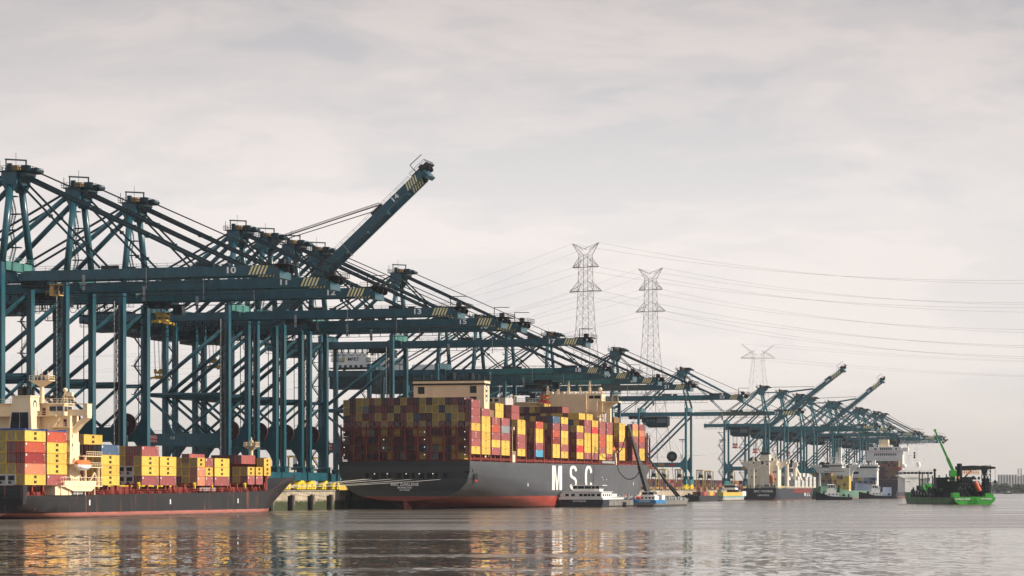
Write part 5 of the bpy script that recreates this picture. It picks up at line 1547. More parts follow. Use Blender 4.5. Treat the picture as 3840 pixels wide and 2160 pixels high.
build('funnel_ladder', mb, CREAM, bs_)
mb = MB()
for x in (17, 20): 
    for y in (344, 350): mb.box(x - .35, x + .35, y - .35, y + .35, 19.5, 35.5 if y == 344 else 33)
for z in (22, 25.5, 29, 32.5): mb.box(10, 20.4, 343.7, 350.3, z, z + 0.4)
mb.rail([(10, 343.7, 33), (20.3, 343.7, 33), (20.3, 350.3, 33)], 1.2, 1.4, 0.1)
build('foremast', mb, REDBROWN, bs_)
# a yellow-and-tan pair slung under the red spreader
o = container(CRANE_S[19] - 6.1, -4.0 + TROLLEY_U[19] + 1.22, 46.2 - 2.62, 12.19, 2.55, 'Y', 'yellow container hanging from the red spreader before the big ship\'s bridge', None, logo='small')

# mooring lines from the stern to the quay
for i, (x, z, s_b, u_b) in enumerate(((-14.6, 11.4, -78, -2.2), (-12.4, 11.4, -92, -2.2), (-4.4, 11.4, -96, -2.4), (3.4, 11.3, -70, -2.2), (14.4, 11.2, -84, -2.6))):
    a = P(-0.1, B_U + x, z); e = P(s_b, u_b, QUAY_Z + 1.0)
    pts = []
    for j in range(13):
        t = j / 12
        p = a.lerp(e, t); p.z -= 4 * t * (1 - t) * (0.15 + 0.1 * i)
        pts.append(p)
    solo('mooring_line', MB().path(pts, 0.06), ROPE, f'pale mooring line from the big dark stern, {ORD[i]} rope counting from the quay side', 'mooring line', group='stern mooring lines')
    solo('bollard', MB().tube((0, 0, -1), (0, 0, 0.3), 0.35, n=12).tube((0, 0, 0.3), (0, 0, 0.6), 0.5, 0.45, n=12), DARK, f'iron bollard on the quay edge holding the {ORD[i]} pale mooring line', 'bollard', P(s_b, u_b, QUAY_Z + 1.0), group='quay bollards')
# ================================================================ small craft and the ships farther off
def cluttered(mb, x0, x1, y0, y1, z, n, hmin=0.4, hmax=1.8):
    for _ in range(n):
        x, y = RND.uniform(x0, x1), RND.uniform(y0, y1)
        mb.box(x, x + RND.uniform(0.3, 1.3), y, y + RND.uniform(0.4, 2.2), z, z + RND.uniform(hmin, hmax))
    return mb
def plain_hull(L, hb, zd, draft=-1, bow=14, zb=None, stern=6):
    zb = zd + 1.5 if zb is None else zb
    return [(0, [(hb * 0.55, draft), (hb * 0.8, 0.3), (hb * 0.97, zd * 0.45), (hb, zd)]), (stern, [(hb * 0.85, draft), (hb * 0.97, 0.3), (hb, zd * 0.45), (hb, zd)]),
            (stern * 2.2, [(hb * 0.98, draft), (hb, 0.3), (hb, zd * 0.45), (hb, zd)]), (L - bow * 1.6, [(hb * 0.98, draft), (hb, 0.3), (hb, zd * 0.5), (hb, zd)]),
            (L - bow * 0.8, [(hb * 0.62, draft), (hb * 0.66, 0.3), (hb * 0.78, zd * 0.5), (hb * 0.93, (zd + zb) / 2)]), (L - bow * 0.25, [(hb * 0.16, draft), (hb * 0.2, 0.3), (hb * 0.36, zd * 0.5), (hb * 0.6, zb)]),
            (L, [(0.1, draft + 0.5), (0.15, 0.8), (0.4, zd * 0.6), (0.7, zb + 0.4)])]

# ---- tanker barge alongside the big ship
b1 = thing('tanker_barge', 'dark tanker barge with long white wheelhouse lying against the big ship\'s side', 'barge', P(134, 62.5, 0), -TH, 'barges')
BG1 = hull_mat('barge_hull_paint', (0.03, 0.036, 0.05), (0.02, 0.02, 0.022), 0.5, var=0.2)
build('hull', loft([(0, [(8.2, -1), (9.0, 0.3), (9.5, 1.6), (9.5, 3.7)]), (8, [(9.3, -1), (9.5, 0.3), (9.5, 1.8), (9.5, 3.5)]), (26, [(9.5, -1), (9.5, 0.3), (9.5, 1.8), (9.5, 3.2)]), (98, [(9.5, -1), (9.5, 0.3), (9.5, 1.8), (9.5, 3.2)]), (108, [(4, -1), (5, 0.3), (6, 2), (7, 3.8)]), (110, [(1, 0), (2, 0.5), (3, 2), (5, 4)])]), BG1, b1)
mb = MB().box(9.51, 9.56, 12, 98, 0.6, 2.9)  # grey sheet over the outboard side: its sunlight put into the colour
build('side_sunlight', mb, mat('sunlit_grey_side', (0.20, 0.19, 0.175), 0.7, var=0.35, scale=0.4), b1)
mb = MB().box(-9.4, 9.4, -0.12, -0.02, 3.2, 4.1).box(9.4, 9.62, 0, 40, 3.2, 4.0)
build('bulwark', mb, WHITE, b1)
lettering('ROTTERDAM', 0.95, WHITE, b1, (-0.5, -0.16, 2.5), FACE_BACK, extrude=0.02, offset=0.02)
mb = MB().box(-7.6, 8.6, 1.6, 21, 3.6, 6.4).box(-7.9, 9.0, 1.2, 22, 6.4, 6.6).box(6.0, 8.9, 20, 30, 3.6, 5.6)
mb.prism([(-9.2, 5.4), (-7.6, 6.4), (-7.6, 3.6), (-9.2, 3.6)], 'y', 1.8, 10)
h1 = build('deckhouse', mb, WHITE, b1)
mb = MB()
for x in (-7.0, -4.4, -1.0, 0.9, 2.7, 4.2, 6.6): mb.box(x, x + (1.5 if x != 2.7 else 1.1), 1.54, 1.6, 4.6, 5.6)
for y in (4, 8, 12, 16): mb.box(8.6, 8.66, y, y + 2, 4.6, 5.6)
build('window', mb, GLASS, h1)
mb = MB().box(-4.4, 7.2, 4, 11, 6.6, 7.7).box(-4.4, 7.2, 4.0, 4.1, 8.9, 9.05).box(-5.2, 8.6, 3.2, 12.4, 9.05, 9.3)
for x in (-4.4, -2.4, 0.6, 3.6, 5.2, 7.1): mb.box(x, x + 0.16, 4, 4.2, 7.7, 9.0)
for y in (6, 8.5, 10.9): mb.box(7.05, 7.2, y, y + 0.15, 7.7, 9.0)
w1 = build('wheelhouse', mb, WHITE, b1)
build('window', MB().box(-4.3, 7.1, 4.08, 10.9, 7.7, 9.0), GLASS, w1)
mb = MB().bar((2, 7, 9.3), (2, 7, 12.6), 0.16).bar((0.9, 7, 11.6), (3.1, 7, 11.6), 0.12).bar((-3, 6, 9.3), (-3, 6, 10.6), 0.14).bar((-4, 6, 9.9), (1, 6, 9.9), 0.16)
build('mast', mb, GALV, w1)
mb = MB()
cluttered(mb, -8, 8.4, 24, 96, 3.2, 130, 0.3, 2.0)
for x in (-6, -3, 0, 3, 6): mb.tube((x, 26, 4.0), (x, 98, 4.0), 0.22, n=6)
mb.rail([(9.2, 22, 3.2), (9.2, 98, 3.2)], 1.1, 2, 0.07)
build('deck_piping', mb, GALV, b1)

# ---- bunker barge with the blue stern and two black booms
b2 = thing('bunker_barge', 'bunker barge with bright blue stern and small white house, outboard of the tanker barge', 'barge', P(168, 82.6, 0), -TH, 'barges')
build('hull', loft([(0, [(2.6, -1), (3.4, 0.2), (4.3, 1.1), (4.7, 2.7)]), (5, [(4.2, -1), (4.6, 0.2), (4.8, 1.1), (4.8, 2.7)]), (70, [(4.8, -1), (4.8, 0.2), (4.8, 1.1), (4.8, 2.8)]), (78, [(2, -1), (2.4, 0.2), (3, 1.4), (4, 3.2)]), (81, [(0.4, 0), (0.6, 0.4), (1, 1.6), (2, 3.5)])]),
      hull_mat('bunker_hull_paint', (0.22, 0.21, 0.19), (0.10, 0.095, 0.09), 0.9, var=0.3), b2)
mb = MB()._add([(-4.75, -0.14, 1.7), (4.75, -0.14, 1.7), (4.75, -0.14, 2.95), (-4.75, -0.14, 2.95), (-4.75, 0.1, 1.7), (4.75, 0.1, 1.7), (4.75, 0.1, 2.95), (-4.75, 0.1, 2.95)], [(0, 1, 2, 3), (7, 6, 5, 4), (3, 2, 6, 7), (0, 4, 5, 1), (1, 5, 6, 2), (0, 3, 7, 4)]).box(4.82, 4.95, 0.1, 22, 1.5, 2.95).box(-4.95, -4.82, 0.1, 22, 1.5, 2.95)
build('stern_band', mb, BLUE, b2)
lettering('ANTWERPEN', 0.8, WHITE, b2, (0, -0.17, 2.32), FACE_BACK, extrude=0.02, offset=0.02)
mb = MB().box(-2.8, 3.6, 4, 13, 2.8, 4.6).box(-2.4, 3.2, 5, 11, 4.6, 6.4).box(-3.2, 4.0, 4.4, 12, 6.4, 6.6).box(3.0, 4.7, 14, 21, 2.8, 5.0)
h2 = build('wheelhouse', mb, WHITE, b2)
mb = MB().box(-2.1, 0.3, 4.94, 5.0, 5.2, 6.2).box(0.6, 2.9, 4.94, 5.0, 5.2, 6.2).box(3.2, 3.26, 5.6, 10.4, 5.2, 6.2)
for x in (-2.2, -0.6, 1.0, 2.4): mb.box(x, x + 0.8, 3.94, 4.0, 3.4, 4.2)
build('window', mb, GLASS, h2)
build('dinghy', MB().dome((0, 0, 0), 1.2, 10, 5, 0.5, True), RED, b2).location = (-3.2, 2.4, 3.9)
mb = MB(); cluttered(mb, -4, 4, 15, 72, 2.8, 110, 0.3, 1.9)
for x in (-3, -1, 1, 3): mb.tube((x, 16, 3.6), (x, 70, 3.6), 0.18, n=6)
build('deck_piping', mb, GALV, b2)
def local(root_s, root_u, w):
    """world point -> coordinates of a ship frame"""
    d = w - P(root_s, root_u, 0)
    return Vector((d.x * CT - d.y * ST, d.x * ST + d.y * CT, d.z))
for nm, a, e, w0, w1_ in (('crane_boom', at(2434, 1846, 1172), at(2356, 1592, 1186), 1.9, 0.9), ('crane_boom', at(2548, 1866, 1226), at(2418, 1700, 1240), 1.0, 0.55)):
    a, e = local(168, 82.6, a), local(168, 82.6, e)
    a = Vector((max(-3.5, min(3.5, a.x)), a.y, 3.0))
    mb = MB()
    m1, m2 = a.lerp(e, 0.45), a.lerp(e, 0.75)
    mb.bar(a, m1, w0).bar(m1 - (e - a).normalized(), m2, w0 * 0.74).bar(m2 - (e - a).normalized(), e, w1_)
    mb.bar(a + Vector((0.8, 0, 0.6)), a.lerp(e, 0.3) + Vector((0.9, 0, 0)), 0.5).cbox(a + Vector((0, 0, -0.2)), (w0 * 1.6, w0 * 1.6, w0 * 0.9)).tube((a.x, a.y, 2.7), (a.x, a.y, 3.4), w0 * 0.7)
    build(nm, mb, BLACK if w0 > 1.5 else DARK, b2)
def hose(pts, r, lab):
    cr = []
    n = len(pts)
    for i in range(n - 1):
        p0, p1, p2, p3 = pts[max(0, i - 1)], pts[i], pts[i + 1], pts[min(n - 1, i + 2)]
        for j in range(6):
            t = j / 6
            cr.append(0.5 * ((2 * p1) + (p2 - p0) * t + (2 * p0 - 5 * p1 + 4 * p2 - p3) * t * t + (3 * p1 - p0 - 3 * p2 + p3) * t ** 3))
    cr.append(pts[-1])
    solo('bunker_hose', MB().path(cr, r, 7), BLACK, lab, 'hose', group='bunkering hoses')
hose([at(2358, 1600, 1186), at(2345, 1640, 1195), at(2333, 1680, 1208), at(2316, 1703, 1222), at(2312, 1712, 1226)], 0.22, 'upper black hose from the boom tip to the big ship\'s deck')
hose([at(2314, 1738, 1222), at(2322, 1768, 1214), at(2343, 1792, 1206), at(2364, 1797, 1200), at(2384, 1788, 1192), at(2397, 1768, 1184)], 0.22, 'lower black hose hanging in a loop against the grey side')

# ---- two container barges at the quay farther on
b3 = thing('container_barge', 'black container barge with one row of mixed boxes at the far quay', 'barge', P(656, 7.5, 0), -TH, 'barges')
build('hull', loft(plain_hull(78, 5.6, 3.4, bow=10, zb=4.2)), hull_mat('barge_black_paint', (0.022, 0.024, 0.03), (0.02, 0.02, 0.02), 0.3), b3)
mb = MB().box(-3, 3, 66, 72, 3.4, 5.2); cluttered(mb, -4, 4, 1, 8, 3.4, 10)
build('deckhouse', mb, DARK, b3)
b4 = thing('container_barge', 'pale barge with yellow boxes and white bow beside the cargo ship\'s stern', 'barge', P(738, 7.5, 0), -TH, 'barges')
build('hull', loft(plain_hull(92, 5.6, 3.0, bow=10, zb=4.5)), hull_mat('barge_pale_paint', (0.42, 0.40, 0.36), (0.30, 0.28, 0.25), 0.5, top_z=2.2, top2=(0.12, 0.34, 0.40)), b4)
mb = MB().box(-4, 5.2, 74, 88, 3, 6.2).box(-3.4, 4.6, 50, 60, 7.2, 8.2).box(-3, 4.2, 51, 59, 8.2, 10.6)
h4 = build('wheelhouse', mb, WHITE, b4)
build('window', MB().box(-3.1, 4.3, 50.9, 59.1, 8.6, 10.2), GLASS, h4)
build('radar_mast', MB().bar((0, 60, 10.6), (0, 60, 13.5), 0.2).bar((-1, 60, 12.4), (1, 60, 12.4), 0.2).box(-3, 4.2, 61, 66, 3, 9.5), DARK, b4)
for i, c in enumerate('MMORTYYO'):
    more(664 + i * 6.3, 12.4, 3.5, 6.06, 2.6, c); more(664 + i * 6.3, 9.9, 3.5, 6.06, 2.6, RND.choice('MRTY'))
    if i in (2, 3, 5): more(664 + i * 6.3, 9.9, 6.1, 6.06, 2.6, RND.choice('MRT'))
for i, c in enumerate('YYYYYYR'): more(742 + i * 12.3, 12.4, 3.05, 12.1, 2.6, c); more(742 + i * 12.3, 9.9, 3.05, 12.1, 2.6, 'Y')

# ---- general cargo ship with its own cranes
g = thing('cargo_ship', 'dark hulled cargo ship with cream deckhouse, own cranes and white containers', 'ship', P(868, 15, 0), -TH, 'ships at the quay')
gst = plain_hull(205, 11.5, 8.2, bow=26, zb=11, stern=10)
gh = build('hull', loft(gst), hull_mat('navy_hull_paint', (0.03, 0.035, 0.05), (0.36, 0.10, 0.08), 0.6, var=0.2), g)
lettering('MSC YVONNE', 2.1, WHITE, gh, (2.5, -0.1, 6.1), FACE_BACK, extrude=0.03, offset=0.05, sx=1.0)
lettering('LIMASSOL', 1.7, WHITE, gh, (2.5, -0.1, 3.4), FACE_BACK, extrude=0.03, offset=0.04, sx=1.1)
for ch, px_ in (('M', 3019), ('S', 3027), ('C', 3035)):
    s_ = s_at(px_, 26.6)
    o = lettering(ch, 4.6, WHITE, gh, (11.54, s_ - 868, 3.9), FACE_SIDE, extrude=0.03, offset=0.12, sx=1.8)
mb = MB().box(-10.6, 10.6, 12, 26, 8.2, 24.0).box(-9, 9.6, 13, 25, 24, 27.2).box(-1.5, 5, 9, 17, 8.2, 31.0).taper((1.8, 13, 31), (6, 6, 0), (1.8, 13, 31.6), (5.4, 5.4, 0))
gd = build('deckhouse', mb, IVORY, g)
build('bridge_wing', MB().prism([(-16.5, 26.6), (-16.5, 25.2), (-10.6, 21.0), (-10.6, 26.6)], 'y', 18, 22).rail([(-16.5, 18, 26.6), (-9, 18, 26.6)], 1.1, 1.6, 0.12), IVORY, gd)
mb = MB().prism([(15.5, 26.6), (15.5, 25.2), (10.6, 21.0), (10.6, 26.6)], 'y', 18, 22).rail([(9, 18, 26.6), (15.5, 18, 26.6)], 1.1, 1.6, 0.12)
build('bridge_wing', mb, IVORY, gd)
mb = MB()
for x, z in ((-0.6, 24.6), (2.6, 24.6), (-6.8, 25.2), (-5.2, 19.8), (-8, 19.8), (-5.2, 15.4), (-8, 15.4), (7.2, 19), (8.6, 19), (7.2, 14), (8.6, 14)):
    big = x in (-0.6, 2.6)
    mb.box(x, x + (1.7 if big else 0.9), 8.92 if big else 11.92, 9.0 if big else 12.0, z, z + (2.4 if big else 1.1))
build('window', mb, GLASS, gd)
mb = MB().box(-1.0, 4.6, 9.4, 16.6, 31.62, 33.0)
for x, h in ((-0.4, 37), (1.6, 38.6), (3.2, 36)): mb.tube((x, 13, 33), (x, 13, h), 0.28, n=6)
mb.bar((0, 13, 35.2), (3.6, 13, 35.2), 0.2)
build('funnel', mb, BLACK, gd)
for x, y, h in ((7, 18, 33), (8.4, 20, 31.5), (-7.5, 18, 31), (-4.5, 20, 30)):
    mb = MB().taper((x, y, 27), (1.4, 1.4, 0), (x, y, h), (0.4, 0.4, 0)).box(x - 1, x + 1, y - 0.3, y + 0.3, h - 2, h - 1.7)
    build('mast', mb, IVORY, gd)
mb = loft([(0, [(0.2, 0.6), (0.6, 1.4), (0.2, 2.2)]), (1.4, [(0.9, 0), (1.6, 1.3), (0.8, 2.6)]), (6, [(0.9, 0), (1.6, 1.3), (0.8, 2.6)]), (8, [(0.2, 0.6), (0.6, 1.4), (0.2, 2.2)])])
lbo = build('lifeboat', mb, ORANGE, g); lbo.location = (6.4, 5.5, 11.2); lbo.rotation_euler = (math.radians(-62), 0, 0); lbo.location = (6.4, 7.6, 17.5)
mb = MB().bar((5.0, 8, 8.2), (5.0, 9, 18.5), 0.4).bar((7.8, 8, 8.2), (7.8, 9, 18.5), 0.4).tube((-5, 4, 8.2), (-5, 4, 21.5), 0.7, n=10).bar((-5, 4, 21.2), (7.5, 5, 27.4), 0.9).bar((-5, 4, 21.2), (-8, 4, 18), 0.5)
mb.rail([(-11, 0.6, 8.2), (11, 0.6, 8.2)], 1.2, 1.6, 0.12)
build('provision_crane', mb, IVORY, g)
for i, y in enumerate((62, 100)):
    mb = MB().tube((9, y, 8), (9, y, 27 - i * 2), 1.6, 1.4, n=14).cbox((9, y, 27.4 - i * 2), (3.6, 3.6, 3.2)).bar((9, y, 26 - i * 2), (9 - (0 if i else 5), y + 30, 16 - i * 2), 1.5, 2.0).tube((9, y, 17), (9, y, 17.6), 1.75, n=14)
    build('deck_crane', mb, IVORY, g)
mb = MB()
for y in range(44, 176, 4): mb.box(10.4, 11.2, y, y + 1.4, 8.2, 9.4)
mb.rail([(11.3, 2, 8.3), (11.3, 180, 8.3)], 1.2, 3, 0.1)
build('railing', mb, IVORY, g)
mb = MB().box(11.52, 11.58, 74, 160, 5.0, 8.0)
for y in range(75, 160, 4): mb.box(11.58, 11.7, y, y + 1.6, 5.0, 8.2)
build('side_stanchion', mb, REDBROWN, g)
mb = MB()
cluttered(mb, -10, 10, 1, 9, 8.2, 26, 0.5, 2.6)
build('mooring_winch', mb, DARK, g)
for px_, n in ((2981, 2), (2992, 3), (3007, 2), (3021, 3), (3036, 3), (3051, 3)):
    s_ = s_at(px_, 26.2)
    for j in range(n): more(s_, 26.2, 8.6 + j * 2.75, 12.1, 2.7, 'W'); more(s_, 23.7, 8.6 + j * 2.75, 12.1, 2.7, 'W')
    for k in range(2, 7): more(s_, 26.2 - 2.5 * k, 8.6 + 2.75 * n, 12.1, 2.7, 'G' if k % 2 else 'W'); more(s_, 26.2 - 2.5 * k, 8.6 + 2.75 * (n - 1), 12.1, 2.7, 'G')

# ---- three ships beyond it
def far_ship(s, u0, u1, L, zd, lab, hullm, cat='ship', bow_to_us=False):
    hb = (u1 - u0) / 2
    r = thing('container_ship', lab, cat, P(s, (u0 + u1) / 2, 0), -TH, 'ships at the quay')
    st = plain_hull(L, hb, zd, bow=L * 0.14, zb=zd + 3)
    if bow_to_us: st = [(L - y, p) for y, p in reversed(st)]
    build('hull', loft(st), hullm, r)
    return r, hb
r6, hb = far_ship(1120, 5, 35, 190, 6.5, 'green hulled container ship with white bridge and arched wings, behind a tug', hull_mat('green_hull_paint', (0.10, 0.20, 0.14), (0.42, 0.16, 0.11), 0.9), bow_to_us=True)
mb = MB().box(-11.5, 11.5, 84, 96, 6, 25.0).box(-4.2, 6.0, 82, 95, 25, 28.4).box(-8.5, 8.5, 83, 95, 27.4, 27.8)
h6 = build('deckhouse', mb, WHITE, r6)
mb = MB()
for sg in (-1, 1):
    mb.prism([(sg * 11.4, 25.2), (sg * 19.5, 25.2), (sg * 19.5, 27.4), (sg * 16, 27.4), (sg * 11.4, 27.4)], 'y', 83, 88)
    mb.prism([(sg * 19.5, 25.2), (sg * 17.8, 25.2), (sg * 15.6, 23.4), (sg * 14, 20), (sg * 13.6, 14), (sg * 12.2, 14), (sg * 12.2, 25.2)], 'y', 84, 87)
build('bridge_wing', mb, WHITE, h6)
mb = MB().box(-4.0, 5.8, 81.94, 82.0, 25.9, 27.1)
for i in range(9): mb.box(-8.6 + i * 1.9, -7.6 + i * 1.9, 83.94, 84, 21.6, 22.3)
for x in (-3, 2, 5): mb.box(x, x + 1, 83.94, 84, 18.4, 19.2)
build('window', mb, GLASS, h6)
mb = MB().taper((1, 88, 28.4), (3.0, 3, 0), (1, 88, 38), (1.4, 1.4, 0)).box(-2.5, 4.5, 87, 89, 33, 33.5).box(2.6, 4.8, 86, 90, 28.4, 41.5).dome((-3, 87, 31), 1.2, full=True).box(-4.6, -2.6, 86.5, 88, 28.4, 33.8).tube((7, 88, 28), (7, 88, 33), .3)
build('mast', mb, WHITE, h6)
mb = MB().taper((-2.5, 16, 8), (2.0, 2.0, 0), (-2.5, 16, 20.5), (0.8, 0.8, 0)).box(-4, -1, 15.5, 16.5, 17, 17.5) if True else None
build('foremast', mb, WHITE, r6)
pat = ['YYYYYY', 'YRYYRY', 'YYYYRY', 'YYMRYY']
for j in range(4):
    for k in range(6): more(1120 + 58, 35 - 2.5 * k, 7.2 + 2.75 * j, 12.1, 2.7, pat[j][k])
for j in range(5):
    for k in range(6, 12): more(1120 + 62, 35 - 2.5 * k, 7.2 + 2.75 * j, 12.1, 2.7, 'GGMTMRTTTM'[(j * 3 + k) % 10] if j else 'G')
r7, hb = far_ship(1330, 6, 32, 180, 9.5, 'grey-blue hulled container ship with low white house, bow toward the tugs', hull_mat('blue_grey_hull_paint', (0.10, 0.13, 0.19), (0.36, 0.10, 0.08), 0.9), bow_to_us=True)
mb = MB().box(-11.5, 12.0, 60, 72, 9, 26).box(-12.6, 13, 59, 70, 24.4, 25.0).box(-12.6, 13, 59, 70, 27.6, 28.6)
h7 = build('deckhouse', mb, WHITE, r7)
build('window', MB().box(-12.2, 12.6, 59.6, 69.5, 26, 27.6).box(-11, -4, 59.94, 60, 21, 23), GLASS, h7)
mb = MB()
for x in (-9, -4, 0, 5, 9): mb.box(x, x + 1.2, 63, 65, 28.6, 28.6 + RND.uniform(1.4, 4)).dome((x + 2.4, 64, 29.8), 1.0, full=True)
build('radome', mb, WHITE, h7)
mb = MB().taper((1, 65, 28.6), (1.6, 1.6, 0), (1, 65, 39), (0.5, 0.5, 0)).box(-1, 3, 64.5, 65.5, 35, 35.4)
build('vent_casing', MB().box(7, 10, 64, 68, 28.6, 33), WHITE, h7)
build('mast', mb, WHITE, h7)
for k in range(10):
    for j in range(3): more(1330 + 42, 32 - 2.5 * k, 9.6 + 2.75 * j, 12.1, 2.7, 'WYTGNGNBGG'[(k + j * 3) % 10] if j == 2 or k < 3 else 'NGBNNGNGGN'[(k + j) % 10])
for k in range(6): more(1330 + 30, 30 - 2.5 * k, 8.6, 6, 2.7, 'BNORMB'[k])
r8, hb = far_ship(1490, 6, 38, 260, 16.5, 'large dark container ship with white wheelhouse over a wall of brown boxes', hull_mat('brown_hull_paint', (0.035, 0.035, 0.045), (0.30, 0.08, 0.06), 1.2, top_z=11.0, top2=(0.085, 0.042, 0.05)))
mb = MB().box(-16, 17, 26, 40, 16, 43).box(-14, 16, 25, 39, 43, 46.6).box(16.2, 22, 26, 34, 42.5, 46)
h8 = build('deckhouse', mb, WHITE, r8)
mb = MB()
for i in range(12): mb.box(-9 + i * 1.75, -8 + i * 1.75, 25.9, 26, 38.6, 40.9)
for i in range(6): mb.box(-3.6 + i * 1.9, -2.4 + i * 1.9, 24.9, 25, 43.8, 46.0)
mb.box(10.5, 12, 24.9, 25, 44, 45.4).box(-9, -6.6, 24.9, 25, 44, 45.4)
build('window', mb, GLASS, h8)
build('funnel', MB().box(-5, 3.4, 28, 38, 46.6, 53.5), CREAM, r8)
build('mast', MB().taper((-14, 40, 16.6), (2.4, 2.4, 0), (-14, 40, 50), (0.8, 0.8, 0)), DARK, r8)
mb = MB().box(9, 13, 28, 36, 46.6, 50).box(8, 15, 28, 35, 50, 50.4).dome((9.6, 30, 52), 1.8, full=True).box(11.5, 14.5, 29, 33, 50.4, 55)
build('mast', mb, DARK, r8)
for k in range(12):
    for j in range(6): more(1490 + 8, 38 - 2.5 * k - 0.6, 17 + 2.75 * j, 12.1, 2.7, RND.choice('MTMTNRTM'))
for j, c in ((0, 'W'), (1, 'Y'), (2, 'Y'), (3, 'O'), (4, 'O')): more(1490 + 2, 40.6, 14 + 2.75 * j, 12.1, 2.7, c)

# ---- tugs
def tug(px, py, Y, L, lab, rev=False):
    r = thing('tugboat', lab, 'tug', at(px, HORIZON, Y) * 1.0, 0, 'tugboats')
    r.location.z = 0
    r.rotation_euler = (0, 0, math.radians(84))      # bow toward -x
    hb = 5.2
    st = [(0, [(3.6, -1), (4.2, 0.2), (4.6, 1.1), (4.7, 2.0)]), (4, [(4.6, -1), (5, 0.2), (5.2, 1.2), (5.2, 2.1)]), (L * 0.55, [(4.8, -1), (5.1, 0.2), (5.2, 1.4), (5.3, 2.6)]),
          (L * 0.8, [(3.0, -1), (3.6, 0.2), (4.2, 2), (4.6, 4.4)]), (L * 0.94, [(1.0, -1), (1.4, 0.4), (2.2, 2.4), (2.8, 5.2)]), (L, [(0.1, -0.5), (0.2, 0.8), (0.6, 2.8), (1.2, 5.7)])]
    h = build('hull', loft(st), hull_mat('tug_hull_paint', (0.016, 0.02, 0.034), (0.02, 0.018, 0.02), 0.2), r)
    mb = MB()
    for i in range(9): mb.ring((5.35, 4 + i * 2.3, 1.5), 'x', 0.3, 0.75, 0.4, 10)
    build('tyre_fender', mb, BLACK, h)
    k = L * 0.52
    mb = MB().box(-3.4, 3.4, k - 4, k + 6, 2.5, 5.2).box(-2.9, 2.9, k - 2, k + 4.6, 5.2, 7.6)
    hs = build('deckhouse', mb, WHITE, r)
    mb = MB()
    for i in range(3): mb.box(-3.46, -3.4, k - 3 + i * 2.6, k - 2 + i * 2.6, 3.6, 4.5).box(3.4, 3.46, k - 3 + i * 2.6, k - 2 + i * 2.6, 3.6, 4.5)
    build('porthole', mb, GLASS, hs)
    mb = MB().taper((0, k + 1.6, 7.6), (4.4, 4.6, 0), (0, k + 1.6, 8.5), (4.8, 5.0, 0)).taper((0, k + 1.6, 10.6), (5.0, 5.4, 0), (0, k + 1.6, 11.1), (4.6, 5.0, 0))
    for x in (-2.3, 2.3):
        for y in (-2.3, -0.6, 1.2, 2.9): mb.box(x - 0.12, x + 0.12, k + 1.0 + y - 0.4, k + 1.0 + y - 0.1, 8.5, 10.7)
    w = build('wheelhouse', mb, WHITE, r)
    build('window', MB().box(-2.25, 2.25, k - 0.7, k + 3.9, 8.5, 10.6), GLASS, w)
    mb = MB().taper((0, k + 1.6, 11.1), (1.2, 1.4, 0), (0, k + 1.6, 15.5), (0.5, 0.6, 0)).bar((-1.4, k + 1.6, 13.6), (1.4, k + 1.6, 13.6), 0.25).bar((0, k + 1.6, 15.5), (0, k + 1.6, 19.5), 0.18)
    build('mast', mb, DARK if not rev else WHITE, w)
    mb = MB().taper((-2.2, k - 3.4, 5.2), (1.6, 1.8, 0), (-2.2, k - 3.8, 10.4), (1.1, 1.3, 0)).taper((2.2, k - 3.4, 5.2), (1.6, 1.8, 0), (2.2, k - 3.8, 10.4), (1.1, 1.3, 0))
    build('funnel', mb, BLACK if not rev else WHITE, r)
    mb = MB().cbox((0, L * 0.76, 5.0), (3.4, 2.0, 1.8)).disc((0, 6, 3.4), 'x', 1.0, 2.4, 14).box(-0.4, 0.4, 2, 3, 2, 4.2).rail([(-4.8, 1, 2.1), (-5.0, k - 5, 2.2)], 1.0, 1.6, 0.08)
    build('towing_winch', mb, DARK if not rev else ORANGE, r)
    return r
tug(3196, 1875, 1875, 25.5, 'black tug with tall dark mast in front of the green ship\'s bow')
tug(3362, 1870, 2140, 30.0, 'black tug with white funnel farther off, before the brown ship')

# ---- the green dredger
PHI = math.radians(7.3)
DY = 1316.0
dcorner = Vector(((3576 - 1920) / FPX * DY, DY, 0))
dr = thing('dredger', 'green trailing suction dredger with raised jib, black cranes and white wheelhouse', 'dredger', dcorner, PHI, None)
W_ = 21.4                                            # local x: 0 (port) .. 21.4 (starboard), y forward
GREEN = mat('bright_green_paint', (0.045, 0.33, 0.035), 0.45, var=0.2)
DGREEN = hull_mat('dredger_hull_paint', (0.022, 0.115, 0.03), (0.016, 0.08, 0.025), 0.35, var=0.25, scale=0.2)  # darker green: the shade of the ship's side put into the hull colour
st = [(0, [(7.0, -1), (8.0, 0.2), (9.7, 1.2), (10.5, 2.4), (10.7, 3.8)]), (3, [(8.6, -1), (9.4, 0.2), (10.4, 1.2), (10.7, 2.4), (10.7, 3.6)]), (9, [(10.2, -1), (10.6, 0.2), (10.7, 1.2), (10.7, 2.4), (10.7, 3.4)]),
      (80, [(10.7, -1), (10.7, 0.2), (10.7, 1.2), (10.7, 2.4), (10.7, 3.5)]), (90, [(8.8, -1), (9.2, 0.3), (9.8, 2.4), (10.2, 5), (10.6, 8.4)]), (99, [(3, -1), (3.6, 0.3), (5, 2.6), (7, 6), (9, 9.6)]), (104, [(0.2, 0), (0.4, 1), (1.2, 4), (2.4, 8), (3.6, 10.2)])]
mb = loft(st); mb.v = [(x + W_ / 2, y, z) for x, y, z in mb.v]
dh = build('hull', mb, DGREEN, dr)
mb = MB()
for y in (18, 30, 38, 52, 66): mb.box(-0.12, 0.02, y, y + 0.5, 0.2, 3.2)
mb.box(-0.25, -0.02, 0, 60, 2.9, 3.3)
build('rubbing_strake', mb, mat('dark_green_paint', (0.015, 0.06, 0.02)), dh)
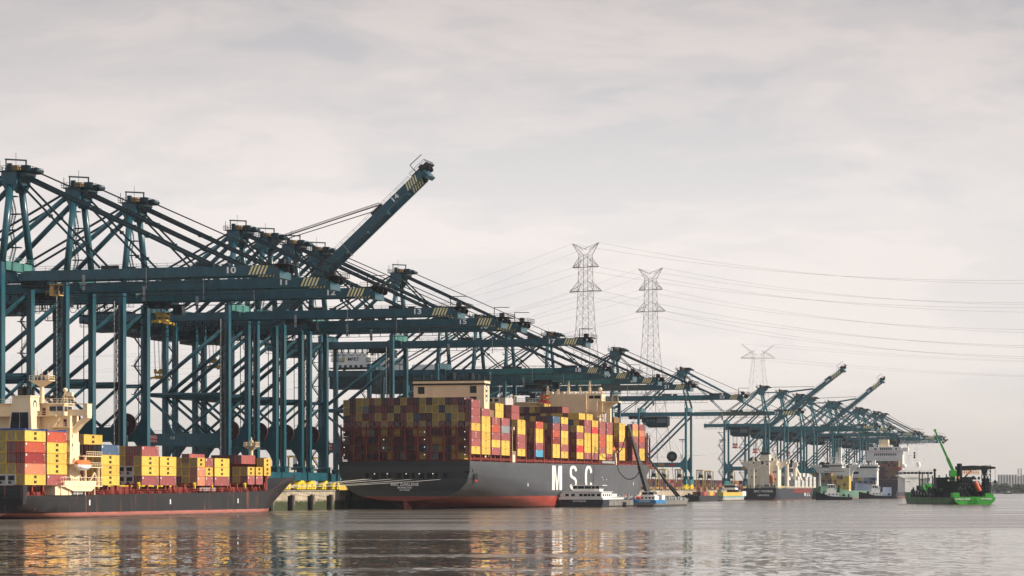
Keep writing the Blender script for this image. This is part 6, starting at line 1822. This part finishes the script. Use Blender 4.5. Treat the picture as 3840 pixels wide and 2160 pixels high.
pts0 = [(W_ / 2 + h, z) for h, z in st[0][1]] + [(W_ / 2 - h, z) for h, z in reversed(st[0][1])]
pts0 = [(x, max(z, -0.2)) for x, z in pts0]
build('stern_sunlight', MB().prism(pts0, 'y', -0.12, -0.005), GREEN, dr)  # brighter green over the stern face: its sunlight put into the colour
lettering('SCHELDT RIVER', 1.1, WHITE, dh, (4.6, -0.3, 2.6), FACE_BACK, extrude=0.03, offset=0.03)
lettering('ANTWERPEN', 0.95, WHITE, dh, (16.6, -0.3, 2.7), FACE_BACK, extrude=0.03, offset=0.03)
mb = MB()
for a, e in (((9.2, 3.4), (8.4, 0.9)), ((11.2, 3.6), (12.6, 0.9)), ((8.4, 1.0), (12.6, 1.0)), ((9.0, 2.2), (11.8, 2.2))): mb.bar((a[0], -0.5, a[1]), (e[0], -0.3, e[1]), 0.28)
build('stern_ladder', mb, GREEN, dr)
mb = MB().box(-0.3, 3.0, -0.2, 4, 3.6, 5.8).box(16.4, 19.6, 0.2, 4, 3.7, 5.6).cbox((20, 0.6, 4.4), (1.0, .6, 1.6))
build('stern_housing', mb, GREEN, dr)
mb = MB().box(4.5, 17.2, 8, 34, 3.3, 9.5).box(5.5, 16.0, 12, 30, 9.5, 11.6).box(9.5, 14, 14, 26, 11.6, 13.6)
for z in (3.3, 7.4, 11.5, 15.6):
    for x in (17.4, 20.0):
        for y in (4, 9.6): mb.bar((x, y, z), (x, y, z + 3.8), 0.4)
    mb.bar((17.4, 4, z), (20.0, 4, z + 3.8), 0.22).bar((20.0, 4, z), (17.4, 4, z + 3.8), 0.22).box(17.3, 20.1, 4, 9.7, z + 3.5, z + 3.7)
mb.box(17.6, 19.8, 5, 9.5, 4.2, 13)
build('engine_house', mb, mat('black_green_steel', (0.009, 0.015, 0.014), 0.7, var=0.5, scale=0.6, spec=0.15), dr)
mb = MB()
cluttered(mb, 1.5, 19, 3, 8, 3.3, 40, 0.6, 4.0); cluttered(mb, 2, 18, 10, 30, 12.4, 26, 0.4, 1.8)
cluttered(mb, 0.6, 20, 34, 84, 3.3, 170, 1.0, 6.2)
build('deck_gear', mb, MATS['black_green_steel'], dr)['kind'] = 'stuff'
for x, y, h in ((5.0, 62, 16.5), (1.5, 66, 17.0), (3.8, 50, 14.6), (6.2, 46, 14.8), (8.2, 40, 15.2), (0.8, 58, 16)): build('vent_post', MB().tube((x, y, 4), (x, y, h), 0.32, n=6), BLACK, dr)
mb = MB().tube((-0.8, 30, 4), (-0.8, 30, 16.8), 0.55, n=8).dome((-0.8, 30, 17.2), 0.8, full=True).box(-1.6, 4.2, 24, 30, 8, 13.5)
build('vent_post', mb, BLACK, dr)
mb = MB()
for _ in range(46):
    x, y, z = RND.uniform(4.6, 17), 7.7, RND.uniform(4.6, 9)
    mb.box(x, x + RND.uniform(0.2, 1.1), y, 7.95, z, z + RND.uniform(0.2, 1.2))
for _ in range(40):
    x, y = RND.uniform(4, 16), RND.uniform(10, 30)
    mb.bar((x, y, 11.5), (x + RND.uniform(-1, 1), y, 11.5 + RND.uniform(0.6, 2.4)), 0.16)
mb.rail([(5, 9, 9.5), (17, 9, 9.5)], 1.1, 1.2, 0.07).rail([(5.5, 12, 11.6), (16, 12, 11.6)], 1.1, 1.2, 0.07)
for i in range(24): mb.tube((0.8 + (i % 3) * 0.8, 36 + i * 1.9, 4.4), (0.8 + (i % 3) * 0.8, 38.4 + i * 1.9, 4.6 + RND.uniform(0, 2.6)), 0.3, n=6)
build('deck_pipe', mb, mat('worn_deck_steel', (0.10, 0.11, 0.10), 0.7, var=0.5, scale=1.0), dr)
mb = MB()
def dl(px, py, y):
    """photo position -> local x, z of the dredger at a distance y forward of the stern"""
    Yw = DY + y * math.cos(PHI)
    for _ in range(4):
        X = (px - 1920) / FPX * Yw
        dx, dy = X - dcorner.x, Yw - dcorner.y
        lx = dx * math.cos(PHI) + dy * math.sin(PHI)
        Yw = DY + lx * math.sin(PHI) + y * math.cos(PHI)
    return Vector((lx, y, CAM_H + (HORIZON - py) / FPX * Yw))
a, e = dl(3574, 1766, 28), dl(3506, 1614, 30)
mb.bar(a, a.lerp(e, 0.32), 1.7, 1.5).bar(a.lerp(e, 0.3), a.lerp(e, 0.66), 1.15, 1.0).bar(a.lerp(e, 0.64), e, 0.8, 0.75).cbox(e, (1.1, 0.9, 1.3))
b_ = dl(3572, 1790, 28)
mb.tube((b_.x, 28, 8), (b_.x, 28, a.z - 2.2), 1.5, n=12).cbox((a.x, 28, a.z - 1.2), (3.4, 3.2, 3.0))
jib = build('crane_jib', mb, GREEN, dr)
mb = MB()
p0, p1 = dl(3598, 1753, 20), dl(3731, 1754, 20)
mb.prism([(p0.x - 2, p0.z - 1.2), (p0.x + 3, p0.z - 1.6), (p0.x + 8, p0.z - 1.4), (p1.x, p1.z - 0.5), (p1.x, p1.z + 0.5), (p0.x + 7, p0.z + 1.0), (p0.x - 2, p0.z + 0.6)], 'y', 19, 21)
mb.tube((p0.x, 20, 4), (p0.x, 20, p0.z + 2.0), 1.6, 1.3, n=12).bar((p0.x + 0.6, 20, p0.z - 7), (p0.x + 6, 20, p0.z - 1.6), 0.6)
q0 = dl(3691, 1760, 20)
mb.prism([(q0.x - 1.6, q0.z), (q0.x + 1.6, q0.z), (q0.x + 0.5, q0.z - 3), (q0.x - 0.5, q0.z - 3)], 'y', 19.2, 20.8).box(q0.x - 0.4, q0.x + 0.4, 19.5, 20.5, 8, q0.z - 2)
build('deck_crane', mb, mat('black_green_steel', (0.012, 0.018, 0.018)), dr)
k0 = dl(3732, 1760, 20)
mb = MB().bar((k0.x, 20, k0.z), (k0.x, 20, dl(3732, 1806, 20).z), 0.14).dome((k0.x, 20, dl(3732, 1806, 20).z), 0.8, full=True).bar((k0.x, 20, dl(3732, 1806, 20).z), (k0.x, 20, dl(3732, 1827, 20).z), 0.2)
build('hook', mb, BLACK, dr)
o0, o1 = dl(3658, 1808, 5), dl(3674, 1842, 4)
mb = MB().tube(o0, o1, 1.05, 1.15, n=12)
build('suction_pipe', mb, mat('red_orange_paint', (0.62, 0.10, 0.03), 0.5), dr)
mb = MB().bar(o0 + Vector((-1.5, 0.4, 0.6)), o1 + Vector((-1.7, .4, 0)), 0.4).bar(o0 + Vector((1.6, 0.4, 0.6)), o1 + Vector((1.7, .4, 0)), 0.4)
build('pipe_gantry', mb, DARK, dr)
mb = MB()
for a_, e_, y, w in (((3508, 1818), (3556, 1850), 40, 1.5), ((3476, 1818), (3490, 1823), 64, 1.6), ((3460, 1822), (3477, 1852), 70, 0.6), ((3476, 1830), (3483, 1850), 66, 0.5), ((3472, 1818), (3495, 1836), 60, 1.1)):
    mb.bar(dl(*a_, y), dl(*e_, y - 2), w)
build('suction_arm', mb, GREEN, dr)
mb = MB()
for i in range(10): mb.tube((9 + i * 0.9, 14, 14.8), (9 + i * 0.9, 14, 16.8 + (i % 3) * 0.3), 0.2, n=6)
mb.bar((9, 14, 16), (17.4, 14, 16), 0.3).cbox((6.5, 14, 13.4), (1.4, 1.2, 1.4))
build('yellow_railing', mb, mat('safety_yellow', (0.62, 0.26, 0.05), 0.5), dr)
# forward accommodation
y0 = 84
pl, pr_ = dl(3394, 1830, y0), dl(3490, 1800, y0)
def dz(py): return dl(3430, py, y0).z
mb = MB().box(dl(3394, 1800, y0).x, dl(3446, 1800, y0).x, y0, y0 + 14, 6, dz(1790)).box(dl(3410, 1800, y0).x, dl(3492, 1800, y0).x, y0 + 2, y0 + 14, dz(1812), dz(1780))
mb.prism([(dl(3369, 1785, y0).x, dz(1784)), (dl(3372, 1785, y0).x, dz(1787)), (dl(3408, 1800, y0).x, dz(1800)), (dl(3500, 1790, y0).x, dz(1790)), (dl(3522, 1784, y0).x, dz(1783)), (dl(3522, 1780, y0).x, dz(1780)), (dl(3369, 1780, y0).x, dz(1780))], 'y', y0, y0 + 6)
dk = build('deckhouse', mb, WHITE, dr)
x0, x1 = dl(3386, 1780, y0).x, dl(3500, 1780, y0).x
mb = MB().box(x0, x1, y0 + 0.6, y0 + 8, dz(1781), dz(1778)).prism([(x0 - 0.4, dz(1770)), (x1 + 0.8, dz(1770)), (x1 - 1, dz(1761)), (x0 + 2, dz(1761))], 'y', y0, y0 + 9)
for i in range(9): mb.box(x0 + i * (x1 - x0 - 0.3) / 8, x0 + 0.3 + i * (x1 - x0 - 0.3) / 8, y0 + 0.6, y0 + 0.9, dz(1778), dz(1770))
dw = build('wheelhouse', mb, WHITE, dr)
build('window', MB().box(x0 + 0.15, x1 - 0.15, y0 + 0.75, y0 + 7.8, dz(1778), dz(1770)).box(dl(3400, 1808, y0).x, dl(3403, 1808, y0).x, y0 - 0.05, y0, dz(1808), dz(1804)).box(dl(3408, 1808, y0).x, dl(3411, 1808, y0).x, y0 - 0.05, y0, dz(1808), dz(1804)).box(dl(3436, 1795, y0).x, dl(3440, 1795, y0).x, y0 + 1.9, y0 + 2, dz(1797), dz(1788)).box(dl(3450, 1795, y0).x, dl(3460, 1795, y0).x, y0 + 1.9, y0 + 2, dz(1796), dz(1788)).box(dl(3472, 1795, y0).x, dl(3476, 1795, y0).x, y0 + 1.9, y0 + 2, dz(1797), dz(1786)), GLASS, dw)
mb = MB()
zr = dz(1761)
for px_ in (3424, 3446, 3470): mb.bar((dl(px_, 1750, y0).x, y0 + 4, zr), (dl(px_, 1750, y0).x, y0 + 4, dz(1732)), 0.4)
mb.bar((dl(3416, 1732, y0).x, y0 + 4, dz(1732)), (dl(3472, 1732, y0).x, y0 + 4, dz(1732)), 0.5)
for px_, top in ((3416, 1708), (3446, 1674), (3436, 1696), (3471, 1720)): mb.bar((dl(px_, 1732, y0).x, y0 + 4, dz(1732)), (dl(px_, 1732, y0).x, y0 + 4, dz(top)), 0.3)
mb.bar((dl(3438, 1680, y0).x, y0 + 4, dz(1684)), (dl(3460, 1680, y0).x, y0 + 4, dz(1684)), 0.35).bar((dl(3405, 1708, y0).x, y0 + 4, dz(1708)), (dl(3426, 1708, y0).x, y0 + 4, dz(1708)), 0.2)
mb.dome((dl(3399, 1748, y0).x, y0 + 4, dz(1748)), 1.2, full=True).dome((dl(3453, 1742, y0).x, y0 + 4, dz(1744)), 1.1, sq=1.6, full=True)
mb.rail([(x0, y0 + 0.4, zr), (x1, y0 + 0.4, zr)], 1.2, 1.5, 0.12)
build('radar_mast', mb, WHITE, dw)
mb = MB()
for py in (1698, 1707, 1715): mb.dome((dl(3436, py, y0).x, y0 + 3.4, dz(py)), 0.55, full=True)
build('signal_ball', mb, BLACK, dw)
# ================================================================ pylons and their lines
def lattice_pylon(px, py_top, H, arms, lab, name='transmission_pylon', tee=False, yaw=0.0):
    """a four-legged lattice tower; H its height, its distance follows from how tall it stands in the photograph"""
    Y = (H - CAM_H) / (HORIZON - py_top) * FPX
    base = Vector(((px - 1920) / FPX * Y, Y, 6.0))
    r = thing(name, lab, 'pylon', base, yaw, 'power line pylons')
    H = H - 6.0
    b = MB()
    prof = [(0, 15.0), (H * 0.23, 11.6), (H * 0.43, 8.6), (H * 0.66, 7.4 * 0.72), (H * 0.80, 4.2), (H * 0.955, 3.8)] if not tee else [(0, 13), (H * 0.55, 9.0), (H * 0.64, 8.6), (H * 0.90, 4.6), (H * 0.93, 4.4)]
    def hw(z):
        for (z0, a), (z1, c) in zip(prof, prof[1:]):
            if z0 <= z <= z1: return a + (c - a) * (z - z0) / (z1 - z0)
        return prof[-1][1]
    zs, z = [0.0], 0.0
    while z < prof[-1][0] - 1:
        z = min(prof[-1][0], z + max(3.4, hw(z) * (1.9 if z < H * 0.4 else 1.5)))
        zs.append(z)
    th = 0.34 if not tee else 0.26
    PY = PYLON if not tee else PALE_STEEL
    for z0, z1 in zip(zs, zs[1:]):
        a, c = hw(z0), hw(z1)
        t = th if z0 < H * 0.45 else th * 0.8
        for sx_, sy_ in ((1, 1), (1, -1), (-1, 1), (-1, -1)): b.bar((sx_ * a, sy_ * a, z0), (sx_ * c, sy_ * c, z1), t)
        for sg in (-1, 1):
            b.bar((-a, sg * a, z0), (c, sg * c, z1), t * 0.5).bar((a, sg * a, z0), (-c, sg * c, z1), t * 0.5)
            b.bar((sg * a, -a, z0), (sg * c, c, z1), t * 0.5).bar((sg * a, a, z0), (sg * c, -c, z1), t * 0.5)
            b.bar((-c, sg * c, z1), (c, sg * c, z1), t * 0.45)
    build('tower', b, PY, r)
    tips = []
    for zf, half in arms:
        z = H * zf; a = hw(z)
        b = MB()
        for sg in (-1, 1):
            for yy in (-a, a): b.bar((sg * a, yy, z), (sg * half, 0, z - 0.4), 0.36)
            for yy in (-a, a): b.bar((sg * a, yy, z + a * 1.6), (sg * half, 0, z), 0.3)
            n = 5
            for i in range(n):
                t0, t1 = i / n, (i + 1) / n
                x0, x1 = a + (half - a) * t0, a + (half - a) * t1
                b.bar((sg * x0, 0, z + a * 1.6 * (1 - t0)), (sg * x1, 0, z), 0.26).bar((sg * x0, -a * (1 - t0), z), (sg * x1, a * (1 - t1), z), 0.22)
            tips.append(base + Matrix.Rotation(yaw, 3, 'Z') @ Vector((sg * half, 0, z - 0.4)))
        b.bar((-half, 0, z - 0.3), (half, 0, z - 0.3), 0.45)
        build('cross_arm', b, PY, r)
    top = prof[-1][0]
    b = MB()
    w = prof[-1][1]
    vx = 11.2 if not tee else 17
    for sg in (-1, 1):
        e = Vector((sg * vx, 0, H))
        for yy in (-w, w): b.bar((sg * w, yy, top), e, 0.32 if not tee else 0.28); b.bar((sg * w * 0.2, yy, top + (H - top) * 0.45), e, 0.26) if not tee else None
        for i in range(4):
            t = (i + 0.5) / 4
            b.bar(Vector((sg * w, -w, top)).lerp(e, t), Vector((sg * w, w, top)).lerp(e, t), 0.2)
            if not tee: b.bar(Vector((sg * w, -w, top)).lerp(e, t), Vector((sg * w * 0.2, w, top + (H - top) * 0.45)).lerp(e, t), 0.2)
        tips.append(base + Matrix.Rotation(yaw, 3, 'Z') @ e)
    build('peak', b, PY, r)
    return r, tips
YAW = math.radians(-30)
p1, t1 = lattice_pylon(2196, 912, 192, ((0.905, 11.0), (0.807, 13.6)), 'tall lattice pylon with a forked top, nearest behind the cranes', yaw=YAW)
p2, t2 = lattice_pylon(2440, 1006, 192, ((0.905, 11.0), (0.807, 13.6)), 'second lattice pylon with a forked top, to the right of the tallest one', yaw=YAW)
p3, t3 = lattice_pylon(2843, 1290, 150, ((0.905, 17.5),), 'pale distant pylon with one wide cross arm and two thin horns', tee=True, yaw=math.radians(10))
WIRE = mat('conductor_wire', (0.16, 0.155, 0.15), 0.6)
def wire(a, b, sag, n, r=0.12):
    mb = MB(); pts = []
    for i in range(n + 1):
        t = i / n
        p = a.lerp(b, t); p.z -= 4 * sag * t * (1 - t)
        pts.append(p)
    return mb.path(pts, r, 4)
far1 = [at(4100, 1150, 1750), at(4100, 1170, 1850), at(4100, 1300, 1700), at(4100, 1310, 1800), at(4100, 1045, 1750), at(4100, 1060, 1850)]
far2 = [at(4150, 1235, 1900), at(4150, 1250, 2000), at(4150, 1340, 1850), at(4150, 1352, 1950), at(4150, 1130, 1900), at(4150, 1140, 2000)]
nm = ['upper arm near', 'upper arm far', 'lower arm near', 'lower arm far', 'forked top near', 'forked top far']
for tips, far, who, grp in ((t1, far1, 'nearest pylon', 'lines of the nearest pylon'), (t2, far2, 'second pylon', 'lines of the second pylon')):
    for i, (a, e) in enumerate(zip(tips, far)):
        solo('power_line', wire(a, e, 10, 24, 0.055), WIRE, f'thin power line over the river from the {nm[i]} tip, {who}', 'power line', group=grp)
    for i, a in enumerate(tips):
        e = Vector((a.x - 420, a.y + 260, 120 - 14 * (i % 3)))
        solo('power_line', wire(a, e, 14, 20, 0.05), WIRE, f'thin power line behind the cranes from the {nm[i]} tip, {who}', 'power line', group=grp + ' leftward')
for i, a in enumerate(t3):
    solo('power_line', wire(a, Vector((a.x + 900, a.y - 300, a.z + 10)), 30, 20, 0.05), WIRE, f'hair-thin power line leaving the pale distant pylon toward the river, {ORD[i]} of four', 'power line', group='lines of the pale pylon')

# ================================================================ the terminal yard
def carrier(s, u, lab):
    r = thing('straddle_carrier', lab, 'carrier', P(s, u, QUAY_Z), -TH, 'straddle carriers in the yard')
    b = MB()
    for x in (-2.2, 2.2):
        b.box(x - 0.35, x + 0.35, -4.6, 4.6, 1.2, 2.0)
        for y in (-4, 4): b.box(x - 0.3, x + 0.3, y - 0.35, y + 0.35, 2.0, 14.2)
        b.box(x - 0.35, x + 0.35, -4.9, 4.9, 14.2, 15.0)
    for y in (-4, 4): b.box(-2.2, 2.2, y - 0.4, y + 0.4, 14.3, 15.1)
    build('frame', b, mat('weathered_yellow', (0.50, 0.37, 0.12), 0.6, var=0.35, scale=0.8), r)
    w = MB()
    for x in (-2.2, 2.2):
        for y in (-3.6, -1.2, 1.2, 3.6): w.disc((x, y, 0.7), 'x', 0.7, 0.5, 12)
    build('wheel_set', w, BLACK, r)
    c = build('cab', MB().box(-2.4, -0.4, 4.4, 6.2, 10.4, 12.8), WHITE, r)
    build('engine_box', MB().box(0.4, 2.4, -5.6, -3.6, 11.6, 14.2), WHITE, r)
    build('window', MB().box(-2.2, -0.6, 4.34, 4.4, 11.2, 12.5), GLASS, c)
    build('lift_beam', MB().box(-1.6, 1.6, -3.0, 3.0, 9.0, 9.8).box(-1.2, 1.2, -1.2, 1.2, 9.8, 11.5).bar((0, -2, 9.8), (0, -2, 14.4), 0.25).bar((0, 2, 9.8), (0, 2, 14.4), 0.25), DARK, r)
    return r
for px_, u, lab in ((1112, -60, 'yellow straddle carrier nearest the big ship\'s stern, seen between quay legs'), (1168, -72, 'yellow straddle carrier behind the quay wall, closest to the dark transom'),
                    (2452, -46, 'yellow straddle carrier just past the bow of the big ship'), (2490, -58, 'yellow straddle carrier between the bow and the legs of crane twenty-three'),
                    (2548, -50, 'yellow straddle carrier half hidden by the legs of crane twenty-three'), (2628, -48, 'yellow straddle carrier first in the open gap past crane twenty-three'),
                    (2660, -60, 'yellow straddle carrier second in the open gap past crane twenty-three'), (2742, -52, 'yellow straddle carrier between the landside legs of crane twenty-four'),
                    (2828, -50, 'yellow straddle carrier beside the cream cargo ship deckhouse')):
    carrier(s_at(px_, u), u, lab)
for s in range(700, 1500, 13):
    for u in (-66, -70, -92):
        for j in range(RND.choice((2, 3, 3, 3))): more(s, u, QUAY_Z + j * 2.7, 12.1, 2.65, RND.choice('MMTRNMRTMM'))
for s in range(-330, 300, 13):
    for u in (-80, -84):
        for j in range(RND.choice((1, 2, 3))): more(s, u, QUAY_Z + j * 2.7, 12.1, 2.65, RND.choice('WBTRMYGY'))
for s in (545, 560, 590, 625, 700): more(s, -30, QUAY_Z, 12.1, 2.65, RND.choice('YYRT'))
def light_mast(s, u, h, lab):
    r = thing('light_mast', lab, 'lamp post', P(s, u, QUAY_Z), -TH, 'yard light masts')
    build('pole', MB().tube((0, 0, 0), (0, 0, h), 0.45, 0.22, n=8), GALV, r)
    b = MB().box(-3.2, 3.2, -0.5, 0.5, h, h + 0.4).box(-2.6, 2.6, -0.5, 0.5, h - 1.6, h - 1.3)
    for i in range(6): b.box(-3.0 + i * 1.1, -2.4 + i * 1.1, -0.7, 0.7, h - 0.6, h)
    build('lamp_head', b, GREY, r)
light_mast(s_at(2709, -120), -120, 46, 'high yard light mast just landside of crane twenty-four'); light_mast(s_at(2560, -130), -130, 44, 'high yard light mast between the legs of crane twenty-three')
light_mast(s_at(2800, -140), -140, 46, 'high yard light mast seen through the legs of crane twenty-four')
def turbine(px, py, Y, lab, rot):
    hub = at(px, py, Y)
    r = thing('wind_turbine', lab, 'wind turbine', Vector((hub.x, hub.y, 2)), 0, 'wind turbines on the horizon')
    h = hub.z - 2
    build('tower', MB().tube((0, 0, 0), (0, 0, h), 2.2, 1.3, n=12), WHITE, r)
    b = MB().box(-1.8, 1.8, -2, 6, h - 1.6, h + 1.8)
    nac = build('nacelle', b, WHITE, r)
    for i in range(3):
        a = math.radians(rot + i * 120)
        d = Vector((math.sin(a), 0, math.cos(a)))
        part('blade', MB().tube(Vector((0, -2.6, h)), Vector((0, -2.6, h)) + d * 44, 1.3, 0.25, n=6).mesh('blade', WHITE), nac)
turbine(2556, 1705, 4800, 'faint white wind turbine on the horizon between the pylon legs', -28)
turbine(2834, 1660, 5200, 'faint white wind turbine on the horizon behind crane twenty-four', 20)

# ================================================================ the far shore
SILO = mat('silo_concrete', (0.34, 0.33, 0.34), 0.8, var=0.15, scale=0.06)  # lightened: the fading by distant haze put into the colour
for i in range(10):
    px_ = 3747 + i * 10.6
    tall = i not in (7,)
    Y = 4850
    b = MB().tube((0, 0, 0), (0, 0, 32 if tall else 30), 2.45, n=16).tube((0, 0, 32 if tall else 30), (0, 0, 33.4 if tall else 31.4), 2.45, 1.2, n=16)
    o = solo('silo', b, SILO, f'grey grain silo on the far shore, {ORD[i]} of its row counted from the dredger', 'silo', (((px_ - 1920) / FPX) * Y, Y, 1.6), group='grain silos on the far shore')
b = MB().box(0, 16, 0, 30, 0, 20)
solo('silo_annex', b, SILO, 'lower grey concrete annex at the end of the silo row', 'building', ((3716 - 1920) / FPX * 4850, 4850, 1.6))
b = MB()
for x in (0, 6): 
    for y in (0, 6): b.bar((x, y, 0), (x, y, 12), 0.5)
for z in (4, 8, 12): b.bar((0, 0, z), (6, 0, z), 0.5).bar((0, 6, z), (6, 6, z), .5).bar((0, 0, z - 4), (6, 0, z), 0.3)
solo('elevator_tower', b, DARK, 'dark open steel frame standing on top of the silos', 'tower', ((3819 - 1920) / FPX * 4850, 4850, 33))
wr = thing('warehouse', 'long low warehouse with a sandy roof below the silos', 'building', ((3746 - 1920) / FPX * 4780, 4780, 1.6))
build('wall', MB().box(0, 90, 0, 30, 0, 7.5), mat('pale_cladding', (0.40, 0.39, 0.38), 0.7), wr)
build('roof', MB().prism([(-1, 7.5), (31, 7.5), (31, 9), (15, 12.5), (-1, 9)], 'x', -1, 91), mat('sandy_roof', (0.56, 0.44, 0.28), 0.8), wr)
wr = thing('warehouse', 'low grey shed behind the dredger\'s stern on the far shore', 'building', ((3640 - 1920) / FPX * 4900, 4900, 1.6))
build('wall', MB().box(0, 46, 0, 30, 0, 8), mat('grey_cladding', (0.22, 0.24, 0.27), 0.7), wr)
build('roof', MB().prism([(-1, 8), (31, 8), (15, 12)], 'x', -1, 47), mat('grey_roof', (0.2, 0.2, 0.22), 0.8), wr)
bt = thing('motor_boat', 'small dark motor boat with a white cabin off the far shore', 'boat', ((3796 - 1920) / FPX * 4350, 4350, 0), math.radians(80))
build('hull', loft([(0, [(1.6, -0.5), (2, 0.6), (2.2, 2.0)]), (9, [(1.6, -0.5), (2, 0.6), (2.2, 2.0)]), (14, [(0.1, 0), (0.3, 1), (0.8, 2.8)])]), BLACK, bt)
build('cabin', MB().box(-1.6, 1.6, 3, 8, 2, 4.6).bar((0, 5, 4.6), (0, 5, 8), 0.25), WHITE, bt)
def shore_wood(n, x0, x1, Y, hmin, hmax):
    b = MB()
    for _ in range(n):
        x, y = RND.uniform(x0, x1), Y + RND.uniform(-30, 30)
        h = RND.uniform(hmin, hmax)
        for _j in range(9):
            c = Vector((x + RND.gauss(0, h * 0.32), y + RND.gauss(0, h * 0.3), 1.6 + h * RND.uniform(0.25, 0.95)))
            rr = h * RND.uniform(0.12, 0.24)
            for _k in range(7):
                a = Vector((RND.gauss(0, 1), RND.gauss(0, 1), RND.gauss(0, 1))).normalized() * rr
                p = c + a
                t1_ = a.orthogonal().normalized() * rr * 0.6; t2_ = a.cross(t1_).normalized() * rr * 0.6
                b._add([p - t1_ - t2_, p + t1_ - t2_ * 0.6, p + t1_ * 0.7 + t2_, p - t1_ * 0.8 + t2_ * 0.9], [(0, 1, 2, 3)])
    return b
o = build('far_wood', shore_wood(420, 560, 1150, 4760, 7, 15), mat('foliage', (0.045, 0.07, 0.03), 0.8, var=0.5, scale=0.2))
tag(o, 'dark strip of trees along the far shore', 'trees', kind='stuff')
o = build('shore_wood', shore_wood(420, -300, 900, 5400, 10, 20), MATS['foliage'])
tag(o, 'low wooded horizon behind the far end of the quay', 'trees', kind='stuff')

# ================================================================ the remaining containers, one object
STUFF.xf = None
o = build('stacked_containers', STUFF, [BOXM[k] for k in STUFF_KEYS] + [RODM])
tag(o, 'further stacked containers on the ships, barges and in the yard', 'containers', kind='stuff')

# ================================================================ haze
HAZE_DENSITY = 0.000028
hz = MB().box(-6600, 6600, -450, 12600, -4, 205)
hm = bpy.data.materials.new('haze_air'); hm.use_nodes = True
hm.node_tree.nodes.clear()
_o = hm.node_tree.nodes.new('ShaderNodeOutputMaterial'); _v = hm.node_tree.nodes.new('ShaderNodeVolumePrincipled')
_v.inputs['Color'].default_value = (0.86, 0.90, 0.95, 1)
_v.inputs['Density'].default_value = HAZE_DENSITY
_v.inputs['Anisotropy'].default_value = 0.2
hm.node_tree.links.new(_v.outputs[0], _o.inputs['Volume'])
o = build('haze', hz, hm)
tag(o, kind='stuff')
o['label'] = 'thin pale haze over the river and the terminal'
o['category'] = 'haze'
